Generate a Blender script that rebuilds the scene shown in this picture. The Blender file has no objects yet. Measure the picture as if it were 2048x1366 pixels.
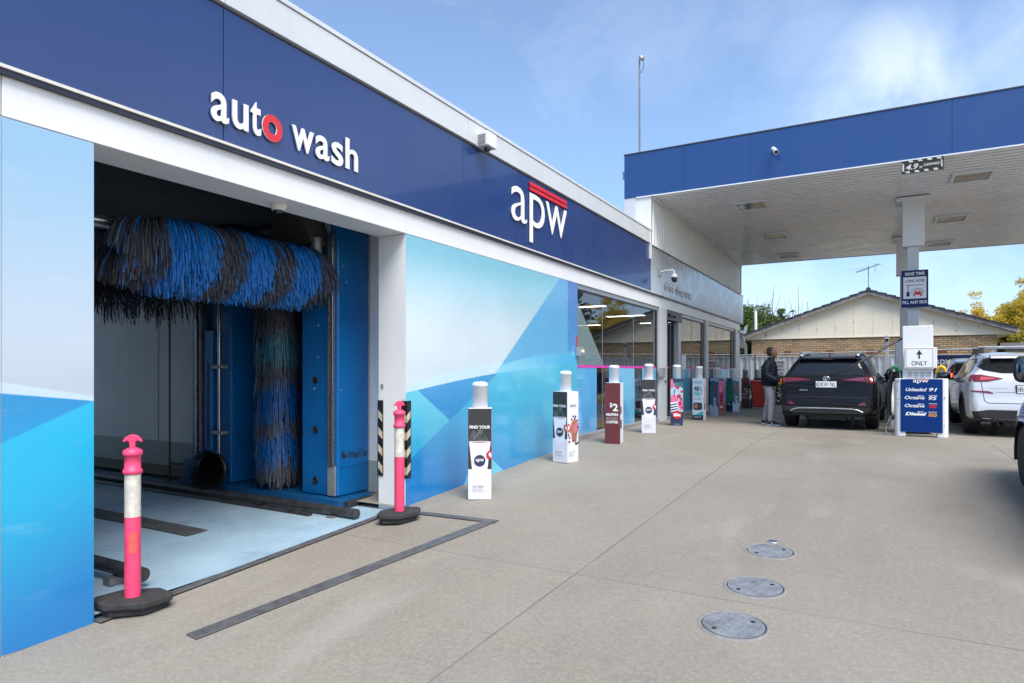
import bpy, bmesh, math, random
import numpy as np
from mathutils import Vector, Matrix
from mathutils.bvhtree import BVHTree
R = math.radians
rnd = random.Random(7)
scene = bpy.context.scene
COL = scene.collection

# ------------------------------------------------------------------ camera
cd = bpy.data.cameras.new('camera')
cam = bpy.data.objects.new('camera', cd)
COL.objects.link(cam)
cam.location = (0, 0, 1.2)
cam.rotation_euler = (R(90), 0, R(29.6))
cd.sensor_width = 36
cd.lens = 36 * 1280 / 2048
cd.shift_y = (740 - 683) / 2048
cd.clip_start = .05
cd.clip_end = 3000
scene.camera = cam

# ------------------------------------------------------------------ world / sun / exposure
SUN_EL, SUN_AZ = 57, 130            # azimuth clockwise from +Y
world = bpy.data.worlds.new('World')
scene.world = world
world.use_nodes = True
nt = world.node_tree
nt.nodes.clear()
wo = nt.nodes.new('ShaderNodeOutputWorld')
bg = nt.nodes.new('ShaderNodeBackground')
sky = nt.nodes.new('ShaderNodeTexSky')
sky.sky_type = 'NISHITA'
sky.sun_disc = False
sky.sun_elevation = R(SUN_EL)
sky.sun_rotation = R(SUN_AZ)
sky.air_density = 1.0
sky.dust_density = .6
sky.ozone_density = 2.2
bg.inputs['Strength'].default_value = .115
tc = nt.nodes.new('ShaderNodeTexCoord')
def wmath(op, a, b=None, clamp=False):
    n = nt.nodes.new('ShaderNodeMath'); n.operation = op; n.use_clamp = clamp
    for i, v in enumerate((a, b)):
        if v is None: continue
        if isinstance(v, (int, float)): n.inputs[i].default_value = v
        else: nt.links.new(v, n.inputs[i])
    return n.outputs[0]
sep = nt.nodes.new('ShaderNodeSeparateXYZ')
nt.links.new(tc.outputs['Generated'], sep.inputs[0])
zz = wmath('MAXIMUM', sep.outputs[2], .02)
# cloud layer: directions mapped on a flat sheet overhead, stretched wisps
den = wmath('ADD', zz, .18)
cx_ = wmath('DIVIDE', sep.outputs[0], den)
cy_ = wmath('DIVIDE', sep.outputs[1], den)
comb = nt.nodes.new('ShaderNodeCombineXYZ')
nt.links.new(cx_, comb.inputs[0]); nt.links.new(cy_, comb.inputs[1])
mp = nt.nodes.new('ShaderNodeMapping')
mp.inputs['Rotation'].default_value = (0, 0, R(-22))
mp.inputs['Location'].default_value = (2.15, .62, 0)
mp.inputs['Scale'].default_value = (1.0, .62, 1)
nt.links.new(comb.outputs[0], mp.inputs[0])
n1 = nt.nodes.new('ShaderNodeTexNoise')
n1.inputs['Scale'].default_value = 1.5; n1.inputs['Detail'].default_value = 9
n1.inputs['Roughness'].default_value = .60; n1.inputs['Distortion'].default_value = .35
nt.links.new(mp.outputs[0], n1.inputs['Vector'])
rmp = nt.nodes.new('ShaderNodeMapRange')
rmp.inputs['From Min'].default_value = .46; rmp.inputs['From Max'].default_value = .92
rmp.interpolation_type = 'SMOOTHSTEP'
nt.links.new(n1.outputs['Fac'], rmp.inputs['Value'])
# low bank of brighter cloud near the horizon
low = nt.nodes.new('ShaderNodeMapRange')
low.inputs['From Min'].default_value = .24; low.inputs['From Max'].default_value = .0
low.interpolation_type = 'SMOOTHSTEP'
nt.links.new(sep.outputs[2], low.inputs['Value'])
n2 = nt.nodes.new('ShaderNodeTexNoise')
n2.inputs['Scale'].default_value = 4.0; n2.inputs['Detail'].default_value = 6
nt.links.new(tc.outputs['Generated'], n2.inputs['Vector'])
lowb = wmath('MULTIPLY', low.outputs[0], wmath('ADD', n2.outputs['Fac'], .35), True)
# the bank is thickest out to the east (beyond the right of the street)
east = nt.nodes.new('ShaderNodeMapRange')
east.inputs['From Min'].default_value = .25; east.inputs['From Max'].default_value = .8
east.interpolation_type = 'SMOOTHSTEP'
nt.links.new(sep.outputs[0], east.inputs['Value'])
bank = nt.nodes.new('ShaderNodeMapRange')
bank.inputs['From Min'].default_value = .55; bank.inputs['From Max'].default_value = .18
bank.interpolation_type = 'SMOOTHSTEP'
nt.links.new(sep.outputs[2], bank.inputs['Value'])
eastb = wmath('MULTIPLY', wmath('MULTIPLY', east.outputs[0], bank.outputs[0]),
              wmath('ADD', n2.outputs['Fac'], .45), True)
cl = wmath('MAXIMUM', wmath('MAXIMUM', wmath('MULTIPLY', rmp.outputs[0], .30), wmath('MULTIPLY', lowb, .22)),
           eastb)
def blob(d, lo, hi, w):
    n_ = nt.nodes.new('ShaderNodeVectorMath'); n_.operation = 'DOT_PRODUCT'
    nv = nt.nodes.new('ShaderNodeVectorMath'); nv.operation = 'NORMALIZE'; nt.links.new(tc.outputs['Generated'], nv.inputs[0])
    nt.links.new(nv.outputs[0], n_.inputs[0]); v = Vector(d).normalized(); n_.inputs[1].default_value = tuple(v)
    r_ = nt.nodes.new('ShaderNodeMapRange'); r_.interpolation_type = 'SMOOTHSTEP'
    r_.inputs['From Min'].default_value = lo; r_.inputs['From Max'].default_value = hi
    nt.links.new(n_.outputs['Value'], r_.inputs['Value'])
    k = nt.nodes.new('ShaderNodeTexNoise'); k.inputs['Scale'].default_value = 7; k.inputs['Detail'].default_value = 9; k.inputs['Roughness'].default_value = .6; k.inputs['Distortion'].default_value = .5
    nt.links.new(tc.outputs['Generated'], k.inputs['Vector'])
    t_ = wmath('MULTIPLY', r_.outputs[0], wmath('SUBTRACT', wmath('MULTIPLY', k.outputs['Fac'], 2.6), .62, True), True)
    return wmath('MULTIPLY', t_, w, True)
# soft single clouds to the north, above where the canopy stands
for d_, lo_, hi_, w_ in (((.02, 1.16, .40), .988, .9995, .36), ((-.09, 1.12, .46), .992, .9997, .14), ((.20, 1.26, .50), .994, .9997, .28), ((-.28, 1.0, .56), .988, .9995, .10), ((-.15, 1.06, .12), .992, .9997, .22), ((.1, 1.22, .10), .992, .9997, .22)):
    cl = wmath('MAXIMUM', cl, blob(d_, lo_, hi_, w_))
cl = wmath('MAXIMUM', cl, .025)
mixc = nt.nodes.new('ShaderNodeMix'); mixc.data_type = 'RGBA'
mixc.inputs['B'].default_value = (8.4, 8.7, 9.2, 1)
nt.links.new(cl, mixc.inputs['Factor'])
tint = nt.nodes.new('ShaderNodeMix'); tint.data_type = 'RGBA'; tint.blend_type = 'MULTIPLY'
tint.inputs['Factor'].default_value = 1
hz = nt.nodes.new('ShaderNodeMapRange'); hz.inputs['From Min'].default_value = 0; hz.inputs['From Max'].default_value = .40; hz.interpolation_type = 'SMOOTHSTEP'
nt.links.new(sep.outputs[2], hz.inputs['Value'])
hm = nt.nodes.new('ShaderNodeMix'); hm.data_type = 'RGBA'
hm.inputs['A'].default_value = (.62, .77, 1.0, 1); hm.inputs['B'].default_value = (1.07, 1.13, 1.17, 1)
nt.links.new(hz.outputs[0], hm.inputs['Factor']); nt.links.new(hm.outputs['Result'], tint.inputs['B'])
nt.links.new(sky.outputs[0], tint.inputs['A'])
nt.links.new(tint.outputs['Result'], mixc.inputs['A'])
nt.links.new(mixc.outputs['Result'], bg.inputs['Color'])
nt.links.new(bg.outputs[0], wo.inputs[0])

sd = bpy.data.lights.new('sun', 'SUN')
sd.energy = 2.9; sd.angle = R(38); sd.color = (1, .955, .88)
sun = bpy.data.objects.new('sun', sd)
COL.objects.link(sun)
dv = Vector((math.sin(R(SUN_AZ)) * math.cos(R(SUN_EL)), math.cos(R(SUN_AZ)) * math.cos(R(SUN_EL)), math.sin(R(SUN_EL))))
sun.rotation_euler = (-dv).to_track_quat('-Z', 'Y').to_euler()
sun.location = dv * 50

vs = scene.view_settings
vs.view_transform = 'Standard'; vs.look = 'None'; vs.gamma = 1; vs.exposure = .84
try: vs.use_curve_mapping = False
except Exception: pass
scene.cycles.max_bounces = 8
scene.cycles.glossy_bounces = 4
scene.cycles.transparent_max_bounces = 12
scene.cycles.caustics_reflective = False
scene.cycles.caustics_refractive = False
scene.cycles.sample_clamp_indirect = 6

# ------------------------------------------------------------------ helpers
def lin(r, g, b):
    f = lambda v: (v/255/12.92) if v/255 <= .04045 else ((v/255+.055)/1.055)**2.4
    return (f(r), f(g), f(b), 1)

class NT:
    """tiny node-expression helper"""
    def __init__(s, m):
        s.t = m.node_tree; s.n = s.t.nodes; s.l = s.t.links
    def set(s, inp, v):
        if isinstance(v, (int, float, tuple)): inp.default_value = v
        else: s.l.new(v, inp)
    def math(s, op, a, b=None, c=None, clamp=False):
        n = s.n.new('ShaderNodeMath'); n.operation = op; n.use_clamp = clamp
        for i, v in enumerate((a, b, c)):
            if v is not None: s.set(n.inputs[i], v)
        return n.outputs[0]
    def mix(s, f, a, b):
        n = s.n.new('ShaderNodeMix'); n.data_type = 'RGBA'
        s.set(n.inputs['Factor'], f); s.set(n.inputs['A'], a); s.set(n.inputs['B'], b)
        return n.outputs['Result']
    def rng(s, v, a, b, c=0., d=1., smooth=False):
        n = s.n.new('ShaderNodeMapRange')
        if smooth: n.interpolation_type = 'SMOOTHSTEP'
        s.set(n.inputs['Value'], v)
        for k, x in zip(('From Min', 'From Max', 'To Min', 'To Max'), (a, b, c, d)): n.inputs[k].default_value = x
        return n.outputs[0]
    def noise(s, vec, scale, detail=4, rough=.5, dist=0.):
        n = s.n.new('ShaderNodeTexNoise'); s.l.new(vec, n.inputs['Vector'])
        n.inputs['Scale'].default_value = scale; n.inputs['Detail'].default_value = detail
        n.inputs['Roughness'].default_value = rough; n.inputs['Distortion'].default_value = dist
        return n.outputs['Fac']
    def obj(s):
        return s.n.new('ShaderNodeTexCoord').outputs['Object']
    def geo(s):
        return s.n.new('ShaderNodeNewGeometry').outputs['Position']
    def scale(s, vec, x, y, z):
        n = s.n.new('ShaderNodeMapping'); n.inputs['Scale'].default_value = (x, y, z)
        s.l.new(vec, n.inputs[0]); return n.outputs[0]
    def bump(s, h, strength=.3, dist=.01):
        n = s.n.new('ShaderNodeBump'); n.inputs['Strength'].default_value = strength
        n.inputs['Distance'].default_value = dist; s.l.new(h, n.inputs['Height']); return n.outputs[0]

def newmat(name):
    m = bpy.data.materials.new(name); m.use_nodes = True
    return m, m.node_tree.nodes['Principled BSDF'], NT(m)

def mat(name, col, rough=.5, metal=0., var=.06, vs=3., coat=0., bump=0., bs=60., spec=.5, streak=0., emis=None):
    """plain painted / plastic / metal surface with slight unevenness and wear"""
    m, p, n = newmat(name)
    c = (col[0], col[1], col[2], 1)
    g = n.geo()
    f = n.noise(g, vs, 5, .6)
    lo = tuple(x*(1-var) for x in c[:3])+(1,); hi = tuple(min(1, x*(1+var)) for x in c[:3])+(1,)
    col_o = n.mix(n.rng(f, .3, .7), lo, hi)
    if streak:
        st = n.noise(n.scale(g, 9, 9, .35), 1.6, 4, .6)
        col_o = n.mix(n.math('MULTIPLY', n.rng(st, .52, .8), streak), col_o, tuple(x*.45 for x in c[:3])+(1,))
    n.l.new(col_o, p.inputs['Base Color'])
    n.l.new(n.rng(n.noise(g, vs*2.3, 3), .3, .7, max(0, rough-.06), rough+.06), p.inputs['Roughness'])
    p.inputs['Metallic'].default_value = metal
    p.inputs['Specular IOR Level'].default_value = spec
    p.inputs['Coat Weight'].default_value = coat
    p.inputs['Coat Roughness'].default_value = .05
    if bump:
        n.l.new(n.bump(n.noise(g, bs, 4), bump), p.inputs['Normal'])
    if emis:
        p.inputs['Emission Color'].default_value = emis[:3]+(1,)
        p.inputs['Emission Strength'].default_value = emis[3]
    return m

def tag(o, label=None, cat=None, group=None, kind=None):
    if label: o['label'] = label
    if cat: o['category'] = cat
    if group: o['group'] = group
    if kind: o['kind'] = kind
    return o

def empty(name, loc=(0, 0, 0), rz=0, label=None, cat=None, group=None):
    o = bpy.data.objects.new(name, None)
    COL.objects.link(o); o.location = loc; o.rotation_euler = (0, 0, rz)
    o.empty_display_size = .1
    return tag(o, label, cat, group)

def wpar(o, parent):
    """parent an object that was modelled in place"""
    o.parent = parent; o.matrix_parent_inverse = parent.matrix_basis.inverted(); return o

class MB:
    """collects shapes, then links them as ONE mesh object"""
    def __init__(s): s.v = []; s.f = []; s.m = []; s.sm = []
    def add(s, vs, fs, mi=0, smooth=False):
        b = len(s.v); s.v += [tuple(v) for v in vs]
        for f in fs: s.f.append(tuple(b+i for i in f)); s.m.append(mi); s.sm.append(smooth)
        return s
    def box(s, x0, x1, y0, y1, z0, z1, mi=0):
        v = [(x0,y0,z0),(x1,y0,z0),(x1,y1,z0),(x0,y1,z0),(x0,y0,z1),(x1,y0,z1),(x1,y1,z1),(x0,y1,z1)]
        return s.add(v, [(0,3,2,1),(4,5,6,7),(0,1,5,4),(1,2,6,5),(2,3,7,6),(3,0,4,7)], mi)
    def hexa(s, v, mi=0):      # 8 free corners, bottom ring then top ring
        return s.add(v, [(0,3,2,1),(4,5,6,7),(0,1,5,4),(1,2,6,5),(2,3,7,6),(3,0,4,7)], mi)
    def quad(s, a, b, c, d, mi=0): return s.add([a, b, c, d], [(0,1,2,3)], mi)
    def prism(s, pts, o, u, w, n, t, mi=0):
        """polygon pts (a,b) in plane o + a*u + b*w, thickness t along n"""
        o, u, w, n = Vector(o), Vector(u), Vector(w), Vector(n)
        k = len(pts)
        A = [o + u*a + w*b for a, b in pts]; B = [p + n*t for p in A]
        fs = [tuple(range(k, 2*k)), tuple(reversed(range(k)))]
        fs += [(i, (i+1) % k, k+(i+1) % k, k+i) for i in range(k)]
        if u.cross(w).dot(n)*t < 0: fs = [tuple(reversed(f)) for f in fs]
        return s.add(A+B, fs, mi)
    def tube(s, path, r, seg=10, mi=0, cap=True, smooth=True):
        P = [Vector(p) for p in path]; k = len(P)
        rr = r if isinstance(r, (list, tuple)) else [r]*k
        vs = []; up = None
        for i in range(k):
            d = (P[min(i+1, k-1)] - P[max(i-1, 0)]).normalized()
            if up is None:
                up = d.orthogonal().normalized()
            up = (up - d*up.dot(d)).normalized(); sd_ = d.cross(up)
            for j in range(seg):
                a = 2*math.pi*j/seg
                vs.append(P[i] + (up*math.cos(a) + sd_*math.sin(a))*rr[i])
        fs = [(i*seg+j, i*seg+(j+1) % seg, (i+1)*seg+(j+1) % seg, (i+1)*seg+j) for i in range(k-1) for j in range(seg)]
        s.add(vs, fs, mi, smooth)
        if cap:
            s.add(vs[:seg], [tuple(reversed(range(seg)))], mi); s.add(vs[-seg:], [tuple(range(seg))], mi)
        return s
    def lathe(s, prof, o=(0,0,0), axis=(0,0,1), seg=24, mi=0, smooth=True):
        """prof: (radius, height) pairs along axis"""
        o, ax = Vector(o), Vector(axis).normalized(); u = ax.orthogonal().normalized(); w = ax.cross(u)
        vs = []
        for r, h in prof:
            for j in range(seg):
                a = 2*math.pi*j/seg
                vs.append(o + ax*h + (u*math.cos(a)+w*math.sin(a))*r)
        k = len(prof)
        fs = [(i*seg+j, i*seg+(j+1) % seg, (i+1)*seg+(j+1) % seg, (i+1)*seg+j) for i in range(k-1) for j in range(seg)]
        s.add(vs, fs, mi, smooth)
        if prof[0][0] > 1e-5: s.add(vs[:seg], [tuple(reversed(range(seg)))], mi)
        if prof[-1][0] > 1e-5: s.add(vs[-seg:], [tuple(range(seg))], mi)
        return s
    def ell(s, c, rx, ry, rz, mi=0, seg=14, rings=8):
        vs = []; fs = []
        for i in range(rings+1):
            t = math.pi*i/rings
            for j in range(seg):
                a = 2*math.pi*j/seg
                vs.append((c[0]+rx*math.sin(t)*math.cos(a), c[1]+ry*math.sin(t)*math.sin(a), c[2]-rz*math.cos(t)))
        fs = [(i*seg+j, i*seg+(j+1) % seg, (i+1)*seg+(j+1) % seg, (i+1)*seg+j) for i in range(rings) for j in range(seg)]
        return s.add(vs, fs, mi, True)
    def build(s, name, mats, parent=None, bevel=0., loc=None, bseg=2, W=None):
        me = bpy.data.meshes.new(name)
        me.from_pydata(s.v, [], s.f)
        mats = mats if isinstance(mats, (list, tuple)) else [mats]
        for m in mats: me.materials.append(m)
        me.polygons.foreach_set('material_index', s.m)
        me.polygons.foreach_set('use_smooth', s.sm)
        me.update()
        o = bpy.data.objects.new(name, me); COL.objects.link(o)
        if loc: o.location = loc
        if parent: o.parent = parent
        if W: wpar(o, W)
        if bevel:
            b = o.modifiers.new('bevel', 'BEVEL'); b.width = bevel; b.segments = bseg; b.limit_method = 'ANGLE'; b.angle_limit = R(40)
        return o

def text_mesh(s, width, height, extrude=0., bold=0., shear=0., sx=None, space=1.0):
    """letter shapes (mesh data) fitted to a width x height box, lower left corner at the origin"""
    c = bpy.data.curves.new('letters', 'FONT')
    c.body = s; c.size = 1; c.offset = bold; c.shear = shear; c.resolution_u = 4; c.space_character = space
    o = bpy.data.objects.new('letters', c)
    me = bpy.data.meshes.new_from_object(o)
    bpy.data.objects.remove(o); bpy.data.curves.remove(c)
    co = np.empty(len(me.vertices)*3, 'f'); me.vertices.foreach_get('co', co); co = co.reshape(-1, 3)
    mn, mx = co.min(0), co.max(0)
    sy = height/(mx[1]-mn[1])
    sxx = width/(mx[0]-mn[0]) if width else sy
    vs = [((x-mn[0])*sxx, (y-mn[1])*sy, 0.) for x, y, z in co]
    fs = [tuple(p.vertices) for p in me.polygons]
    bpy.data.meshes.remove(me)
    return vs, fs

def add_text(mb, s, o, u, w, n, width, height, t=.0, mi=0, bold=.0, shear=0., space=1.0, mside=None):
    """lettering laid in plane o + a*u + b*w, raised by t along n"""
    vs, fs = text_mesh(s, width, height, 0, bold, shear, None, space)
    o, u, w, n = Vector(o), Vector(u), Vector(w), Vector(n)
    flip = u.cross(w).dot(n) < 0
    top = [o + u*a + w*b + n*t for a, b, _ in vs]
    nrm_up = True
    if fs:
        f = fs[0]; a, b, c = [Vector(vs[i]) for i in f[:3]]
        nrm_up = (b-a).cross(c-a).z > 0
    F = fs if nrm_up != flip else [tuple(reversed(f)) for f in fs]
    mb.add(top, F, mi)
    if t > .0035:
        bot = [p - n*t for p in top]
        edges = {}
        for f in F:
            for i in range(len(f)):
                e = (f[i], f[(i+1) % len(f)])
                k = (min(e), max(e)); edges.setdefault(k, []).append(e)
        k = len(top); side = []
        for kk, es in edges.items():
            if len(es) == 1:
                a, b = es[0]; side.append((b, a, k+a, k+b))
        mb.add(top+bot, side, mi if mside is None else mside)

def copy_tree(o, parent=None):
    c = o.copy(); COL.objects.link(c)
    if parent: c.parent = parent
    for ch in list(o.children): copy_tree(ch, c)
    return c

def gz(y):
    """height of the concrete at a distance y down the forecourt"""
    if y < 10.2: return -.0525*(11-y)
    if y < 12: 
        t = (y-10.2)/1.8
        return -.042 + .042*(1-(1-t)**2)
    if y < 14: return -.003*(y-12)
    if y < 40: return -.006 - .010*(y-14)
    return -.266
# ------------------------------------------------------------------ materials
M = {}
M['white'] = mat('white_paint', (.74, .745, .75), .4, var=.04, vs=1.2, streak=.10)
M['white_clean'] = mat('white_enamel', (.76, .77, .79), .35, var=.03)
M['white_letter'] = mat('white_letter', (.82, .83, .86), .4, var=.02)
M['offwhite'] = mat('offwhite_trim', (.66, .64, .58), .5, var=.06, streak=.25)
M['navy'] = mat('navy_panel', (.012, .040, .155), .30, var=.06, vs=.7, coat=.25)
M['canopy_blue'] = mat('royal_blue_panel', (.014, .062, .215), .33, var=.05, vs=.6, coat=.15)
M['navy_dark'] = mat('navy_trim', (.012, .02, .05), .35, var=.1)
M['painted_reflection_panel'] = mat('silver_painted_reflection', (.50, .51, .52), .28, metal=.30, var=.03, vs=1.0, streak=.10)  # blue fascia under the canopy: its silvery reflection is painted as base colour
M['lightgrey'] = mat('light_grey_panel', (.58, .60, .62), .42, var=.05, vs=1.5, streak=.12)
M['soffit_gap_shade'] = mat('soffit_gap_shade', (.30, .31, .33), .8)  # dark grey on the groove sides paints the shade between soffit strips
M['soffit'] = mat('soffit_white', (.90, .91, .93), .24, var=.04, vs=.8)
M['ribwall'] = mat('ribbed_cladding', (.78, .78, .76), .33, metal=.0, var=.05, streak=.10)
M['alu'] = mat('aluminium_frame', (.50, .53, .57), .35, metal=.5, var=.05)
M['dark_frame'] = mat('dark_frame', (.045, .045, .05), .4)
M['black'] = mat('black_plastic', (.012, .012, .013), .45, var=.2)
M['rubber'] = mat('rubber_black', (.022, .022, .023), .75, var=.25, bump=.3, bs=90)
M['dark_rubber'] = mat('recycled_rubber', (.035, .033, .034), .85, var=.35, vs=14, bump=.7, bs=160)
M['steel'] = mat('brushed_steel', (.42, .42, .43), .28, metal=.9, var=.1)
M['galv'] = mat('galvanised_steel', (.40, .41, .42), .45, metal=.6, var=.15, vs=9)
M['grate'] = mat('grate_steel', (.23, .23, .235), .5, metal=.6, var=.25, vs=12)
M['dark_pipe'] = mat('worn_black_pipe', (.05, .05, .052), .42, metal=.4, var=.5, vs=10, bump=.3, bs=40)
M['machine_blue'] = mat('machine_blue', (.003, .125, .36), .32, var=.10, vs=1.4, coat=.2)
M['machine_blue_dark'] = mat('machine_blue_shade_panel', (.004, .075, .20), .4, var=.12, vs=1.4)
M['bristle_grey'] = mat('bristle_grey', (.062, .065, .082), .55, var=.45, vs=25)
M['bristle_blue'] = mat('bristle_blue', (.006, .20, .64), .45, var=.35, vs=25)
M['bristle_blue_shaded'] = mat('bristle_blue_shaded', (.004, .085, .28), .5, var=.4, vs=25)  # darker copy of the blue bristles, side brush shade put into the colour
M['bristle_dark'] = mat('bristle_dark', (.012, .013, .015), .7, var=.4, vs=25)
M['bay_wall'] = mat('bay_wall', (.86, .88, .90), .5, var=.07, vs=.9, streak=.22)
M['bay_skirt'] = mat('bay_skirting', (.36, .42, .42), .45, var=.1, vs=2, streak=.3)
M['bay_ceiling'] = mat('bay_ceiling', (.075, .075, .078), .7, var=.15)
M['pink'] = mat('fluorescent_pink', (.80, .060, .16), .48, var=.16, vs=9, streak=.28, bump=.08)
M['pink_fade'] = mat('faded_pink', (.80, .22, .30), .5, var=.12, vs=20)
M['reflective'] = mat('reflective_white_band', (.60, .57, .50), .5, var=.22, vs=22, streak=.40)
M['orange_sticker'] = mat('orange_sticker', (.75, .10, .08), .5, var=.2, vs=40)
M['hazard_black'] = mat('hazard_black', (.012, .012, .012), .5, var=.2)
M['hazard_cream'] = mat('hazard_cream', (.55, .45, .32), .55, var=.3, vs=30)
M['red'] = mat('sign_red', (.55, .012, .02), .4, var=.05)
M['red_letter'] = mat('red_letter', (.62, .02, .03), .4, var=.05)
M['letter_dark'] = mat('letter_dark', (.02, .02, .025), .5)
M['sign_white'] = mat('sign_white', (.78, .78, .78), .45, var=.02)
M['sign_black'] = mat('sign_black', (.01, .01, .012), .5)
M['sign_navy'] = mat('sign_navy', (.016, .026, .12), .45, var=.05, spec=.2)
M['price_blue'] = mat('price_blue', (.003, .032, .165), .45, var=.06, vs=6, spec=.15)
M['gold'] = mat('gold_yellow', (.75, .33, .02), .5)
M['burgundy'] = mat('burgundy', (.125, .022, .026), .5, var=.10)
M['charcoal'] = mat('charcoal_print', (.030, .030, .031), .5, var=.15)
M['smoke'] = mat('smoke_print', (.075, .085, .088), .5, var=.9, vs=18)
M['sleeve_white'] = mat('sleeve_white', (.70, .68, .74), .5, var=.05)
M['cup_white'] = mat('cup_white', (.78, .76, .82), .5, var=.03)
M['print_grey'] = mat('print_grey', (.30, .29, .34), .6)
M['muffin'] = mat('muffin_brown', (.36, .15, .08), .6, var=.5, vs=40)
M['muffin_case'] = mat('muffin_case', (.30, .12, .09), .6, var=.2, vs=30)
M['berry'] = mat('berry_dark', (.02, .015, .025), .4)
M['raspberry'] = mat('raspberry', (.50, .02, .05), .45, var=.4, vs=40)
M['smoothie_pink'] = mat('smoothie_pink', (.70, .14, .30), .5, var=.2, vs=20)
M['teal_print'] = mat('teal_print', (.035, .14, .19), .5, var=.35, vs=10)
M['iceblue'] = mat('iceblue_print', (.40, .53, .64), .5, var=.15, vs=8)
M['navy_print'] = mat('navy_print', (.018, .035, .085), .5, var=.2)
M['cyan_print'] = mat('cyan_print', (.03, .32, .42), .5)
M['green_print'] = mat('green_print', (.05, .30, .06), .5, var=.3, vs=30)
M['magenta'] = mat('magenta_strip', (.62, .04, .36), .4)
M['yellow_poster'] = mat('yellow_poster', (.75, .55, .03), .5, var=.15, vs=6)
M['amber_poster'] = mat('amber_poster', (.70, .42, .06), .5, var=.4, vs=9)
M['bin_red'] = mat('bin_red', (.45, .030, .012), .45, var=.08)
M['bin_blue'] = mat('bin_blue', (.02, .05, .20), .45, var=.08)
M['hose'] = mat('hose_rubber', (.012, .012, .013), .4, var=.2)
M['nozzle_green'] = mat('nozzle_green', (.01, .16, .06), .4)
M['nozzle_yellow'] = mat('nozzle_yellow', (.70, .42, .01), .4)
M['fence'] = mat('white_fence', (.88, .89, .90), .5, var=.03, streak=.05)
M['kerb'] = mat('kerb_concrete', (.42, .41, .39), .8, var=.15, bump=.3)
M['cream'] = mat('cream_board', (.80, .72, .58), .6, var=.05, vs=1.5, streak=.10)
M['barge'] = mat('weathered_timber', (.27, .25, .25), .8, var=.45, vs=7, bump=.4, bs=30, streak=.35)
M['tile'] = mat('dark_roof_tile', (.052, .048, .052), .75, var=.35, vs=8, bump=.3)
M['terracotta'] = mat('terracotta_vent', (.20, .045, .03), .8, var=.3, vs=25)
M['bark'] = mat('bark', (.09, .07, .055), .9, var=.4, vs=12, bump=.5)
M['bark_pale'] = mat('pale_bark', (.16, .13, .10), .9, var=.4, vs=12)
M['concrete_light'] = mat('pale_concrete', (.42, .40, .37), .85, var=.12, bump=.4)
M['manhole'] = mat('manhole_steel', (.27, .285, .305), .42, metal=.4, var=.30, vs=9)
M['manhole_rim'] = mat('manhole_rim', (.22, .21, .20), .8, var=.2, vs=20, bump=.4)
M['cam_white'] = mat('camera_white', (.72, .72, .70), .35, var=.05)
M['dark_glass'] = mat('dark_dome', (.01, .01, .012), .08, spec=.8)
M['diffuser'] = mat('light_diffuser', (.22, .23, .23), .10, var=.25, vs=7, spec=.9)
M['shed'] = mat('grey_shed', (.20, .20, .20), .7, var=.1)
M['interior_wall'] = mat('shop_wall', (.30, .31, .31), .7)
M['interior_floor'] = mat('shop_floor', (.22, .21, .20), .35)
M['interior_ceiling'] = mat('shop_ceiling', (.42, .42, .41), .7)
M['shop_light'] = mat('shop_light', (.8, .8, .78), .5, emis=(1, .97, .90, 3.))
M['shelf'] = mat('shelf_grey', (.25, .25, .26), .5)
M['goods'] = mat('shelf_goods', (.25, .10, .05), .5, var=.9, vs=9)
M['fridge'] = mat('fridge_glow', (.5, .55, .6), .3, var=.6, vs=5, emis=(.8, .9, 1, .35))
# car things
def paint(name, c, metal=.0, rough=.22, coat=1.):
    m, p, n = newmat(name)
    p.inputs['Base Color'].default_value = c+(1,)
    p.inputs['Metallic'].default_value = metal
    g = n.obj()
    n.l.new(n.rng(n.noise(g, 4, 4), .3, .7, rough-.04, rough+.05), p.inputs['Roughness'])
    p.inputs['Coat Weight'].default_value = coat; p.inputs['Coat Roughness'].default_value = .04
    return m
M['paint_black'] = paint('car_paint_black', (.004, .0045, .007), .0, .5, .42); M['paint_black'].node_tree.nodes['Principled BSDF'].inputs['Specular IOR Level'].default_value = .1
M['paint_white'] = paint('car_paint_white', (.56, .575, .62), .0, .3)
M['paint_silver'] = paint('car_paint_silver', (.45, .50, .58), .5, .3)
M['paint_grey'] = paint('car_paint_pale_silver', (.42, .43, .46), .5, .3)
M['cladding'] = mat('black_cladding', (.016, .016, .017), .55, var=.15)
M['tyre'] = mat('tyre', (.018, .018, .019), .8, var=.25, vs=20, bump=.4, bs=70)
M['alloy'] = mat('alloy_wheel', (.35, .36, .38), .3, metal=.8, var=.05)
M['car_glass'] = mat('tinted_glass', (.008, .010, .012), .05, var=.0, spec=.7)
M['mirror_glass'] = mat('mirror_glass', (.16, .18, .20), .06, metal=1., var=.0)
M['tail_red'] = mat('tail_light_red', (.16, .004, .010), .14, var=.15, vs=20, coat=1.)
M['tail_mauve'] = mat('tail_light_clear', (.17, .035, .09), .12, var=.2, vs=20, coat=1.)
M['brake_on'] = mat('brake_light_lit', (.9, .04, .02), .2, emis=(1, .06, .03, 3.))
M['chrome'] = mat('chrome', (.75, .76, .78), .1, metal=1., var=.02)
M['silver_trim'] = mat('silver_trim', (.50, .52, .55), .3, metal=.8)
M['skin'] = mat('skin_brown', (.17, .075, .045), .55, var=.1, vs=30)
M['hair'] = mat('hair_black', (.012, .010, .010), .7, var=.3, vs=60)
M['jacket'] = mat('navy_puffer_jacket', (.007, .010, .020), .6, var=.3, vs=25, spec=.2)
M['trousers'] = mat('grey_trousers', (.33, .32, .35), .85, var=.15, vs=22, bump=.5, bs=60)
M['shoe_black'] = mat('shoe_black', (.014, .014, .016), .7)
M['shoe_white'] = mat('shoe_white', (.65, .66, .68), .6)
M['glove'] = mat('yellow_grip', (.60, .30, .02), .6)

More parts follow.
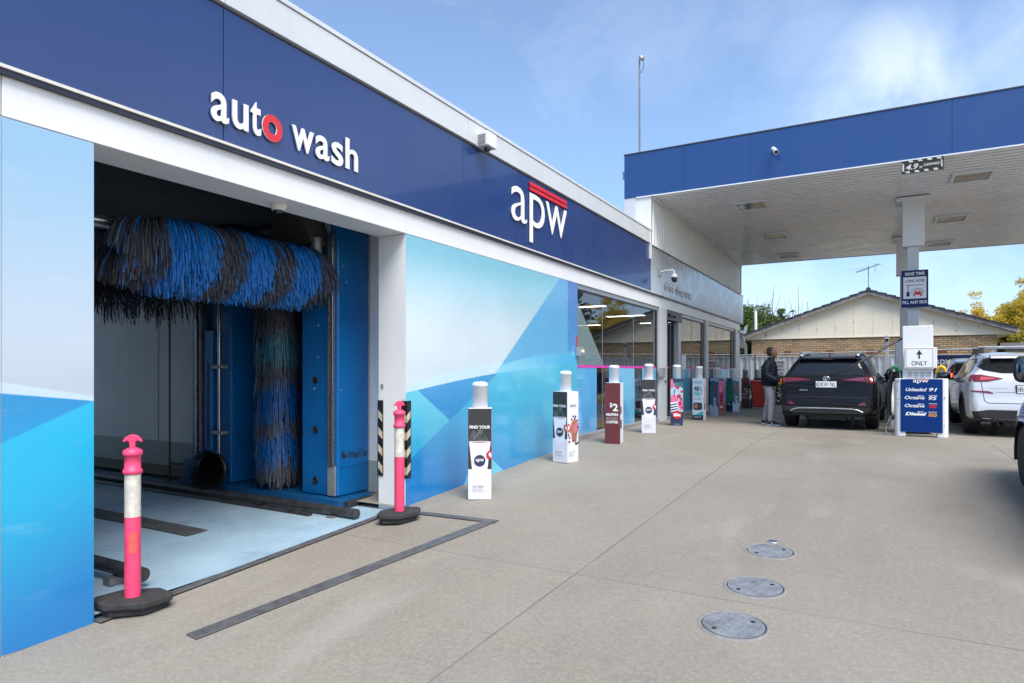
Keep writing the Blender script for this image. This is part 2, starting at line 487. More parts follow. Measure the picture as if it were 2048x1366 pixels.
def brick_mat():
    m, p, n = newmat('blond_brick')
    b = n.n.new('ShaderNodeTexBrick')
    g = n.obj()
    sp = n.n.new('ShaderNodeSeparateXYZ'); n.l.new(g, sp.inputs[0])
    cb = n.n.new('ShaderNodeCombineXYZ'); n.l.new(n.math('ADD', sp.outputs[0], sp.outputs[1]), cb.inputs[0]); n.l.new(sp.outputs[2], cb.inputs[1])
    n.l.new(cb.outputs[0], b.inputs['Vector'])
    b.inputs['Color1'].default_value = (.47, .33, .185, 1); b.inputs['Color2'].default_value = (.29, .19, .105, 1)
    b.inputs['Mortar'].default_value = (.10, .08, .06, 1)
    b.inputs['Scale'].default_value = 1; b.inputs['Mortar Size'].default_value = .011
    b.inputs['Brick Width'].default_value = .29; b.inputs['Row Height'].default_value = .088
    b.inputs['Bias'].default_value = -.1
    f = n.noise(g, 2.5, 5)
    n.l.new(n.mix(n.rng(f, .35, .75, 0, .45), b.outputs['Color'], (.26, .18, .11, 1)), p.inputs['Base Color'])
    p.inputs['Roughness'].default_value = .9
    n.l.new(n.bump(n.math('SUBTRACT', 1., b.outputs['Fac']), .5, .01), p.inputs['Normal'])
    return m
M['brick'] = brick_mat()

def glass_mat():
    m = bpy.data.materials.new('shop_glass'); m.use_nodes = True
    n = NT(m); n.n.clear()
    out = n.n.new('ShaderNodeOutputMaterial')
    tr = n.n.new('ShaderNodeBsdfTransparent'); tr.inputs[0].default_value = (.62, .66, .66, 1)
    gl = n.n.new('ShaderNodeBsdfGlossy'); gl.inputs['Roughness'].default_value = .008; gl.inputs[0].default_value = (.95, .97, 1, 1)
    fr = n.n.new('ShaderNodeFresnel'); fr.inputs['IOR'].default_value = 1.65
    mx = n.n.new('ShaderNodeMixShader')
    n.l.new(n.math('MULTIPLY_ADD', fr.outputs[0], 1.0, .05, clamp=True), mx.inputs[0])
    n.l.new(tr.outputs[0], mx.inputs[1]); n.l.new(gl.outputs[0], mx.inputs[2]); n.l.new(mx.outputs[0], out.inputs[0])
    return m
M['glass'] = glass_mat()
def frost_mat():
    m = bpy.data.materials.new('frosted_film'); m.use_nodes = True
    n = NT(m); p = n.n['Principled BSDF']; out = n.n['Material Output']
    p.inputs['Base Color'].default_value = (.24, .34, .36, 1); p.inputs['Roughness'].default_value = .12
    p.inputs['Coat Weight'].default_value = 1
    tr = n.n.new('ShaderNodeBsdfTransparent'); mx = n.n.new('ShaderNodeMixShader'); mx.inputs[0].default_value = .6
    n.l.new(tr.outputs[0], mx.inputs[1]); n.l.new(p.outputs[0], mx.inputs[2]); n.l.new(mx.outputs[0], out.inputs[0])
    return m
M['frost'] = frost_mat()

def leaf_mat(name, cols, trans=.25):
    m, p, n = newmat(name)
    g = n.geo()
    f = n.noise(g, .9, 4)
    f2 = n.noise(g, 9, 2)
    c = n.mix(n.rng(f, .32, .68), cols[0], cols[1])
    c = n.mix(n.rng(f2, .45, .75), c, cols[2])
    n.l.new(c, p.inputs['Base Color'])
    p.inputs['Roughness'].default_value = .55
    p.inputs['Transmission Weight'].default_value = 0
    td = n.n.new('ShaderNodeBsdfTranslucent'); n.l.new(c, td.inputs[0])
    mx = n.n.new('ShaderNodeMixShader'); mx.inputs[0].default_value = trans
    out = n.n['Material Output']
    n.l.new(p.outputs[0], mx.inputs[1]); n.l.new(td.outputs[0], mx.inputs[2]); n.l.new(mx.outputs[0], out.inputs[0])
    return m
M['leaf_green'] = leaf_mat('leaf_green', ((.045, .095, .020, 1), (.11, .18, .03, 1), (.19, .24, .045, 1)))
M['leaf_yellow'] = leaf_mat('leaf_yellow', ((.52, .40, .05, 1), (.80, .54, .04, 1), (.58, .52, .08, 1)), .5)
M['leaf_yellowgreen'] = leaf_mat('leaf_yellowgreen', ((.16, .21, .03, 1), (.42, .38, .04, 1), (.60, .45, .04, 1)), .4)
M['leaf_dark'] = leaf_mat('leaf_dark', ((.014, .032, .010, 1), (.035, .065, .014, 1), (.05, .08, .02, 1)))
M['leaf_hedge'] = leaf_mat('leaf_hedge', ((.020, .045, .010, 1), (.04, .08, .015, 1), (.07, .11, .02, 1)))

def concrete_mat():
    m, p, n = newmat('forecourt_concrete')
    g = n.geo()
    sp = n.n.new('ShaderNodeSeparateXYZ'); n.l.new(g, sp.inputs[0])
    X, Y = sp.outputs[0], sp.outputs[1]
    big = n.noise(g, .45, 6, .6, .4)
    mid = n.noise(g, 2.6, 6, .62, .3)
    fine = n.noise(g, 38, 4, .7)
    grit = n.noise(g, 170, 2, .6)
    c = n.mix(n.rng(big, .32, .70), (.205, .184, .153, 1), (.268, .243, .206, 1))
    c = n.mix(n.rng(mid, .38, .74, 0, .40), c, (.255, .218, .168, 1))
    c = n.mix(n.rng(fine, .42, .80, 0, .50), c, (.44, .395, .325, 1))
    c = n.mix(n.rng(grit, .56, .80, 0, .55), c, (.14, .125, .105, 1))
    # neighbouring slabs were poured separately and differ a little
    tone = n.math('ADD', n.math('MULTIPLY', n.rng(Y, 4.449, 4.451), .05), n.math('MULTIPLY', n.rng(n.math('MULTIPLY_ADD', Y, -.034, n.math('ADD', X, .18)), -1.951, -1.949), .06))
    c = n.mix(tone, c, (.10, .09, .075, 1))
    # small dark spots and scuffs
    sc = n.noise(n.scale(g, 1., 2.6, 1.), 5.5, 3, .5, 1.2)
    c = n.mix(n.rng(sc, .70, .76, 0, .30), c, (.13, .115, .095, 1))
    vo = n.n.new('ShaderNodeTexVoronoi'); vo.inputs['Scale'].default_value = 1.7; n.l.new(g, vo.inputs['Vector'])
    gate = n.rng(n.noise(g, .8, 2), .50, .60)
    c = n.mix(n.math('MULTIPLY', n.rng(vo.outputs['Distance'], .035, .020), n.math('MULTIPLY', gate, .55)), c, (.10, .09, .075, 1))
    vo2 = n.n.new('ShaderNodeTexVoronoi'); vo2.inputs['Scale'].default_value = .55; n.l.new(g, vo2.inputs['Vector'])
    blot = n.math('ADD', vo2.outputs['Distance'], n.math('MULTIPLY', n.noise(g, 5, 4), .35))
    c = n.mix(n.math('MULTIPLY', n.rng(blot, .42, .30, 0, 1, True), .22), c, (.15, .13, .105, 1))
    lt = n.noise(n.scale(g, 1.5, .5, 1), 1.1, 5, .65)
    c = n.mix(n.rng(lt, .55, .75, 0, .35), c, (.38, .355, .31, 1))
    # trodden, slightly darker strip along the shop and where tyres run
    tyre = n.math('MULTIPLY', n.rng(n.math('ABSOLUTE', n.math('ADD', X, .55)), .9, .2, 0, 1, True), n.rng(n.noise(n.scale(g, 2.5, .25, 1), 1.2, 4), .42, .65))
    c = n.mix(n.math('MULTIPLY', tyre, .16), c, (.15, .135, .115, 1))
    # saw-cut joints (pattern of the slab)
    J = None
    for ax, pos, w in ((X, -1.95, .006), (Y, 4.45, .0045), (X, 1.62, .006), (X, -5.6, .006), (X, 5.2, .006), (Y, 8.45, .0035), (Y, .45, .0045), (Y, 12.9, .005), (Y, 17.4, .006), (Y, 21.9, .006)):
        wob = n.math('MULTIPLY_ADD', n.noise(g, 3.0, 3), .012, -.006)
        if pos == -1.95: ax = n.math('MULTIPLY_ADD', Y, -.034, n.math('ADD', X, .18))
        d = n.math('ABSOLUTE', n.math('ADD', n.math('SUBTRACT', ax, pos), wob))
        k = n.rng(d, w*.6, w*1.5, 1, 0)
        J = k if J is None else n.math('MAXIMUM', J, k)
    J = n.math('MULTIPLY', J, n.rng(n.noise(g, 1.3, 3), .25, .6, .35, 1.))
    c = n.mix(n.math('MULTIPLY', J, .72), c, (.09, .08, .068, 1))
    n.l.new(c, p.inputs['Base Color'])
    n.l.new(n.rng(mid, .3, .7, .62, .85), p.inputs['Roughness'])
    p.inputs['Specular IOR Level'].default_value = .35
    h = n.math('ADD', n.math('MULTIPLY', fine, .5), n.math('MULTIPLY', grit, .6))
    h = n.math('SUBTRACT', h, n.math('MULTIPLY', J, 2.))
    n.l.new(n.bump(h, .35, .004), p.inputs['Normal'])
    return m
M['concrete'] = concrete_mat()

def epoxy_mat():
    m, p, n = newmat('bay_epoxy')
    g = n.geo()
    c = n.mix(n.rng(n.noise(g, 1.3, 5, .6), .3, .7), (.30, .44, .54, 1), (.42, .56, .65, 1))
    c = n.mix(n.rng(n.noise(g, 60, 3), .55, .8, 0, .5), c, (.16, .25, .33, 1))
    c = n.mix(n.rng(n.noise(g, 4, 4), .62, .8, 0, .5), c, (.14, .18, .22, 1))
    n.l.new(c, p.inputs['Base Color']); n.l.new(n.rng(n.noise(g, 1.1, 4), .42, .62, .14, .45), p.inputs['Roughness'])
    n.l.new(n.bump(n.noise(g, 90, 3), .25, .004), p.inputs['Normal'])
    return m
M['epoxy'] = epoxy_mat()

def grass_mat():
    m, p, n = newmat('far_ground')
    g = n.geo()
    n.l.new(n.mix(n.rng(n.noise(g, .2, 6), .35, .65), (.06, .085, .03, 1), (.12, .11, .06, 1)), p.inputs['Base Color'])
    p.inputs['Roughness'].default_value = .95
    return m
M['far_ground'] = grass_mat()

# ---- printed vinyl murals: facets bounded by straight lines and one long curve, in wall coordinates (Y along, Z up)
def mural_mat(name, left):
    m, p, n = newmat(name)
    g = n.geo()
    sp = n.n.new('ShaderNodeSeparateXYZ'); n.l.new(g, sp.inputs[0])
    Y, Z = sp.outputs[1], sp.outputs[2]
    def side(a, b, soft=.004):
        """1 on the left-hand / upper side of the line a->b (walking +Y, that is above it)"""
        dy, dz = b[0]-a[0], b[1]-a[1]; L = math.hypot(dy, dz)
        k = n.math('ADD', n.math('MULTIPLY', Y, -dz/L), n.math('MULTIPLY', Z, dy/L))
        k = n.math('ADD', k, (dz*a[0]-dy*a[1])/L)
        return n.rng(k, -soft, soft)
    def curve(pts, soft=.004):
        """1 above a quadratic through three points"""
        A = np.array([[y*y, y, 1] for y, z in pts]); a, b, c_ = np.linalg.solve(A, np.array([z for y, z in pts]))
        q = n.math('MULTIPLY_ADD', n.math('MULTIPLY_ADD', Y, float(a), float(b)), Y, float(c_))
        return n.rng(n.math('SUBTRACT', Z, q), -soft, soft)
    AND = lambda *k: k[0] if len(k) == 1 else n.math('MULTIPLY', k[0], AND(*k[1:]))
    NOT = lambda k: n.math('SUBTRACT', 1., k)
    grad = lambda v, a, b, c0, c1: n.mix(n.rng(v, a, b, 0, 1, True), c0, c1)
    B = MURAL
    if left:
        top = grad(Z, 1.1, 2.6, B['l_sky_lo'], B['l_sky_hi'])
        c = top
        c = n.mix(NOT(side((1.774, 1.13), (2.289, 1.03))), c, B['l_wedge'])
        low = grad(n.math('ADD', n.math('MULTIPLY', Z, 1.0), n.math('MULTIPLY', Y, -.55)), -1.6, -.35, B['l_deep'], B['l_cyan'])
        belowmask = NOT(side((1.774, 1.063), (2.289, .997)))
        c = n.mix(belowmask, c, low)
        c = n.mix(AND(belowmask, side((1.774, .767), (2.283, .997))), c, grad(Z, .75, 1.05, B['l_mid2'], B['l_mid']))
    else:
        top = grad(Z, 1.6, 2.65, B['sky_lo'], B['sky_hi'])
        c = top
        above = curve([(5.494, 1.026), (6.324, 1.17), (7.371, 1.301)])
        c = n.mix(NOT(above), c, B['wedge'])
        right = NOT(side((6.704, .636), (9.409, 2.692)))
        c = n.mix(right, c, grad(Z, 1.3, 2.6, B['r_lo'], B['r_hi']))
        bandU = NOT(curve([(7.371, 1.234), (8.715, 1.429), (10.11, 1.466)]))
        c = n.mix(AND(right, bandU), c, grad(Y, 7.4, 10, B['band0'], B['band1']))
        below = NOT(curve([(5.494, .949), (7.462, 1.159), (10.11, 1.286)]))
        low = grad(n.math('ADD', Z, n.math('MULTIPLY', Y, .22)), 1.0, 2.9, B['deep'], B['cyan'])
        c = n.mix(below, c, low)
        up1 = side((5.687, .982), (7.679, -.228))
        up2 = side((5.687, .279), (7.476, 1.173))
        c = n.mix(AND(below, NOT(up1), up2), c, grad(Z, .2, .95, B['f1'], B['f1b']))
        c = n.mix(AND(below, up1, up2), c, grad(Z, .4, 1.2, B['f2'], B['f2b']))
        c = n.mix(AND(below, NOT(up1), NOT(up2), NOT(side((6.50, -.40), (6.98, .27)))), c, B['f3'])
        # lighter soft sweep above the band and a deeper right edge panel
        c = n.mix(AND(n.rng(Y, 9.705, 9.715), side((9.7, 1.52), (10.2, 1.50))), c, grad(Z, 1.4, 2.6, B['edge0'], B['edge1']))
    # vertical seams of the vinyl drops and slight scuffing
    seam = None
    for pos in (6.9, 8.35, 9.70):
        k = n.rng(n.math('ABSOLUTE', n.math('SUBTRACT', Y, pos)), .001, .004, 1, 0)
        seam = k if seam is None else n.math('MAXIMUM', seam, k)
    c = n.mix(n.math('MULTIPLY', seam, .25), c, (.10, .30, .45, 1))
    sm = n.noise(n.scale(g, 1, 2.0, 7), 1.4, 5, .6)
    c = n.mix(n.rng(sm, .58, .85, 0, .10), c, (.85, .9, .95, 1))
    n.l.new(c, p.inputs['Base Color'])
    n.l.new(n.rng(n.noise(g, 3, 3), .3, .7, .22, .30), p.inputs['Roughness'])
    p.inputs['Specular IOR Level'].default_value = .6
    p.inputs['Coat Weight'].default_value = .8; p.inputs['Coat Roughness'].default_value = .14; p.inputs['Coat IOR'].default_value = 1.7
    n.l.new(n.bump(n.noise(n.scale(g, 1, 1.2, .8), 1.1, 2), .10, .02), p.inputs['Normal'])
    return m
MURAL = dict(l_sky_lo=lin(176, 188, 200), l_sky_hi=lin(126, 170, 200), l_wedge=lin(186, 206, 226),
             l_deep=lin(0, 118, 184), l_cyan=lin(0, 172, 212), l_mid=lin(0, 134, 192), l_mid2=lin(0, 146, 200),
             sky_lo=lin(196, 210, 216), sky_hi=lin(122, 186, 204), wedge=lin(192, 218, 226),
             r_lo=lin(92, 170, 210), r_hi=lin(88, 158, 204), band0=lin(120, 198, 220), band1=lin(76, 178, 222),
             deep=lin(0, 122, 192), cyan=lin(78, 182, 210), f1=lin(44, 166, 206), f1b=lin(100, 194, 214),
             f2=lin(24, 132, 192), f2b=lin(58, 150, 200), f3=lin(100, 196, 220), edge0=lin(68, 148, 206), edge1=lin(58, 112, 180))
M['mural_left'] = mural_mat('vinyl_mural_left', True)
M['mural_right'] = mural_mat('vinyl_mural_right', False)
def film_mat():
    m, p, n = newmat('window_film')
    g = n.geo()
    sp = n.n.new('ShaderNodeSeparateXYZ'); n.l.new(g, sp.inputs[0])
    Y, Z = sp.outputs[1], sp.outputs[2]
    c = n.mix(n.rng(Z, .1, 1.2, 0, 1, True), lin(56, 160, 216), lin(120, 204, 232))
    for (a, b, k, col) in ((.9, -1, 11.3, lin(70, 160, 216)), (.7, 1, -10.4, lin(150, 214, 236)), (1.1, -1, 20.3, lin(44, 140, 206)), (.6, 1, -13.2, lin(110, 196, 230))):
        e = n.math('ADD', n.math('ADD', n.math('MULTIPLY', Z, a*1.6), n.math('MULTIPLY', Y, b)), k)
        c = n.mix(n.math('MULTIPLY', n.rng(e, -.01, .01), .55), c, col)
    n.l.new(c, p.inputs['Base Color']); p.inputs['Roughness'].default_value = .12
    p.inputs['Coat Weight'].default_value = .8
    return m
M['film'] = film_mat()
# ------------------------------------------------------------------ the setting
XW, XF, XG, YE = -4.45, -4.41, -4.52, 25.2
def ground_sheet():
    xs = [-900, -300, -80, -30, -16, -4.47, -4.2, -3, -1, 1, 3, 6, 12, 25, 60, 300, 900]
    ys = [-700, -200, -60, -20, -8, -2, 0, 2.3, 4, 5.45, 7, 9, 10.2, 10.6, 11, 11.4, 12, 14, 18, 24, 30, 40, 70, 200, 700, 1500]
    v = []; f = []
    for y in ys:
        for x in xs: v.append((x, y, gz(max(y, -6))))
    w = len(xs)
    for j in range(len(ys)-1):
        for i in range(w-1):
            a, b = xs[i], xs[i+1]; c, d = ys[j], ys[j+1]
            if a >= -16 and b <= -4.47 and c >= 2.3 and d <= 5.45: continue       # the wash bay has its own floor
            f.append((j*w+i, j*w+i+1, (j+1)*w+i+1, (j+1)*w+i))
    m = MB(); m.add(v, f, 0, True)
    # far land beyond the forecourt is grass
    for k, ff in enumerate(m.f):
        c = [sum(v[i][q] for i in ff)/4 for q in (0, 1)]
        if c[1] > 28 or c[1] < -60 or abs(c[0]) > 30: m.m[k] = 1
    o = m.build('ground', [M['concrete'], M['far_ground']]); tag(o, kind='structure')
ground_sheet()
fb = MB()
fb.add([(-16, 1.7, -.423), (XW-.02, 1.7, -.423), (XW-.02, 6.1, -.335), (-16, 6.1, -.335)], [(0, 1, 2, 3)])
fb.box(-16, XW-.02, 2.3, 5.45, -.75, -.45)
tag(fb.build('bay_floor', M['epoxy']), kind='structure')

# ------------------------------------------------------------------ the shop with its wash bay
station = empty('service_station', (XW, 12, 0), label='long white shop and car wash building with navy fascia and blue vinyl mural', cat='building')
def part(mb, name, mats, bevel=0.): return mb.build(name, mats, W=station, bevel=bevel)
w = MB(); w.box(-4.841, -4.457, -2, 2.289, -.9, 2.689); part(w, 'wall', M['white'], .004)
w = MB(); w.box(-4.841, -4.457, 5.494, 10.11, -.9, 2.689); part(w, 'wall', M['white'], .004)
w = MB(); w.box(-4.457, XW, -2, 1.779, -.62, 2.683); w.box(-4.457, XW, 1.784, 2.291, -.475, 2.683); tag(part(w, 'mural_panel', M['mural_left']), 'blue mural panel left of the wash bay')
w = MB()
w.add([(-4.457, 5.496, -.6), (XW, 5.496, -.6), (XW, 10.11, -.3), (-4.457, 10.11, -.3), (-4.457, 5.496, 2.683), (XW, 5.496, 2.683), (XW, 10.11, 2.683), (-4.457, 10.11, 2.683)],
      [(0,3,2,1),(4,5,6,7),(0,1,5,4),(1,2,6,5),(2,3,7,6),(3,0,4,7)])
tag(part(w, 'mural_panel', M['mural_right']), 'large blue mural panel between wash bay and shop windows')
# black strip where the left panel stands off the slope
w = MB(); w.box(-4.47, -4.459, -2, 2.2, -.8, -.40); part(w, 'base_gap', M['black'])
# header band over bay and windows
hb = MB(); yy = [-2, 1.781, 5.494, 7.9, 10.2, 12.55, 15.5, 18.6, 21.4, YE]
for a, b in zip(yy, yy[1:]): hb.box(-4.841, -4.449, a+.003, b-.003, 2.690, 2.972)
part(hb, 'header', M['white'], .003)
hb = MB(); hb.box(-4.83, -4.465, -2, YE-.01, 2.694, 2.968); part(hb, 'header_backing', M['dark_frame'])
# fascia
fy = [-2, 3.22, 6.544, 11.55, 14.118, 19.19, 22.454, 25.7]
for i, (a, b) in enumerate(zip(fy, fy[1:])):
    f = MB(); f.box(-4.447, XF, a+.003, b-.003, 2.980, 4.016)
    o = part(f, 'fascia_panel', M['navy'] if b < 14.5 else M['painted_reflection_panel'], .003)
    tag(o, 'navy fascia panel' if b < 14.5 else 'blue fascia panel under the canopy, painted with its silver reflection')
f = MB(); f.box(-4.9, -4.449, -2, 25.69, 2.985, 4.03); part(f, 'fascia_backing', M['navy_dark'])
f = MB(); f.box(-4.445, XF+.012, -2, 25.705, 2.958, 2.978); part(f, 'fascia_trim', M['offwhite'])
f = MB(); f.box(-4.4475, XF-.004, -2, 25.7, 2.926, 2.957); part(f, 'drip_edge', M['navy_dark'])
f = MB()
py = [-2, 3.22, 6.615, 9.19, 12.44, 14.118]
for a, b in zip(py, py[1:]): f.box(-4.7, XF+.029, a+.003, b-.003, 4.040, 4.313)
part(f, 'parapet', M['lightgrey'], .004)
f = MB(); f.box(-4.82, XF+.040, -2, 14.133, 4.319, 4.362); part(f, 'coping', M['lightgrey'], .004)
f = MB(); f.box(-4.7, XF+.012, 14.12, 25.7, 4.018, 4.036); part(f, 'flashing', M['dark_frame'])
f = MB(); f.box(-15, -4.5, -2, YE, 3.42, 3.60); f.box(-15, -14.8, 6.1, YE, -.4, 3.42); part(f, 'roof', M['shed'])
# wash bay inside
f = MB(); f.box(-16, -4.843, 5.95, 6.10, -.5, 3.42); tag(part(f, 'bay_wall', M['bay_wall']), 'pale painted far side wall of the wash bay')
f = MB(); f.box(-16, -4.843, 1.70, 1.85, -.5, 3.42); part(f, 'bay_wall', M['bay_wall'])
f = MB(); f.box(-16, -4.85, 5.925, 5.948, -.5, .10); part(f, 'skirting', M['bay_skirt'])
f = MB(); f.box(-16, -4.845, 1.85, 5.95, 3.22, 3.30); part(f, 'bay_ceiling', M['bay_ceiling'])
f = MB(); f.box(-9.72, -9.70, 5.944, 5.951, .1, 3.2); part(f, 'wall_joint', M['bay_skirt'])
# shop inside
f = MB(); f.box(-13.1, -13, 10.2, YE, -.4, 3.0); f.box(-13, -4.6, 10.08, 10.19, -.4, 3.0); f.box(-13, -4.6, YE-.12, YE, -.4, 3.0); tag(part(f, 'inside_wall', M['interior_wall']))
f = MB(); f.box(-13, -4.56, 10.19, YE-.12, -.35, -.02); part(f, 'shop_floor', M['interior_floor'])
f = MB(); f.box(-13, -4.84, 10.19, YE-.12, 2.88, 2.96); part(f, 'shop_ceiling', M['interior_ceiling'])
# shopfront: posts, windows, sliding door
def wbox(name, mats, *bx, bevel=.003, parent=None):
    m = MB()
    for b in bx: m.box(*b)
    o = m.build(name, mats, W=station, bevel=bevel)
    if parent: wpar_chain(o, parent)
    return o
def wpar_chain(o, parent):
    o.parent = parent
    o.matrix_parent_inverse = (station.matrix_basis @ parent.matrix_parent_inverse @ parent.matrix_basis).inverted() @ Matrix.Identity(4)
    return o
wbox('post', M['lightgrey'], (-4.66, -4.43, 14.92, 15.46, -.12, 2.689))
wbox('post', M['lightgrey'], (-4.66, -4.44, 19.66, 19.97, -.15, 2.689))
wbox('post', M['lightgrey'], (-4.70, -4.44, 24.35, 25.15, -.25, 2.689))
wbox('sill', M['galv'], (-4.60, -4.47, 10.12, 14.92, -.3, .055), (-4.60, -4.47, 17.0, 19.66, -.3, .03), (-4.60, -4.47, 19.97, 24.35, -.3, .0))
def window(y0, y1, mull, films, frost=None, frame_r=.09, label=None):
    fr = wbox('window', M['alu'], (-4.60, -4.49, y0, y1, 2.615, 2.689))
    wbox('bottom_rail', M['alu'], (-4.60, -4.485, y0, y1, .0, .075), parent=fr)
    if label: tag(fr, label)
    d = wbox('frame', M['dark_frame'], (-4.62, -4.50, y1-frame_r, y1, .076, 2.614), (-4.60, -4.50, y0, y1-frame_r, 2.585, 2.614), parent=fr)
    m = MB(); m.quad((XG, y0, .076), (XG, y1-frame_r, .076), (XG, y1-frame_r, 2.584), (XG, y0, 2.584)); wpar_chain(m.build('pane', M['glass'], W=station), fr)
    for y in mull: wbox('glass_joint', M['galv'], (XG+.006, XG+.010, y-.006, y+.006, .08, 2.58), bevel=0, parent=fr)
    for a, b in films: wbox('film', M['film'], (XG+.0065, XG+.0095, a, b, .078, 1.235), bevel=0, parent=fr)
    wbox('stripe', M['magenta'], (XG+.0065, XG+.0095, y0, y1-frame_r, 1.24, 1.285), bevel=0, parent=fr)
    if frost:
        m = MB(); m.prism(frost, (XG+.0065, 0, 0), (0,1,0), (0,0,1), (1,0,0), .003); o = m.build('frosted_film', M['frost'], W=station); wpar_chain(o, fr)
    return fr
window(10.12, 14.92, (11.42, 13.21), [(10.12, 11.13), (12.05, 13.28), (13.80, 14.83)], [(10.13, 1.29), (11.50, 1.29), (10.13, 2.50)], label='wide shop window beside the blue mural')
window(17.02, 19.66, (18.2,), [(17.02, 18.05), (18.55, 19.57)], frame_r=.30, label='middle shop window')
window(19.97, 24.35, (21.4,), [(20.0, 20.25), (20.9, 23.80)], frame_r=.50, label='last shop window at the far corner')
dr = wbox('sliding_door', M['alu'], (-4.62, -4.50, 16.76, 17.02, -.10, 2.45), (-4.62, -4.50, 15.46, 17.02, -.16, .02))
tag(dr, 'sliding glass entrance door standing open')
wbox('door_header', M['dark_frame'], (-4.70, -4.47, 15.46, 17.02, 2.451, 2.689), parent=dr)
wbox('sensor', M['black'], (-4.47, -4.42, 15.75, 15.95, 2.53, 2.60), (-4.47, -4.42, 16.2, 16.3, 2.53, 2.58), parent=dr)
wbox('door_leaf', M['dark_frame'], (-4.72, -4.66, 15.82, 15.95, .0, 2.44), (-4.72, -4.66, 16.55, 16.66, .0, 2.44), (-4.72, -4.66, 15.951, 16.549, .0, .09), (-4.72, -4.66, 15.951, 16.549, 2.36, 2.44), parent=dr)
m = MB(); m.quad((-4.69, 15.951, .091), (-4.69, 16.549, .091), (-4.69, 16.549, 2.359), (-4.69, 15.951, 2.359)); wpar_chain(m.build('door_glass', M['glass'], W=station), dr)
wbox('door_stripe', M['magenta'], (-4.683, -4.680, 15.951, 16.549, 1.24, 1.285), bevel=0, parent=dr)
wbox('door_handle', M['white_clean'], (-4.50, -4.40, 17.06, 17.14, 1.22, 1.60), parent=dr)
# electrical lock boxes and sticker at the window edges
def wall_box(name, label, cat, x, y, z, sx, sy, sz, m, m2=None):
    b = MB(); b.box(x, x+sx, y, y+sy, z, z+sz)
    o = b.build(name, m, bevel=.006); return tag(o, label, cat)
o = wall_box('lock_box', 'small grey lock box at the edge of the wide shop window', 'lock box', -4.449, 10.02, 1.44, .07, .20, .15, M['galv'])
b = MB(); b.lathe([(.03, 0), (.03, .03), (.018, .035)], (-4.379, 10.15, 1.515), (1, 0, 0), 14); b.build('lock_barrel', M['cream'], W=o)
wall_box('sticker', 'small red warning sticker above the window lock box', 'sticker', -4.4495, 10.03, 1.605, .003, .075, .17, M['raspberry'])
o = wall_box('key_switch', 'grey key switch box on the post beside the sliding door', 'switch box', -4.43, 14.80, 1.03, .06, .34, .22, M['galv'])
b = MB(); b.lathe([(.035, 0), (.035, .02)], (-4.43, 15.3, .92), (1, 0, 0), 14); b.build('button', M['dark_frame'], W=o)
# things inside the shop seen through the glass
for i, (x, y) in enumerate(((-6.6, 12.3), (-6.6, 15.4), (-6.6, 18.6), (-9.3, 12.3), (-9.3, 15.4), (-9.3, 18.6), (-9.3, 21.8), (-6.6, 21.8))):
    t = empty('ceiling_light', (x, y, 2.87), label='white ceiling light panel glowing inside the shop', cat='ceiling light', group='ceiling lights inside the shop')
    b = MB(); b.box(-.62, .62, -.17, .17, -.03, .0); b.build('frame', M['white_clean'], t)
    b = MB(); b.box(-.58, .58, -.13, .13, -.036, -.031); b.build('diffuser', M['shop_light'], t)
def shelf_unit(x, y, ln, hgt, label):
    t = empty('shelf_unit', (x, y, -.02), label=label, cat='shelf')
    b = MB(); b.box(-.04, .04, -ln/2, ln/2, 0, hgt)
    for k in range(5): b.box(-.42, .42, -ln/2, ln/2, .05+k*hgt/5.2, .08+k*hgt/5.2)
    b.build('rack', M['shelf'], t)
    g = [MB() for _ in range(3)]
    for k in range(5):
        yy_ = -ln/2+.03
        while yy_ < ln/2-.12:
            wd = rnd.uniform(.07, .18); hh = rnd.uniform(.12, hgt/5.2-.06)
            g[rnd.randrange(3)].box(.08, .38, yy_, yy_+wd, .082+k*hgt/5.2, .082+k*hgt/5.2+hh); yy_ += wd+.012
    for q, mm in zip(g, ('goods', 'amber_poster', 'navy_print')): q.build('goods', M[mm], t)
shelf_unit(-7.2, 12.6, 3.2, 1.35, 'long grey shelf of packets inside the shop behind the wide window')
shelf_unit(-7.2, 18.4, 3.0, 1.35, 'grey shelf of packets inside the shop behind the middle window')
def poster(name, label, o, u, wv, n, wd, ht, m, items=(), cat='poster', depth=.02):
    t = MB(); t.prism([(0, 0), (wd, 0), (wd, ht), (0, ht)], o, u, wv, n, depth)
    ob = t.build(name, m); tag(ob, label, cat)
    nn = Vector(n)*(depth+.002)
    for k in items:
        q = MB(); q.prism([(a*wd, b*ht) for a, b in k[1]], Vector(o)+nn, u, wv, n, .002); q.build('print', M[k[0]], W=ob)
    return ob
poster('poster', 'tall amber poster behind the first gap in the window film', (-4.575, 11.05, .1), (0,1,0), (0,0,1), (1,0,0), 1.1, 1.15, M['amber_poster'],
       [('charcoal', [(.1,.55),(.9,.6),(.85,.95),(.15,.9)]), ('cup_white', [(.15,.15),(.5,.12),(.55,.38),(.2,.4)])])
poster('poster', 'dark blue poster behind the second gap in the window film', (-4.575, 13.2, .12), (0,1,0), (0,0,1), (1,0,0), .62, 1.12, M['navy_print'],
       [('charcoal', [(.1,.1),(.8,.1),(.8,.5),(.1,.45)]), ('sign_white', [(.2,.72),(.8,.74),(.8,.80),(.2,.78)])])
poster('poster', 'yellow and blue promotion board standing behind the last window', (-5.2, 21.0, .7), (0,1,0), (0,0,1), (1,0,0), 2.4, .95, M['price_blue'],
       [('yellow_poster', [(.35,.18),(1,.18),(1,.92),(.35,.92)]), ('raspberry', [(.55,.25),(.75,.25),(.8,.55),(.5,.6)])])
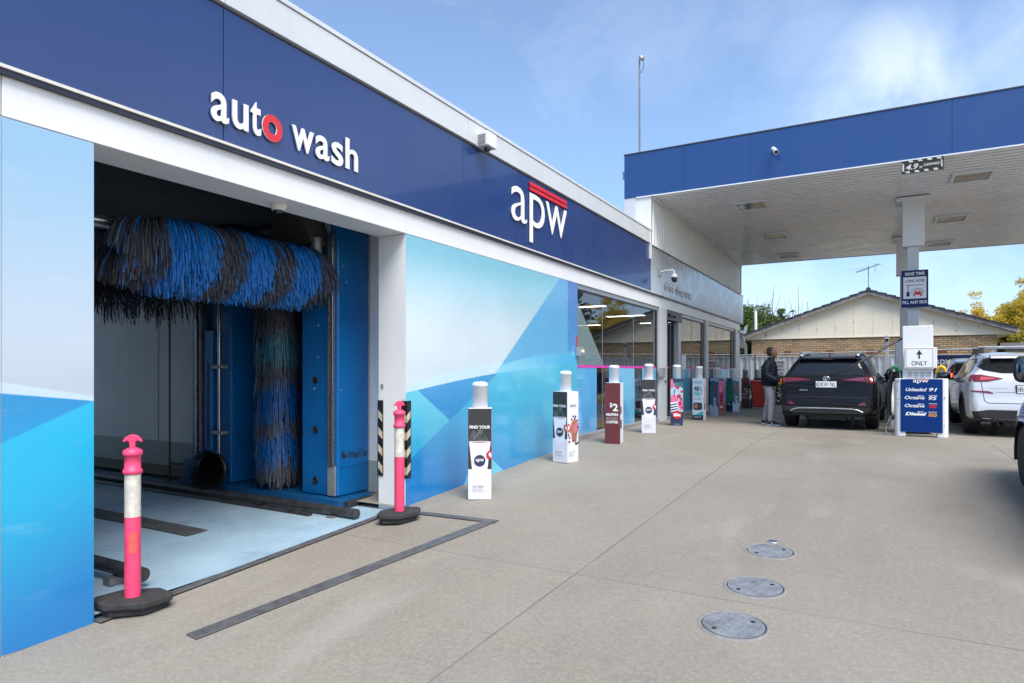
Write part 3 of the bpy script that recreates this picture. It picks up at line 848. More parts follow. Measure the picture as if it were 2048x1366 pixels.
poster('poster', 'yellow price board hanging inside the shop', (-8.5, 14.6, 1.45), (0,1,0), (0,0,1), (1,0,0), 1.5, .5, M['yellow_poster'], [('charcoal', [(.1,.3),(.5,.3),(.5,.7),(.1,.7)])])
poster('poster', 'long yellow menu board hanging deep inside the shop', (-8.5, 17.8, 1.45), (0,1,0), (0,0,1), (1,0,0), 1.9, .5, M['yellow_poster'], [('charcoal', [(.6,.3),(.9,.3),(.9,.7),(.6,.7)])])
t = MB(); t.box(-12.9, -12.2, 13, 20, .1, 2.1); tag(t.build('drinks_fridge', M['fridge'], bevel=.02), 'glowing drinks fridge along the back of the shop', 'fridge')

# ------------------------------------------------------------------ signs on the fascia
LY = lambda y: y*1.05
LZ = lambda z: 1.2 + (z-1.2)*1.05
def sign_letters(name, label, words, z0, depth=.013):
    """words: (text, y0, y1, zbottom, ztop, material, bold)"""
    t = empty(name, (XF, LY(words[0][1]), LZ(z0)), label=label, cat='sign lettering')
    for tx, y0, y1, a, b, mm, bold, side in words:
        y0, y1, a, b = LY(y0), LY(y1), LZ(a), LZ(b)
        m = MB(); add_text(m, tx, (XF+.010, y0, a), (0,1,0), (0,0,1), (1,0,0), y1-y0, b-a, depth, 0, bold, mside=1)
        m.build('letter', [M[mm], M[side]], W=t)
    return t
UX = .014
# auto wash: each letter stands alone on the wall
sign_letters('wash_sign', 'raised white letters auto wash with red o over the wash bay', [
    ('a', 2.952, 3.098, 3.018, 3.232, 'white_letter', UX, 'offwhite'), ('u', 3.128, 3.268, 3.020, 3.226, 'white_letter', UX, 'offwhite'),
    ('t', 3.290, 3.384, 3.022, 3.282, 'white_letter', UX, 'offwhite'), ('o', 3.396, 3.592, 3.020, 3.232, 'red_letter', .030, 'white_letter'),
    ('w', 3.690, 3.925, 3.030, 3.226, 'white_letter', UX, 'offwhite'), ('a', 3.948, 4.104, 3.028, 3.232, 'white_letter', UX, 'offwhite'),
    ('s', 4.132, 4.272, 3.026, 3.232, 'white_letter', UX, 'offwhite'), ('h', 4.306, 4.462, 3.034, 3.312, 'white_letter', UX, 'offwhite')], 3.02)
lg = sign_letters('shop_logo', 'large raised white letters with two red bars on navy fascia', [
    ('a', 7.345, 7.775, 3.200, 3.665, 'white_letter', -.006, 'offwhite'), ('p', 7.862, 8.320, 2.985, 3.670, 'white_letter', -.006, 'offwhite'),
    ('w', 8.360, 9.085, 3.215, 3.668, 'white_letter', -.006, 'offwhite')], 3.2)
m = MB(); m.box(XF+.010, XF+.025, 8.255, 9.539, 3.830, 3.884); m.build('bar', M['red_letter'], W=lg)
m = MB(); m.box(XF+.010, XF+.025, 8.255, 9.539, 3.903, 3.957); m.build('bar', M['red_letter'], W=lg)
sign_letters('slogan_sign', 'small raised white letters drive shop save on the fascia under the canopy', [
    ('drive', 14.47, 15.22, 3.035, 3.235, 'white_letter', .010, 'letter_dark'), ('shop', 15.42, 16.10, 2.985, 3.235, 'white_letter', .010, 'letter_dark'),
    ('save', 16.25, 16.86, 3.035, 3.185, 'white_letter', .010, 'letter_dark')], 3.0, .008)
# ------------------------------------------------------------------ cameras on the building
t = empty('security_camera', (XF, 6.90, 4.05), label='boxy white vented camera housing on the parapet', cat='security camera')
m = MB(); m.box(XF+.029, XF+.20, 6.79, 7.02, 4.018, 4.196)
m.build('housing', M['cam_white'], W=t, bevel=.008)
m = MB()
for k in range(7): m.box(XF+.06, XF+.17, 6.780, 6.7885, 4.04+k*.018, 4.049+k*.018)
m.build('louvre', M['galv'], W=t)
m = MB(); m.lathe([(.042, 0), (.042, -.025), (.03, -.045), (.0, -.055)], (XF+.13, 6.90, 4.017)); m.build('lens', M['dark_glass'], W=t)
t = empty('dome_camera', (-4.66, 3.96, 2.69), label='small cream dome camera under the wash bay lintel', cat='security camera')
m = MB(); m.lathe([(.075, 0), (.075, -.025), (.062, -.045), (.055, -.06)], (0,0,0)); m.build('housing', M['offwhite'], t)
m = MB(); m.lathe([(.05, -.058), (.035, -.078), (0, -.088)], (0,0,0)); m.build('dome', M['dark_glass'], t)
t = empty('pan_camera', (XF, 14.74, 3.48), label='white bracket with dark hanging dome camera over the shop window', cat='security camera')
m = MB(); m.box(XF+.001, XF+.03, 14.68, 14.80, 3.39, 3.56); m.build('wall_plate', M['galv'], W=t, bevel=.006)
m = MB(); m.tube([(XF+.03, 14.74, 3.49), (XF+.16, 14.74, 3.515), (XF+.30, 14.74, 3.52), (XF+.345, 14.74, 3.50), (XF+.36, 14.74, 3.42)], .022, 12); m.build('arm', M['cam_white'], W=t)
m = MB(); m.lathe([(.03, 0), (.062, -.02), (.076, -.055), (.076, -.085)], (XF+.36, 14.74, 3.43)); m.build('cap', M['cam_white'], W=t)
m = MB(); m.lathe([(.071, -.086), (.074, -.12), (.060, -.17), (.034, -.195), (0, -.202)], (XF+.36, 14.74, 3.43)); m.build('dome', M['dark_glass'], W=t)

# ------------------------------------------------------------------ canopy over the pumps
CY0, CY1, CZ, CT, CX0, CX1 = 13.965, 24.906, 5.085, 6.106, -4.988, 5.6
canopy = empty('fuel_canopy', (.74, 16.9, 0), label='flat fuel canopy with royal blue fascia and white slatted underside', cat='canopy')
def cpart(mb, name, mats, bevel=0.): return mb.build(name, mats, W=canopy, bevel=bevel)
fx = [CX0, -3.62, -2.26, 1.20, 4.2, CX1]
for a, b in zip(fx, fx[1:]):
    m = MB(); m.box(a+.002, b-.002, CY0, CY0+.05, CZ+.022, CT-.02); tag(cpart(m, 'fascia_panel', M['canopy_blue'], .003), 'royal blue canopy fascia panel')
m = MB(); m.box(CX0, CX0+.05, CY0+.052, CY1, CZ+.022, CT-.02); m.box(CX1-.05, CX1, CY0+.052, CY1, CZ+.022, CT-.02); cpart(m, 'side_fascia', M['canopy_blue'], .003)
m = MB(); m.box(CX0, CX1, CY1-.05, CY1, CZ+.022, CT-.02); cpart(m, 'rear_fascia', M['canopy_blue'])
m = MB(); m.box(CX0-.01, CX1, CY0-.012, CY0+.10, CT-.018, CT+.006); cpart(m, 'top_trim', M['dark_frame'])
m = MB(); m.box(CX0+.28, CX1, CY0-.014, CY0+.03, CZ-.004, CZ+.020); cpart(m, 'bottom_trim', M['white_clean'])
m = MB(); m.box(CX0+.28, CX1, CY1-.03, CY1+.01, CZ-.004, CZ+.020); cpart(m, 'bottom_trim', M['white_clean'])
m = MB(); m.box(CX0+.052, CX1-.052, CY0+.052, CY1-.052, CZ+.05, CZ+.12); cpart(m, 'deck', M['dark_frame'])
m = MB(); m.box(CX0, CX1, CY0+.11, CY1, CT-.05, CT-.022); cpart(m, 'roof_sheet', M['dark_frame'])
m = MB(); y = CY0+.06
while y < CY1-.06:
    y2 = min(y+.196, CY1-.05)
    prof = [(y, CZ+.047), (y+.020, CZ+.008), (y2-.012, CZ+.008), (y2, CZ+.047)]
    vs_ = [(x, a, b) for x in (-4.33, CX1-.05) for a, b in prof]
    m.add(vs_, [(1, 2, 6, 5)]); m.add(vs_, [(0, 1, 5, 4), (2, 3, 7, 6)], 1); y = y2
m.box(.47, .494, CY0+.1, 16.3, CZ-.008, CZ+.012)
cpart(m, 'soffit', [M['soffit'], M['soffit_gap_shade']])
# end wall of the canopy above the shop: white return box then ribbed sheet
m = MB(); m.box(CX0+.02, -4.363, CY0+.02, CY0+.06, 3.7, CZ+.02); cpart(m, 'end_box', M['white'])
m = MB(); m.box(CX0, CX0+.26, CY0+.012, CY0+.0195, 3.7, CZ+.021); cpart(m, 'corner_flashing', M['lightgrey'])
m = MB(); y = CY0+.03
while y < CY1-.05:
    y2 = min(y+.20, CY1)
    prof = [(-4.363, y), (-4.363, y+.035), (-4.393, y+.06), (-4.393, y2-.03), (-4.363, y2)]
    vs_ = [(a, b, z) for z in (4.03, CZ+.03) for a, b in prof]
    m.add(vs_, [(i, i+1, 6+i, 5+i) for i in range(4)]); y = y2
m.box(-4.50, -4.40, CY0+.07, CY1-.02, 4.03, CZ+.03)
cpart(m, 'end_wall', M['ribwall'])
m = MB(); m.box(-4.392, -4.30, CY0+.07, CY1-.02, CZ-.05, CZ+.005); m.box(-4.42, -4.33, CY1-.06, CY1+.005, 4.03, CZ-.051); cpart(m, 'edge_angle', M['white'])
for (x0, x1, yf, zc, w0, w1) in ((.53, .95, 16.9, 3.98, .625, .845), (.53, .95, 21.84, 3.98, .625, .845)):
    m = MB(); m.box(x0-.0, x1, yf, yf+.42, zc, CZ-.012); m.box(x0-.12, x1+.12, yf-.1, yf+.5, CZ-.10, CZ-.013)
    m2 = MB(); m2.box(w0, w1, yf+.07, yf+.30, gz(yf)-.1, zc-.001)
    o = m2.build('column', M['lightgrey'], W=canopy, bevel=.006)
    c2 = m.build('collar', M['white'], W=canopy, bevel=.005)
for k, (x, y) in enumerate(((-2.54, 15.89), (-2.54, 19.81), (-2.58, 23.5), (1.68, 15.70), (1.68, 19.81), (1.69, 23.5))):
    t = empty('canopy_light', (x, y, CZ), label='rectangular recessed light tray in the slatted canopy underside', cat='ceiling light', group='recessed lights under the canopy')
    m = MB()
    for b in ((-.36, .36, -.40, -.32), (-.36, .36, .32, .40), (-.36, -.30, -.3195, .3195), (.30, .36, -.3195, .3195)):
        m.box(b[0], b[1], b[2], b[3], -.035, .004)
    m.build('frame', M['white_clean'], t, bevel=.004)
    m = MB(); m.box(-.30, .30, -.32, .32, -.015, -.008); m.build('diffuser', M['diffuser'], t)
t = empty('clearance_sign', (.74, CY0-.03, 4.96), label='black and cream striped 4.9 m clearance sign under the canopy edge', cat='sign')
m = MB(); m.box(.425, 1.075, CY0-.035, CY0-.016, 4.838, 5.078); m.build('board', M['hazard_black'], W=t)
m = MB(); P0 = (.435, CY0-.0365, 4.845)
def flat(mb, pts, lvl=0, o=P0, u=(1,0,0), w_=(0,0,1), n=(0,-1,0), mi=0): mb.prism(pts, Vector(o)+Vector(n)*.0016*lvl, u, w_, n, .0012, mi)
for k in range(4): flat(m, [(.06+k*.145, .0), (.125+k*.145, .0), (.105+k*.145, .035), (.04+k*.145, .035)])
for k in range(4): flat(m, [(.09+k*.145, .228), (.155+k*.145, .228), (.175+k*.145, .195), (.11+k*.145, .195)][::-1])
flat(m, [(0, .05), (.025, .03), (.025, .16), (0, .20)]); flat(m, [(.595, .07), (.62, .03), (.62, .15), (.595, .19)])
add_text(m, '4.9', Vector(P0)+Vector((.05, 0, .055)), (1,0,0), (0,0,1), (0,-1,0), .20, .105, .001, 0, .03, .25)
add_text(m, 'm', Vector(P0)+Vector((.265, 0, .062)), (1,0,0), (0,0,1), (0,-1,0), .045, .04, .001, 0, .03, .25)
add_text(m, 'CLEARANCE', Vector(P0)+Vector((.33, 0, .095)), (1,0,0), (0,0,1), (0,-1,0), .25, .045, .001, 0, .03, .25)
m.build('lettering', M['reflective'], W=t)
t = empty('bullet_camera', (-1.79, CY0, 5.66), label='small white bullet camera on the canopy fascia', cat='security camera')
m = MB(); m.lathe([(.045, 0), (.045, .02), (.02, .03), (.02, .12)], (-1.79, CY0, 5.68), (0, -1, 0), 14); m.build('mount', M['cam_white'], W=t)
m = MB(); m.lathe([(.035, 0), (.045, .02), (.045, .19), (.05, .19), (.05, .23)], (-1.81, CY0-.09, 5.685), (.35, -.65, -.55), 14); m.build('barrel', M['cam_white'], W=t)
m = MB(); m.lathe([(.04, 0), (0, .004)], Vector((-1.81, CY0-.09, 5.685))+Vector((.35, -.65, -.55)).normalized()*.231, (.35, -.65, -.55), 14); m.build('lens', M['dark_glass'], W=t)
t = empty('bullet_camera', (CX0, 14.2, 5.66), label='small grey camera on the canopy end wall', cat='security camera')
m = MB(); m.box(CX0-.09, CX0-.001, 14.1, 14.28, 5.6, 5.78); m.build('housing', M['galv'], W=t, bevel=.01)
for k, (x, lb) in enumerate(((-1.63, 'low white box on the canopy roof nearer the mast'), (1.26, 'low white box on the canopy roof farther from the mast'))):
    m = MB(); m.hexa([(x, 16.8, CT), (x+.95, 16.8, CT), (x+.95, 17.6, CT), (x, 17.6, CT), (x+.02, 16.8, 7.11), (x+.93, 16.8, 7.06), (x+.93, 17.6, 7.06), (x+.02, 17.6, 7.11)])
    tag(m.build('roof_unit', M['white_clean'], bevel=.01), lb, 'roof unit', 'white units on the canopy roof')
# aerial mast
t = empty('radio_mast', (-4.78, 14.44, 5.6), label='tall thin grey mast with small dish above the canopy corner', cat='mast')
m = MB(); m.tube([(-4.78, 14.44, 3.7), (-4.78, 14.44, 6.8), (-4.785, 14.44, 8.51)], [.024, .024, .018], 10); m.build('pole', M['grate'], W=t)
m = MB(); m.lathe([(.0, 0), (.045, .008), (.066, .026), (.068, .055), (.0, .07)], (-4.74, 14.42, 8.44), (.8, -.6, 0), 18); m.build('dish', M['galv'], W=t)
m = MB(); m.tube([(-4.69, 14.41, 8.38), (-4.67, 14.41, 8.26), (-4.70, 14.41, 8.16), (-4.77, 14.44, 8.12)], .007, 6); m.build('cable', M['black'], W=t)
# ------------------------------------------------------------------ wash machine in the bay
FZ = -.385
wash = empty('car_wash_machine', (-6.4, 3.9, FZ), label='blue gantry car wash machine with hanging blue and grey brushes', cat='car wash')
def gpart(mb, name, mats, bevel=0.): return mb.build(name, mats, W=wash, bevel=bevel)
for s_, (yi, yo) in ((1, (5.38, 5.90)), (-1, (1.92, 2.30))):
    lo, hi = min(yi, yo), max(yi, yo)
    m = MB(); m.box(-5.93, -5.35, lo, hi, FZ+.13, 3.05)
    col = gpart(m, 'column', M['machine_blue'], .018)
    m = MB(); m.box(-8.02, -7.22, lo, hi, FZ+.13, 3.05)
    col2 = gpart(m, 'column', M['machine_blue'], .018)
    m = MB(); m.box(-8.15, -5.20, lo-.12 if s_ > 0 else lo, hi-.04 if s_ > 0 else hi+.12, FZ+.0, FZ+.125); gpart(m, 'base_plate', M['machine_blue_dark'], .012)
    m = MB(); m.box(-5.199, -5.13, lo-.05, hi-.06, FZ+.005, FZ+.11); gpart(m, 'buffer', M['rubber'], .012)
    m = MB(); m.box(-7.215, -5.935, hi-.06 if s_ > 0 else lo, hi if s_ > 0 else lo+.06, FZ+.13, 3.0); gpart(m, 'back_panel', M['machine_blue_dark'])
    if s_ > 0:
        # front column: inner edge steel rails, bolts, lettering
        m = MB(); m.box(-5.47, -5.44, 5.335, 5.375, .1, 2.75); m.box(-5.42, -5.385, 5.335, 5.376, .1, 2.75); gpart(m, 'guide_track', M['steel'], .004)
        m = MB(); m.box(-5.49, -5.37, 5.355, 5.379, FZ+.14, .095); gpart(m, 'track_foot', M['galv'], .004)
        m = MB(); m.box(-5.438, -5.425, 5.345, 5.379, .1, 2.75); gpart(m, 'track_gap', M['black'])
        for z in (1.20, .62, .03):
            m = MB(); m.lathe([(.042, 0), (.042, .012), (.028, .014), (.026, .004)], (-5.70, 5.38, z-.12), (0, -1, 0), 16); gpart(m, 'bolt_cover', M['black'])
        for x, z in ((-5.66, 1.72), (-5.67, 1.35), (-5.72, .98)):
            m = MB(); m.lathe([(.014, 0), (.010, .006)], (x, 5.38, z), (0, -1, 0), 10); gpart(m, 'screw', M['galv'])
        for y, z in ((5.47, 2.40), (5.52, 2.22), (5.84, 2.20), (5.44, .97)):
            m = MB(); m.lathe([(.011, 0), (.008, .005)], (-5.35, y, z), (1, 0, 0), 8); gpart(m, 'screw', M['galv'])
        m = MB(); m.lathe([(.048, 0), (.048, .0015)], (-5.3495, 5.485, .22), (1, 0, 0), 22)
        m2 = MB(); m2.lathe([(.030, 0), (.030, .002)], (-5.348, 5.497, .232), (1, 0, 0), 18)
        add_text(m, 'WashTec', (-5.3495, 5.545, .165), (0, 1, 0), (0, 0, 1), (1, 0, 0), .33, .088, .0015, 0, .02, .3)
        gpart(m, 'lettering', M['letter_dark']); gpart(m2, 'emblem', M['machine_blue'])
        m = MB(); m.lathe([(.016, 0), (.016, .002)], (-5.3455, 5.487, .222), (1, 0, 0), 12); gpart(m, 'emblem', M['letter_dark'])
        m = MB(); m.box(-5.352, -5.3485, 5.40, 5.895, .068, .072); gpart(m, 'panel_seam', M['navy_dark'])
        # rear column: rails, chain, sliding carriage, pipe
        m = MB(); m.box(-7.92, -7.88, 5.34, 5.379, .05, 3.0); gpart(m, 'guide_track', M['steel'], .004)
        m = MB(); m.box(-7.82, -7.78, 5.34, 5.379, .05, 3.0); gpart(m, 'guide_track', M['grate'], .004)
        m = MB(); m.box(-7.64, -7.50, 5.30, 5.379, .15, 1.72); gpart(m, 'carriage', M['machine_blue'], .01)
        m = MB(); m.box(-7.66, -7.645, 5.335, 5.379, 1.0, 3.0); m2 = MB(); m2.box(-7.575, -7.565, 5.292, 5.299, .2, 1.3); gpart(m, 'drive_chain', M['rubber']); gpart(m2, 'slot', M['black'])
        m = MB(); m.tube([(-7.36, 5.31, .06), (-7.36, 5.31, 3.0)], .022, 10); gpart(m, 'pipe', M['steel'])
        for z in (1.22, .37):
            m = MB(); m.box(-7.47, -7.27, 5.28, 5.379, z, z+.045); gpart(m, 'bracket', M['galv'], .004)
        for x, z in ((-7.10, 1.0), (-7.10, .42), (-7.10, .05)):
            m = MB(); m.box(x-.06, x+.04, 5.827, 5.839, z, z+.04); gpart(m, 'slot', M['black'])
        m = MB(); m.box(-7.95, -7.28, 5.20, 5.379, FZ+.13, .03); gpart(m, 'wheel_brush_box', M['machine_blue_dark'], .01)
        m = MB(); m.box(-7.60, -7.30, 5.192, 5.199, -.10, .02); gpart(m, 'cover_plate', M['galv'])
        m = MB(); m.box(-8.35, -8.03, 5.25, 5.29, -.09, -.05); gpart(m, 'hanger', M['black'])
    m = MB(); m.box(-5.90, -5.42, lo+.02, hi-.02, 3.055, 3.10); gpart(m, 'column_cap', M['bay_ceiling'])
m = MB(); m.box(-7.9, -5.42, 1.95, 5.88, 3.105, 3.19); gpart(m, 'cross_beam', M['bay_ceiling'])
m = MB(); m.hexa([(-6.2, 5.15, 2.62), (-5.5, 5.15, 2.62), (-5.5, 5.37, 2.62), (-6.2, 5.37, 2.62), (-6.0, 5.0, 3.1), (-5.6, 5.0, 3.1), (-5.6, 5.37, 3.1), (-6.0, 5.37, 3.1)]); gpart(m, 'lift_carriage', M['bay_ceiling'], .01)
m = MB(); m.lathe([(.06, 0), (.06, .26)], (-5.52, 5.22, 2.44), (0, 0, 1), 20); gpart(m, 'motor', M['galv'])
m = MB(); m.prism([(5.24, 3.0), (5.37, 2.72), (5.37, 3.0)], (-5.47, 0, 0), (0,1,0), (0,0,1), (1,0,0), .02); gpart(m, 'end_bracket', M['galv'])
m = MB(); m.tube([(-8.35, 5.27, -.07), (-8.35, 5.27, 2.9)], .012, 8); m.tube([(-8.35, 5.27, -.071), (-8.35, 5.27, -.33)], .018, 8); gpart(m, 'spray_lance', M['black'])

def droop(root, d, length, seg, g):
    p = Vector(root); d = Vector(d).normalized(); out = [p.copy()]
    for i in range(seg):
        d = (d + Vector((0, 0, -g*(.6+.5*i)))).normalized()
        p = p + d*(length/seg); out.append(p.copy())
    return out
def strip(mb, path, wdir, w, mi):
    vs = []
    for i, p in enumerate(path):
        k = w*(1 if i else .6)
        vs += [p - wdir*k, p + wdir*k]
    mb.add(vs, [(2*i, 2*i+1, 2*i+3, 2*i+2) for i in range(len(path)-1)], mi)
rb = random.Random(3)
def top_brush(x, z, y0, y1, count, bands, length, parent, m0, m1, nb=6):
    br = empty('brush', (x, y0, z)); wpar(br, parent)
    # child objects are modelled in place; parent chain cancels out
    def sub(mb, name, mats):
        o = mb.build(name, mats); o.parent = br
        o.matrix_parent_inverse = Matrix.Translation((-x, -y0, -z)); return o
    m = MB(); m.tube([(x, 1.95, z), (x, y1+.12, z)], .062, 18); sub(m, 'shaft', M['steel'])
    mb = MB()
    for i in range(count):
        t = rb.random(); y = y0 + (y1-y0)*t
        a = rb.uniform(0, 2*math.pi)
        e = 0.
        if t < .16: e = -(.16-t)/.16*1.15
        if t > .88: e = (t-.88)/.12*1.2
        hx = math.copysign(max(abs(math.cos(a)), .55 if math.sin(a) > 0 else .1), math.cos(a))
        d = Vector((hx, e+rb.gauss(.10, .12), math.sin(a)*.40-.06))
        root = (x+math.cos(a)*.06, y, z+math.sin(a)*.06)
        d.y += math.sin(y*37)*.07
        L = length*rb.uniform(.78, 1.02)
        path = droop(root, d, L, nb, .25 + rb.uniform(-.05, .06))
        yb = path[2].y
        blue = any(b0 <= yb + .02*math.sin(a*5) < b1 for b0, b1 in bands)
        wd = Vector((rb.gauss(0, .45), 1, rb.gauss(0, .35))).normalized()
        if rb.random() < .05: blue = not blue
        strip(mb, path, wd, rb.uniform(.0024, .0044), 1 if blue else 0)
    sub(mb, 'bristles', [M[m0], M[m1]])
    return br
top_brush(-5.66, 2.45, 3.24, 5.24, 17000, ((3.40, 3.80), (4.10, 4.42), (4.68, 5.02)), .545, wash, 'bristle_grey', 'bristle_blue')
top_brush(-7.60, 2.42, 2.4, 4.98, 3000, ((2.6, 3.2), (4.0, 4.3)), .66, wash, 'bristle_dark', 'navy_print', 5)
def side_brush(x, y, z0, z1, count, parent):
    br = empty('brush', (x, y, z0)); wpar(br, parent)
    def sub(mb, name, mats):
        o = mb.build(name, mats); o.parent = br; o.matrix_parent_inverse = Matrix.Translation((-x, -y, -z0)); return o
    m = MB(); m.tube([(x, y, z0), (x, y, z1+.3)], .05, 14); sub(m, 'shaft', M['galv'])
    mb = MB()
    for i in range(count):
        z = rb.uniform(z0+.35, z1+.2); a = rb.uniform(0, 2*math.pi)
        d = Vector((math.cos(a), math.sin(a), .25+rb.gauss(0, .15)))
        path = droop((x+.05*math.cos(a), y+.05*math.sin(a), z), d, rb.uniform(.38, .48), 5, .62)
        zt = path[-1].z
        k = zt + .03*math.sin(a*3)
        mi = 1 if (.50 < k < .92 or -.06 < k < .30) else (2 if 1.17 < k < 1.52 else 0)
        wd = Vector((-math.sin(a), math.cos(a), rb.gauss(0, .2))).normalized()
        strip(mb, path, wd, rb.uniform(.004, .006), mi)
    sub(mb, 'bristles', [M['bristle_grey'], M['bristle_blue_shaded'], M['teal_print']])
side_brush(-6.48, 5.50, FZ+.13, 2.3, 4200, wash)
side_brush(-6.48, 2.25, FZ+.13, 2.3, 500, wash)
br = empty('brush', (-7.22, 5.0, -.04)); wpar(br, wash)
def subw(mb, name, mats):
    o = mb.build(name, mats); o.parent = br; o.matrix_parent_inverse = Matrix.Translation((7.22, -5.0, .04)); return o
m = MB(); m.lathe([(.20, 0), (.21, .01), (.21, .05), (.19, .06)], (-7.2, 5.13, -.04), (.25, -1, 0), 28); subw(m, 'hub', M['black'])
mb = MB()
for i in range(2600):
    a = rb.uniform(0, 2*math.pi); r0 = .2*math.sqrt(rb.random())
    ax = Vector((.25, -1, 0)).normalized(); u = Vector((1, .25, 0)).normalized(); w_ = Vector((0, 0, 1))
    p = Vector((-7.2, 5.13, -.04)) + u*math.cos(a)*r0 + w_*math.sin(a)*r0 + ax*.05
    d = (ax + (u*math.cos(a)+w_*math.sin(a))*(r0/.2)*.45 + Vector((rb.gauss(0,.1), 0, rb.gauss(0,.1)))).normalized()
    strip(mb, [p, p+d*.07, p+d*.14], u, .0028, 0)
subw(mb, 'bristles', M['bristle_dark'])

# wheel guide rails on the bay floor
for k, (y0, x0, lb) in enumerate(((5.0, -4.70, 'worn black wheel guide pipe in front of the blue machine base'), (2.74, -4.66, 'worn black wheel guide pipe behind the nearest pink post'))):
    t = empty('wheel_guide', (x0, y0, FZ), label=lb, cat='guide rail', group='wheel guide pipes on the bay floor')
    m = MB(); m.tube([(x0-.0, y0, -.30), (-12.5, y0, -.30)], .052, 16); m.build('pipe', M['dark_pipe'], W=t)
    m = MB(); m.tube([(x0-.55, y0-.12, -.35), (-12.5, y0-.12, -.35)], .030, 10); m.build('lower_rail', M['dark_pipe'], W=t)
    x = x0-.30
    while x > -12.4:
        m = MB(); m.box(x-.05, x+.05, y0-.10, y0+.05, -.40, -.345); m.build('foot', M['grate'], W=t, bevel=.006); x -= 1.1
t = empty('floor_grate', (-6.8, 3.85, -.385), label='long steel drain grate in the blue bay floor', cat='drain')
m = MB(); m.box(-12, -5.69, 3.755, 4.0, -.395, -.3775); m.build('channel', M['black'], W=t)
m = MB()
for k in range(9): m.box(-12, -5.70, 3.762+k*.0272, 3.775+k*.0272, -.377, -.369)
x = -5.72
while x > -12: m.box(x-.012, x, 3.757, 3.998, -.3765, -.3702); x -= .12
m.build('bars', M['grate'], W=t)

# ------------------------------------------------------------------ drains in the concrete
def grate_run(name, label, a, b, w_, nb, zoff=.004, w1=None):
    """slotted drain between two points on the sloping concrete"""
    t = empty(name, (a[0], a[1], gz(a[1])), label=label, cat='drain')
    A, B = Vector((a[0], a[1], gz(a[1])+zoff)), Vector((b[0], b[1], gz(b[1])+zoff))
    d = (B-A).normalized(); sd_ = Vector((d.y, -d.x, 0)).normalized()
    fr = MB(); fr.add([A-sd_*w_/2, B-sd_*w_/2, B+sd_*w_/2, A+sd_*w_/2], [(0,1,2,3)]); fr.f[0] = fr.f[0][::-1]
    fr.build('channel', M['black'], W=t)
    m = MB(); L = (B-A).length
    for k in range(nb):
        o = -w_/2 + w_*(k+.5)/nb; bw = w_/nb*.26
        p0, p1 = A+sd_*o, B+sd_*o
        for up in (.007,):
            m.hexa([p0-sd_*bw, p0+sd_*bw, p1+sd_*bw, p1-sd_*bw] + [q+Vector((0,0,up)) for q in (p0-sd_*bw, p0+sd_*bw, p1+sd_*bw, p1-sd_*bw)])
    m.build('bars', M['grate'], W=t)
    return t
grate_run('trench_drain', 'long slotted steel trench drain across the concrete before the wash bay', (-3.665, 2.45), (-3.305, 5.34), .125, 5)
grate_run('trench_drain', 'short slotted drain arm meeting the long trench by the blue mural', (-3.235, 5.39), (-4.20, 5.33), .11, 5)
grate_run('threshold_drain', 'narrow dark grate strip along the wash bay threshold', (-4.43, 2.30), (-4.43, 5.48), .085, 3, .010)

# ------------------------------------------------------------------ pink delineator posts
def delineator(loc, rz, label):
    t = empty('delineator_post', loc, rz, label, 'traffic post', 'pink flexible posts at the bay entrance')
    def hexpts(s_): return [(-.235*s_, -.02), (-.115*s_, -.15*s_), (.115*s_, -.15*s_), (.235*s_, -.02), (.235*s_, .03), (.115*s_, .15*s_), (-.115*s_, .15*s_), (-.235*s_, .03)]
    m = MB(); m.prism(hexpts(.93), (0, .01, .004), (.996, .08, 0), (-.08, .996, 0), (0, 0, 1), .045); m.build('lower_base', M['dark_rubber'], t, bevel=.008)
    m = MB(); m.prism(hexpts(1.06), (0, 0, .05), (1, 0, 0), (0, 1, 0), (0, 0, 1), .048); m.build('base', M['dark_rubber'], t, bevel=.012)
    m = MB(); m.lathe([(.050, .09), (.050, .64)], seg=28); p = m.build('post', M['pink'], t)
    m = MB(); m.lathe([(.0500, .641), (.0495, .66), (.0495, .915), (.050, .929)], seg=28); m.build('reflective_band', M['reflective'], t)
    m = MB(); m.lathe([(.050, .93), (.059, .935), (.061, .95), (.058, .962), (.050, .966), (.050, 1.055), (.058, 1.058), (.062, 1.072), (.058, 1.092), (.030, 1.108), (.012, 1.112)], seg=28); m.build('collar', M['pink'], t)
    m = MB()
    arc = [(-.062, 1.148), (-.058, 1.160), (-.045, 1.180), (-.022, 1.196), (.0, 1.200), (.022, 1.196), (.045, 1.180), (.058, 1.160), (.062, 1.148), (.048, 1.150), (.036, 1.158), (.020, 1.150), (.015, 1.108), (-.015, 1.108), (-.020, 1.150), (-.036, 1.158), (-.048, 1.150)]
    m.prism(arc[::-1], (0, -.013, 0), (1, 0, 0), (0, 0, 1), (0, 1, 0), .026); m.build('handle', M['pink'], t, bevel=.005)
    m = MB(); 
    n_ = 8
    for k in range(n_):
        a0 = R(-95) + R(60)*k/n_; a1 = R(-95) + R(60)*(k+1)/n_
        m.add([(.0505*math.cos(a0), .0505*math.sin(a0), .40), (.0505*math.cos(a1), .0505*math.sin(a1), .40), (.0505*math.cos(a1), .0505*math.sin(a1), .54), (.0505*math.cos(a0), .0505*math.sin(a0), .54)], [(0,1,2,3)])
    if loc[1] < 4: m.build('sticker', M['orange_sticker'], t)
    return t
delineator((-4.41, 2.52, gz(2.52)+.006), R(40), 'nearest pink post with cream band and black rubber base')
delineator((-4.15, 5.02, gz(5.02)+.006), R(75), 'farther pink post standing before the white bay pillar')
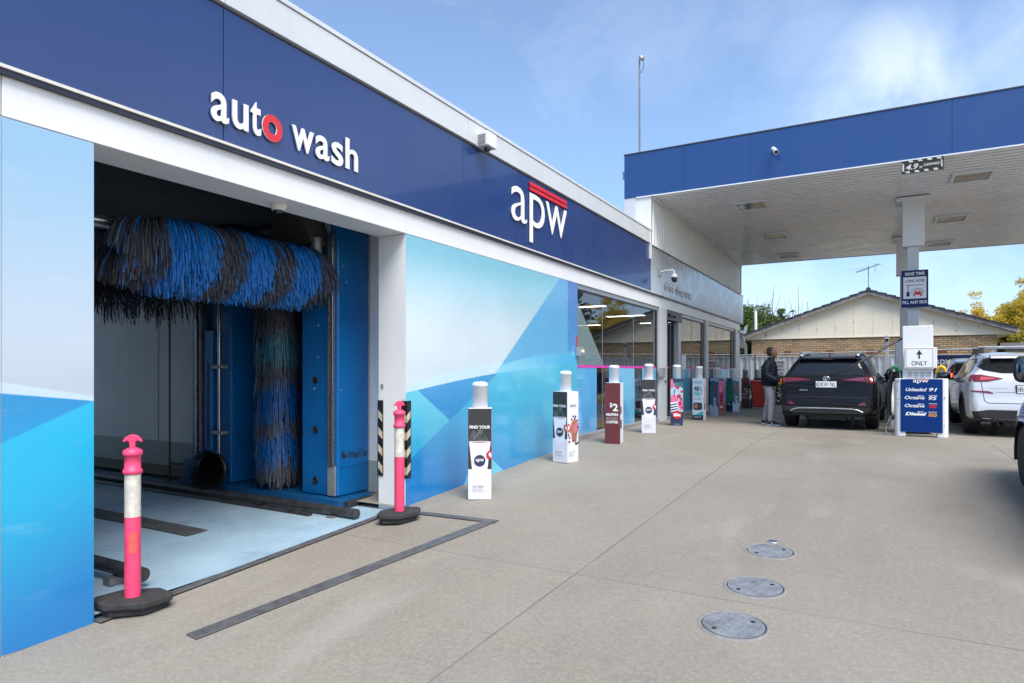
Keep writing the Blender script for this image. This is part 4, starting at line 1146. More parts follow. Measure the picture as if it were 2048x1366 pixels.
# black and cream corner guards on the pillar
def guard(name, label, faces, z0=.02, z1=.862):
    t = empty(name, (faces[0][0][0], faces[0][0][1], z0), label=label, cat='corner guard', group='striped corner guards on the bay pillar')
    for o, u, n, wd in faces:
        m = MB(); m.prism([(0, z0), (wd, z0), (wd, z1), (0, z1)], (o[0], o[1], 0), u, (0,0,1), n, .012); m.build('plate', M['hazard_black'], W=t)
        m = MB(); k = 0
        s_ = -1 if u[0]+u[1] < 0 else 1
        z = z0+.03
        while z < z1-.10:
            m.prism([(.004, z), (wd-.012, z+.055), (wd-.012, z+.135), (.004, z+.08)], Vector((o[0], o[1], 0))+Vector(n)*.0125, u, (0,0,1), n, .001); z += .19
        m.build('stripes', M['hazard_cream'], W=t)
    return t
guard('corner_guard', 'striped corner guard wrapping the outer edge of the bay pillar beside the mural', [((-4.4495, 5.482, 0), (0,1,0), (1,0,0), .085), ((-4.4375, 5.4935, 0), (-1,0,0), (0,-1,0), .085)])
guard('corner_guard', 'striped corner guard on the inner edge of the bay pillar beside the machine', [((-4.770, 5.4935, 0), (-1,0,0), (0,-1,0), .075)])
m = MB(); m.box(-4.80, -4.765, 5.482, 5.493, 1.0, 1.045); tag(m.build('sensor', M['galv'], bevel=.004), 'tiny dark sensor on the bay pillar above the inner corner guard', 'sensor')
# ------------------------------------------------------------------ covers set in the concrete
for i, (x, y, r_, lb) in enumerate(((-.757, 4.075, .185, 'nearest and largest round steel cover in the concrete'), (-.738, 4.755, .185, 'middle round steel cover just past the concrete joint'), (-.752, 5.59, .175, 'farthest round steel cover beside the small oval plate'))):
    t = empty('manhole_cover', (x, y, gz(y)), label=lb, cat='manhole cover', group='round covers in the concrete')
    t.rotation_euler = (math.atan(.0525), 0, 0)
    m = MB(); m.lathe([(r_*1.16, .0005), (r_*1.10, .0075), (r_*1.035, .0080), (r_*1.025, .001)], seg=56); m.build('rim', M['manhole_rim'], t)
    m = MB(); m.lathe([(r_*1.025, .0012), (r_*.98, .0014)], seg=48); m.build('gap', M['black'], t)
    m = MB(); m.lathe([(r_*.985, .001), (r_*.985, .0070), (0, .0071)], seg=48, smooth=False); m.build('plate', M['manhole'], t)
    m = MB(); q = .032; n_ = int(r_/q)+1
    for a in range(-n_, n_+1):
        for b in range(-n_, n_+1):
            px, py = a*q, b*q
            if math.hypot(px, py) > r_*.92: continue
            dx, dy = ((.011, .0028) if (a+b) % 2 else (.0028, .011))
            c_, s_ = math.cos(.5), math.sin(.5)
            pts = [(-dx, -dy), (dx, -dy), (dx, dy), (-dx, dy)]
            m.prism([(px*c_-py*s_ + u*c_-v*s_, px*s_+py*c_ + u*s_+v*c_) for u, v in pts], (0, 0, .0072), (1,0,0), (0,1,0), (0,0,1), .0022)
    m.build('tread', M['galv'], t)
    m = MB()
    for (hx, hy) in ((r_*.55, r_*.45), (-r_*.50, -r_*.55)): m.lathe([(.014, .0078), (.014, .0102)], (hx, hy, 0), (0,0,1), 10)
    m.build('lift_hole', M['black'], t)
t = empty('ground_plate', (-.76, 5.86, gz(5.86)), label='small oval white and blue plate set in the concrete', cat='plate'); t.rotation_euler = (math.atan(.0525), 0, 0)
m = MB(); m.lathe([(.045, .001), (.045, .006), (0, .0065)], seg=24); o = m.build('plate', M['galv'], t); 
m = MB(); m.box(-.03, .03, -.012, .012, .0068, .0085); m.build('print', M['sign_navy'], t)
# ------------------------------------------------------------------ bollards with printed sleeves
SW, SH = .262, 1.02
def ring(r0, r1, seg=24, a0=0, a1=2*math.pi):
    return [(r1*math.cos(a0+(a1-a0)*k/seg), r1*math.sin(a0+(a1-a0)*k/seg)) for k in range(seg+1)] + [(r0*math.cos(a1-(a1-a0)*k/seg), r0*math.sin(a1-(a1-a0)*k/seg)) for k in range(seg+1)]
def circ(cx, cy, r, seg=24, ry=None): return [(cx+r*math.cos(2*math.pi*k/seg), cy+(ry or r)*math.sin(2*math.pi*k/seg)) for k in range(seg)]
class Face:
    """flat printed artwork on one sleeve face; a across (0..SW), b up (0..SH)"""
    def __init__(s, o, u, n): s.o, s.u, s.n = Vector(o), Vector(u), Vector(n); s.mb = MB(); s.mats = []; s.lv = 0
    def mi(s, m):
        if m not in s.mats: s.mats.append(m)
        return s.mats.index(m)
    def poly(s, pts, m):
        s.lv += 1
        pts = [(min(SW-.001, max(.001, a)), min(SH-.001, max(.001, b))) for a, b in pts]
        s.mb.prism(pts, s.o + s.n*(.0008+.0006*s.lv), s.u, (0,0,1), s.n, .0004, s.mi(m))
    def rect(s, a0, b0, a1, b1, m): s.poly([(a0, b0), (a1, b0), (a1, b1), (a0, b1)], m)
    def text(s, tx, a, b, w, h, m, bold=.02, shear=0, vert=False):
        s.lv += 1
        o = s.o + s.n*(.0008+.0006*s.lv)
        if vert: add_text(s.mb, tx, o+s.u*a+Vector((0,0,b)), Vector((0,0,1)), -s.u, s.n, w, h, .0004, s.mi(m), bold, shear)
        else: add_text(s.mb, tx, o+s.u*a+Vector((0,0,b)), s.u, (0,0,1), s.n, w, h, .0004, s.mi(m), bold, shear)
    def heart(s, cx, cy, r, ringr):
        s.poly(circ(cx, cy, ringr, 26), 'red')
        pts = []
        for k in range(24):
            t = 2*math.pi*k/24
            pts.append((cx + r*.062*16*math.sin(t)**3, cy + r*.062*(13*math.cos(t)-5*math.cos(2*t)-2*math.cos(3*t)-math.cos(4*t))))
        s.poly(pts[::-1], 'sign_white')
    def done(s, t): 
        if s.mb.v: s.mb.build('artwork', [M[m] for m in s.mats], t)
def art_find(f):
    f.rect(0, .30, SW, SH, 'charcoal'); f.rect(0, 0, SW, .34, 'sleeve_white')
    f.poly([(0,.66),(.03,.74),(.06,.79),(.09,.74),(.13,.80),(.17,.78),(.2,.70),(.24,.66),(SW,.655),(SW,.60),(0,.60)], 'smoke')
    f.poly([(.012, .645), (SW-.012, .645), (.205, .24), (.055, .24)][::-1], 'cup_white')
    f.poly(circ(.131, .645, .126, 26, .011), 'sleeve_white'); f.poly(circ(.131, .643, .085, 20, .006), 'muffin')
    f.poly([(.045, .30), (.215, .30), (.20, .10), (.06, .10)][::-1], 'sleeve_white')
    for k in range(6): f.poly([(.05+k*.018, .27-k*.004), (.054+k*.018, .27), (.064+k*.018, .16), (.060+k*.018, .16)], 'cup_white')
    f.poly(circ(.131, .437, .064, 28), 'navy_print')
    f.text('apw', .086, .415, .09, .042, 'sign_white', .02); f.rect(.108, .462, .170, .467, 'red'); 
    f.text('FIND YOUR', .016, .795, .232, .036, 'sign_white', .035)
    f.poly([(SW, .555), (.235, .55), (.212, .53), (.203, .50), (.212, .47), (.235, .452), (SW, .447)][::-1], 'red')
    f.poly([(SW, .52), (.245, .53), (.230, .515), (.232, .495), (SW, .465)][::-1], 'sign_white')
    f.text('Flat White', .054, .138, .12, .022, 'print_grey', .02); f.text('Rich and smooth', .054, .112, .10, .012, 'print_grey', 0); f.rect(.054, .09, .21, .092, 'print_grey'); f.rect(.054, .096, .062, .104, 'print_grey')
def art_match(f):
    f.rect(0, 0, SW, SH, 'sleeve_white')
    f.text('MATCH', .075, .795, .13, .036, 'letter_dark', .03)
    f.poly([(.09, .42), (.235, .42), (.215, .29), (.11, .29)][::-1], 'muffin_case')
    f.poly([(.07,.42),(.06,.48),(.08,.55),(.12,.60),(.17,.62),(.22,.60),(.255,.55),(SW,.49),(.25,.42)][::-1], 'muffin')
    f.poly([(.15,.52),(.20,.56),(.25,.52),(.24,.46),(.18,.44)][::-1], 'smoothie_pink')
    for a, b in ((.10,.62),(.14,.66),(.19,.655),(.17,.625),(.23,.60),(.05,.36),(.04,.30),(.19,.27),(.22,.265),(.25,.275),(.02,.40),(.24,.50)): f.poly(circ(a, b, .017, 12), 'berry')
    f.heart(.0, .50, .045, .062)
    f.text('Blueberry Muffin', .03, .138, .14, .020, 'print_grey', .02); f.rect(.03, .115, .12, .121, 'print_grey'); f.rect(.03, .095, .15, .100, 'print_grey')
def art_combo(f):
    f.rect(0, 0, SW, SH, 'burgundy')
    f.text('$', .085, .60, .045, .085, 'sign_white', .02); f.text('2', .135, .545, .09, .125, 'sign_white', .03)
    f.text('MUFFIN', .025, .462, .20, .046, 'sign_white', .035); f.rect(.025, .435, .225, .439, 'print_grey')
    f.text('WITH ANY REGULAR', .03, .412, .19, .014, 'sign_white', .0); f.rect(.025, .398, .225, .402, 'print_grey')
    f.text('COFFEE', .025, .338, .20, .046, 'sign_white', .035)
def art_berry(f):
    f.rect(0, 0, SW, SH, 'navy_print'); f.rect(0, .30, SW, .94, 'iceblue')
    f.poly([(0, .94), (SW, .94), (SW, .80), (.2, .85), (.1, .83), (0, .88)][::-1], 'teal_print')
    f.poly([(0, 1.0), (.05, 1.0), (.06, .93), (.09, .88), (.05, .82), (0, .80)][::-1], 'smoothie_pink')
    f.poly([(.16,.50),(.24,.62),(SW,.55),(SW,.36),(.22,.33),(.17,.40)][::-1], 'smoothie_pink')
    for a, b, r_ in ((.15,.83,.038),(.235,.74,.03),(.18,.64,.045),(.22,.58,.03),(.20,.48,.04),(.24,.40,.022)): f.poly(circ(a, b, r_, 14), 'raspberry')
    f.poly([(.19,.60),(.25,.62),(.24,.57)][::-1], 'green_print')
    f.poly([(0,.60),(.03,.66),(.08,.67),(.13,.64),(.17,.57),(.15,.52),(0,.50)][::-1], 'smoothie_pink')
    f.poly([(0,.50),(.15,.52),(.13,.28),(0,.26)][::-1], 'sign_white')
    for k in range(4): f.poly([(0,.46-k*.055),(.14,.49-k*.055),(.138,.465-k*.055),(0,.43-k*.055)][::-1], 'price_blue')
    f.rect(.078, .64, .090, .80, 'letter_dark')
    f.poly(circ(.135, .235, .092, 28), 'red'); f.text('80c', .062, .20, .148, .072, 'sign_white', .05)
    f.rect(.07, .03, .20, .036, 'iceblue')
def art_refuel(f):
    f.rect(0, 0, SW, SH, 'iceblue'); f.rect(0, 0, SW, .12, 'letter_dark'); f.poly([(.02,.12),(.12,.16),(.25,.22),(SW,.12)][::-1], 'cyan_print')
    f.poly([(.15,.17),(.22,.20),(.24,.17),(.18,.15)][::-1], 'green_print')
    f.text('ICE COLD', .04, .90, .18, .05, 'teal_print', .02)
    f.text('RE', .05, .72, .115, .10, 'letter_dark', .05); f.text('FUEL', .03, .60, .15, .10, 'cyan_print', .04); f.text('!', .195, .62, .022, .19, 'letter_dark', .05)
    f.rect(.03, .545, .22, .551, 'print_grey'); f.text('YOUR WORLD', .045, .505, .155, .022, 'letter_dark', .02)
    f.poly([(.02,.28),(.05,.25),(.20,.25),(.235,.28),(.235,.40),(.20,.43),(.05,.43),(.02,.40)], 'letter_dark'); f.rect(.05, .29, .12, .40, 'muffin_case'); f.rect(.13, .33, .20, .40, 'charcoal')
    f.text('ENERGY', .05, .06, .16, .03, 'iceblue', .01)
def art_max(f):
    f.rect(0, 0, SW, SH, 'teal_print'); f.poly([(0, .0), (SW, .0), (SW, .22), (.18, .30), (.09, .24), (0, .32)], 'iceblue'); f.poly([(0,SH),(0,.93),(.1,.97),(.2,.91),(SW,.96),(SW,SH)], 'iceblue')
    f.text('MAX', .185, .60, .25, .085, 'red_letter', .04, .2, True); f.text('ICE', .185, .28, .22, .075, 'sign_white', .03, .2, True)
def art_maxr(f):
    f.rect(0, 0, SW, SH, 'smoothie_pink'); f.rect(0, 0, SW, .35, 'muffin_case'); f.poly([(.05,.35),(.20,.35),(.22,.65),(.03,.65)], 'raspberry'); f.rect(.09, .62, .105, .80, 'sign_white')
    for k in range(3): f.poly([(.05,.38+k*.07),(.2,.41+k*.07),(.2,.44+k*.07),(.05,.41+k*.07)], 'price_blue')
    f.poly(circ(.13, .24, .085, 22), 'red'); f.text('80c', .07, .21, .13, .06, 'sign_white', .05); f.rect(0, .95, SW, SH, 'teal_print')
def art_green(f):
    f.rect(0, 0, SW, SH, 'teal_print'); f.poly([(.05,.35),(.12,.55),(.10,.80),(.2,.82),(.23,.5),(.2,.35)][::-1], 'green_print'); f.rect(0, 0, SW, .3, 'navy_print'); f.text('80c', .06, .20, .15, .07, 'iceblue', .04)
def art_plain_white(f): f.rect(0, 0, SW, SH, 'sleeve_white'); f.rect(0, .5, .1, .62, 'charcoal'); f.rect(0, .25, .12, .4, 'charcoal')
def art_side_refuel(f): f.rect(0, 0, SW, SH, 'sleeve_white'); f.text('REFUEL', .18, .45, .4, .09, 'raspberry', .02, 0, True); f.rect(.06, .25, .2, .42, 'muffin_case')
def art_navy(f): f.rect(0, 0, SW, SH, 'sign_navy')

def bollard(x, y, yaw, arts, label, base='sleeve_white', h=1.32, top='white_clean', sleeve=True):
    z = gz(y)
    t = empty('bollard', (x, y, z), R(yaw), label, 'bollard', 'bollards with printed sleeves along the shop front')
    m = MB(); m.lathe([(.087, -.12), (.087, h-.055), (.089, h-.054), (.089, h-.032), (.082, h-.014), (.050, h-.001), (0, h)], seg=32); m.build('post', M[top], t)
    m = MB(); m.lathe([(.0885, h-.060), (.0885, h-.056)], seg=32); m.build('cap_joint', M['galv'], t)
    q = SW/2
    m = MB(); m.box(-q, q, -q, q, .003, SH); m.build('sleeve', M[base], t, bevel=.004)
    # artwork faces: front (-y), right (+x), left (-x)
    spec = {'f': ((-q, -q, 0), (1,0,0), (0,-1,0)), 'r': ((q, -q, 0), (0,1,0), (1,0,0)), 'l': ((-q, q, 0), (0,-1,0), (-1,0,0))}
    for k, fn in arts.items():
        F = Face(*spec[k]); fn(F); F.done(t)
    return t
bollard(-3.93, 6.18, 31, {'f': art_find, 'r': art_match, 'l': art_plain_white}, 'nearest white bollard, black and white cup sleeve turned square to the street')
bollard(-3.93, 8.50, -13, {'f': art_find, 'r': art_match}, 'bollard with cup on one sleeve face and muffin on the other')
bollard(-3.87, 10.33, 9, {'f': art_combo, 'r': art_plain_white}, 'burgundy sleeve bollard before the wide shop window', 'sleeve_white')
bollard(-3.80, 12.02, 18, {'f': art_find, 'r': art_match}, 'cup sleeve bollard beside the white post of the entrance door')
bollard(-3.78, 13.95, 15, {'f': art_berry}, 'bollard with raspberry drink sleeve and red price disc', 'teal_print')
bollard(-3.78, 16.0, 0, {'f': art_refuel, 'r': art_side_refuel}, 'pale blue sleeve bollard with black and cyan lettering', 'iceblue')
bollard(-3.78, 18.05, -23, {'f': art_max, 'r': art_maxr}, 'teal sleeve bollard with vertical red letters and pink side', 'teal_print')
bollard(-3.80, 20.35, -35, {'f': art_green, 'r': art_max}, 'teal and green sleeve bollard near the far shop corner', 'teal_print')
bollard(-3.86, 22.9, 9, {'f': art_combo}, 'darker burgundy sleeve bollard beside the red bin', 'burgundy', 1.32, 'galv')
bollard(-3.72, 24.6, 8, {'f': art_navy}, 'plain navy sleeve bollard behind the red bin', 'sign_navy', 1.34, 'offwhite')
# ------------------------------------------------------------------ bins
def wheelie(x, y, rz, mname, label):
    t = empty('wheelie_bin', (x, y, gz(y)), R(rz), label, 'bin')
    m = MB(); m.hexa([(-.20, -.19, .07), (.20, -.19, .07), (.20, .19, .04), (-.20, .19, .04), (-.27, -.27, .86), (.27, -.27, .86), (.27, .27, .86), (-.27, .27, .86)]); m.build('body', M[mname], t, bevel=.02)
    m = MB(); m.box(-.285, .285, -.285, .285, .862, .892); m.build('rim', M[mname], t, bevel=.01)
    m = MB(); m.hexa([(-.28, -.30, .893), (.28, -.30, .893), (.28, .28, .893), (-.28, .28, .893), (-.25, -.25, .935), (.25, -.25, .935), (.25, .27, .955), (-.25, .27, .955)]); m.build('lid', M[mname], t, bevel=.012)
    for s_ in (-1, 1):
        m = MB(); m.lathe([(.10, 0), (.10, .05), (.05, .055)], (s_*.22, .23, .10), (s_, 0, 0), 18); m.build('wheel', M['rubber'], t)
    m = MB(); m.tube([(-.2, .33, .88), (.2, .33, .88)], .015, 8); m.build('handle', M['black'], t)
wheelie(-3.36, 22.55, 12, 'bin_red', 'red wheelie bin beyond the last bollard')
m = MB(); m.box(-3.63, -3.60, 23.35, 23.38, 0, 1.75); tag(m.build('broom_handle', M['black']), 'thin black pole standing behind the burgundy bollard', 'pole')

# ------------------------------------------------------------------ fuel pumps
def pump(y, parts_all=True, label='', group=None):
    z = gz(y)
    t = empty('fuel_pump', (.70, y, z), 0, label, 'fuel pump', group)
    m = MB(); m.box(-.255, .235, .58, 1.05, .62, 2.04); m.build('cabinet', M['white'], t, bevel=.012)
    m = MB(); m.box(-.275, .255, .56, 1.07, .05, .619); m.build('lower_cabinet', M['white'], t, bevel=.012)
    m = MB()
    for k in range(4):
        for j in range(4): m.box(-.17+k*.10, -.10+k*.10, .5775, .5795, 1.155-j*.028, 1.167-j*.028)
    m.build('vent', M['print_grey'], t)
    m = MB(); m.box(-.07, .10, .576, .5795, 1.02, 1.055); m.build('plate', M['galv'], t)
    m = MB()
    for x_ in (-.18, .16): m.lathe([(.008, 0), (.006, .004)], (x_, .58, 2.015), (0, -1, 0), 8)
    m.build('screw', M['galv'], t)
    for s_, mm in ((-1, 'nozzle_green'), (1, 'nozzle_yellow')):
        x_ = -.255 if s_ < 0 else .235
        m = MB(); m.box(min(x_, x_+s_*.10), max(x_, x_+s_*.10), .62, .98, .95, 1.20); m.build('holster', M['black'], t, bevel=.01)
        m = MB(); m.tube([(x_+s_*.05, .60, 1.16), (x_+s_*.09, .58, 1.25), (x_+s_*.13, .57, 1.27), (x_+s_*.17, .56, 1.24), (x_+s_*.19, .56, 1.17)], [.026, .034, .036, .030, .020], 12); nz = m.build('nozzle', M[mm], t)
        m = MB(); m.tube([(x_+s_*.04, .61, 1.15), (x_+s_*.03, .62, 1.0)], .016, 8); m.build('spout', M['galv'], t)
    for k, (dx, dy) in enumerate(((-.33, .62), (-.40, .70), (-.36, .80))):
        m = MB(); pts = [(-.42+.03*k, dy-.04, 1.17), (-.46+.02*k, dy-.05, 1.05), (-.50+.025*k, dy-.02, .70), (-.49+.02*k, dy, .40), (-.42, dy, .26+.03*k), (-.33, dy, .30), (-.28, dy, .42)]
        sp_ = []
        for i in range(len(pts)-1):
            for q in range(4): sp_.append(Vector(pts[i]).lerp(Vector(pts[i+1]), q/4))
        sp_.append(Vector(pts[-1])); m.tube(sp_, .019, 8); m.build('hose', M['hose'], t)
    m = MB(); m.tube([(-.44, .55, 1.2), (-.47, .58, 1.10), (-.50, .60, 1.14)], .03, 8); m.build('nozzle', M['black'], t)
    return t
P = pump(13.68, label='white fuel pump cabinet behind the blue price board', group='fuel pumps in line under the canopy')
# guard hoop with price board in front of the first pump
t = empty('pump_guard', (.715, 13.62, gz(13.6)), label='rounded white steel guard with blue fuel price board', cat='guard')
for x_ in (-.335, .335):
    m = MB(); pr = []
    for k in range(13):
        a = math.pi*k/12; sgn = -1 if x_ < 0 else 1
        pr.append((x_ + sgn*(.075*math.sin(a)) , .10-.10*math.cos(a)))
    pr = [(x_ - (.095 if x_ > 0 else -.095), 0.0)] + pr + [(x_ - (.095 if x_ > 0 else -.095), .20)]
    if x_ > 0: m.prism(pr, (0,0,0), (1,0,0), (0,1,0), (0,0,1), 1.05)
    else: m.prism(pr[::-1], (0,0,0), (1,0,0), (0,1,0), (0,0,1), 1.05)
    m.build('upright', M['white'], t, bevel=.012)
m = MB(); m.box(-.239, .239, .03, .17, .60, 1.048); m.build('cross_panel', M['white'], t)
m = MB(); rr = random.Random(5)
for k in range(34):
    s_ = rr.choice((-1, 1)); x_ = s_*(.335+rr.uniform(-.0, .045)); zz_ = rr.uniform(.2, .85) if s_ > 0 else rr.uniform(.5, 1.02)
    q = rr.uniform(.002, .008)
    yv = .10-.10*math.sqrt(max(0, 1-((abs(x_)-.335)/.075)**2)) - .003
    m.box(x_-q*.6, x_+q*.6, yv, yv+.004, zz_-q*1.6, zz_+q*1.6)
m.build('scuffs', M['charcoal'], t)
m = MB(); m.box(-.318, .318, -.018, -.003, .088, 1.042); brd = m.build('price_board', M['price_blue'], t)
m = MB(); o0 = Vector((-.318, -.0182, .088))
MATS = ['sign_white', 'red', 'gold']
def pt(tx, a, b, w_, h_, mi=0, bold=.02, shear=.25): add_text(m, tx, o0+Vector((a, 0, b)), (1,0,0), (0,0,1), (0,-1,0), w_, h_, .0015, mi, bold, shear)
pt('apw', .19, .868, .235, .075, 0, .01, 0); m.box(-.055, .105, -.0196, -.0182, .088+.935, .088+.95, 1)
pt('Unleaded', .078, .735, .32, .063); pt('91', .43, .735, .125, .063)
pt('Octane', .062, .590, .305, .060); pt('apw', .255, .635, .105, .024); pt('95', .425, .580, .125, .068); pt('Premium', .43, .655, .125, .018)
pt('Octane', .062, .445, .305, .060); pt('apw', .255, .490, .105, .024); pt('98', .43, .435, .12, .062, 1, .04); pt('Premium', .43, .508, .125, .018)
pt('Diesel', .070, .298, .325, .060, 0, .05); pt('apw', .25, .350, .11, .024); pt('GOLD', .425, .285, .125, .060, 2, .04, 0); pt('Premium', .425, .358, .125, .018)
m.build('lettering', [M[q] for q in MATS], t)
# ONLY sign
t = empty('arrow_sign', (.72, 14.16, 1.24), label='white square sign with black arrow and ONLY on the pump', cat='sign')
m = MB(); m.box(.472, .952, 14.16, 14.20, 1.225, 1.625); m.build('board', M['sign_white'], W=t, bevel=.012)
m = MB(); m.box(.953, .99, 14.165, 14.24, 1.235, 1.62); m.build('edge', M['white_clean'], W=t, bevel=.008)
m = MB(); o0 = (.472, 14.1596, 1.225)
def fl(mb, pts, mi=0): mb.prism(pts, o0, (1,0,0), (0,0,1), (0,-1,0), .0015, mi)
fl(m, [(.025, .02), (.455, .02), (.455, .026), (.025, .026)]); fl(m, [(.025, .374), (.455, .374), (.455, .38), (.025, .38)]); fl(m, [(.025, .0262), (.031, .0262), (.031, .3738), (.025, .3738)]); fl(m, [(.449, .0262), (.455, .0262), (.455, .3738), (.449, .3738)])
fl(m, [(.224, .185), (.250, .185), (.250, .272), (.290, .258), (.237, .350), (.184, .258), (.224, .272)])
add_text(m, 'ONLY', Vector(o0)+Vector((.115, 0, .06)), (1,0,0), (0,0,1), (0,-1,0), .25, .085, .0015, 0, .01)
m.build('lettering', M['sign_black'], W=t)
# SAVE TIME sign on the column
t = empty('hose_sign', (.506, 16.873, 2.602), label='navy and white long hose sign with red car picture on the column', cat='sign'); t.scale = (1.05, 1.05, 1.05)
m = MB(); m.box(0, .486, 0, .015, 0, .79); m.build('board', M['sign_navy'], t)
m = MB(); m.box(.118, .318, .016, .088, .165, .565); m.build('bracket', M['galv'], t)
o0 = (0, -.0005, 0); m = MB(); fl(m, [(.035, .185), (.451, .185), (.451, .645), (.035, .645)]); m.build('panel', M['sign_white'], t)
m = MB()
add_text(m, 'SAVE TIME', Vector(o0)+Vector((.065, -.0005, .68)), (1,0,0), (0,0,1), (0,-1,0), .355, .068, .001, 0, .03)
add_text(m, 'FILL ANY SIDE', Vector(o0)+Vector((.022, -.0005, .075)), (1,0,0), (0,0,1), (0,-1,0), .442, .066, .001, 0, .03)
m.build('lettering', M['sign_white'], t)
o0 = (0, -.0025, 0); m = MB()
add_text(m, 'LONG HOSE', Vector(o0)+Vector((.065, 0, .535)), (1,0,0), (0,0,1), (0,-1,0), .355, .060, .001, 0, .015)
fl(m, [(.085, .465), (.385, .465), (.385, .477), (.085, .477)]); fl(m, [(.115, .330), (.129, .330), (.129, .4645), (.115, .4645)])
fl(m, [(.085, .235), (.155, .235), (.155, .249), (.085, .249)]); fl(m, [(.093, .2495), (.147, .2495), (.147, .33), (.093, .33)])
hp = [(.148, .28), (.17, .30), (.19, .35), (.23, .385), (.29, .40), (.35, .39), (.39, .36), (.40, .32), (.385, .30)]
m.tube([Vector(o0)+Vector((a, -.002, b)) for a, b in hp], .004, 6)
m.build('picture', M['sign_navy'], t)
m = MB()
fl(m, [(.215,.235),(.245,.235),(.245,.262),(.345,.262),(.345,.235),(.375,.235),(.375,.31),(.35,.33),(.335,.365),(.255,.365),(.24,.33),(.215,.31)])
m.build('car_picture', M['red'], t)
o0 = (0, -.0045, 0); m = MB(); fl(m, [(.262,.328),(.328,.328),(.320,.352),(.270,.352)]); fl(m, circ(.235,.295,.011,10)); fl(m, circ(.355,.295,.011,10)); m.build('picture_light', M['sign_white'], t)
# second pump behind and grey posts beside it
pump(18.9, label='second pump standing behind the first along the island', group='fuel pumps in line under the canopy')
m = MB(); m.lathe([(.09, -.1), (.09, .95), (.0, .96)], (.30, 16.2, gz(16.2))); tag(m.build('bollard', M['galv']), 'short grey bollard behind the hanging black hoses', 'bollard')
# long hose from pump to the black car
hp = [(.44, 14.35, 1.80), (.20, 14.20, 1.655), (-.12, 13.98, 1.44), (-.40, 13.86, 1.27), (-.70, 13.82, 1.13), (-1.05, 13.95, 1.08), (-1.40, 14.10, 1.07), (-1.68, 14.25, 1.06), (-1.80, 14.50, 1.03), (-1.80, 14.80, .99)]
def smooth_path(pts, n=6):
    P_ = [Vector(p) for p in pts]; out = []
    for i in range(len(P_)-1):
        p0, p1, p2, p3 = P_[max(i-1,0)], P_[i], P_[i+1], P_[min(i+2, len(P_)-1)]
        for k in range(n):
            t_ = k/n
            out.append(.5*((2*p1)+(-p0+p2)*t_+(2*p0-5*p1+4*p2-p3)*t_*t_+(-p0+3*p1-3*p2+p3)*t_**3))
    out.append(P_[-1]); return out
t = empty('fuel_hose', hp[0], label='long black hose drawn from the pump across the black car', cat='hose')
m = MB(); m.tube(smooth_path(hp), .020, 10); m.build('hose', M['hose'], W=t)
m = MB(); m.tube([(-1.80, 14.80, .99), (-1.80, 14.87, .96)], [.022, .026], 10); m.build('coupling', M['black'], W=t)
m = MB(); m.tube(smooth_path([(.42, 13.9, .55), (.25, 13.7, .35), (.16, 13.6, .12), (.22, 13.55, .02), (.36, 13.6, .0)]), .006, 6); tag(m.build('air_line', M['grate']), 'thin grey hose looping to the ground beside the guard', 'hose')
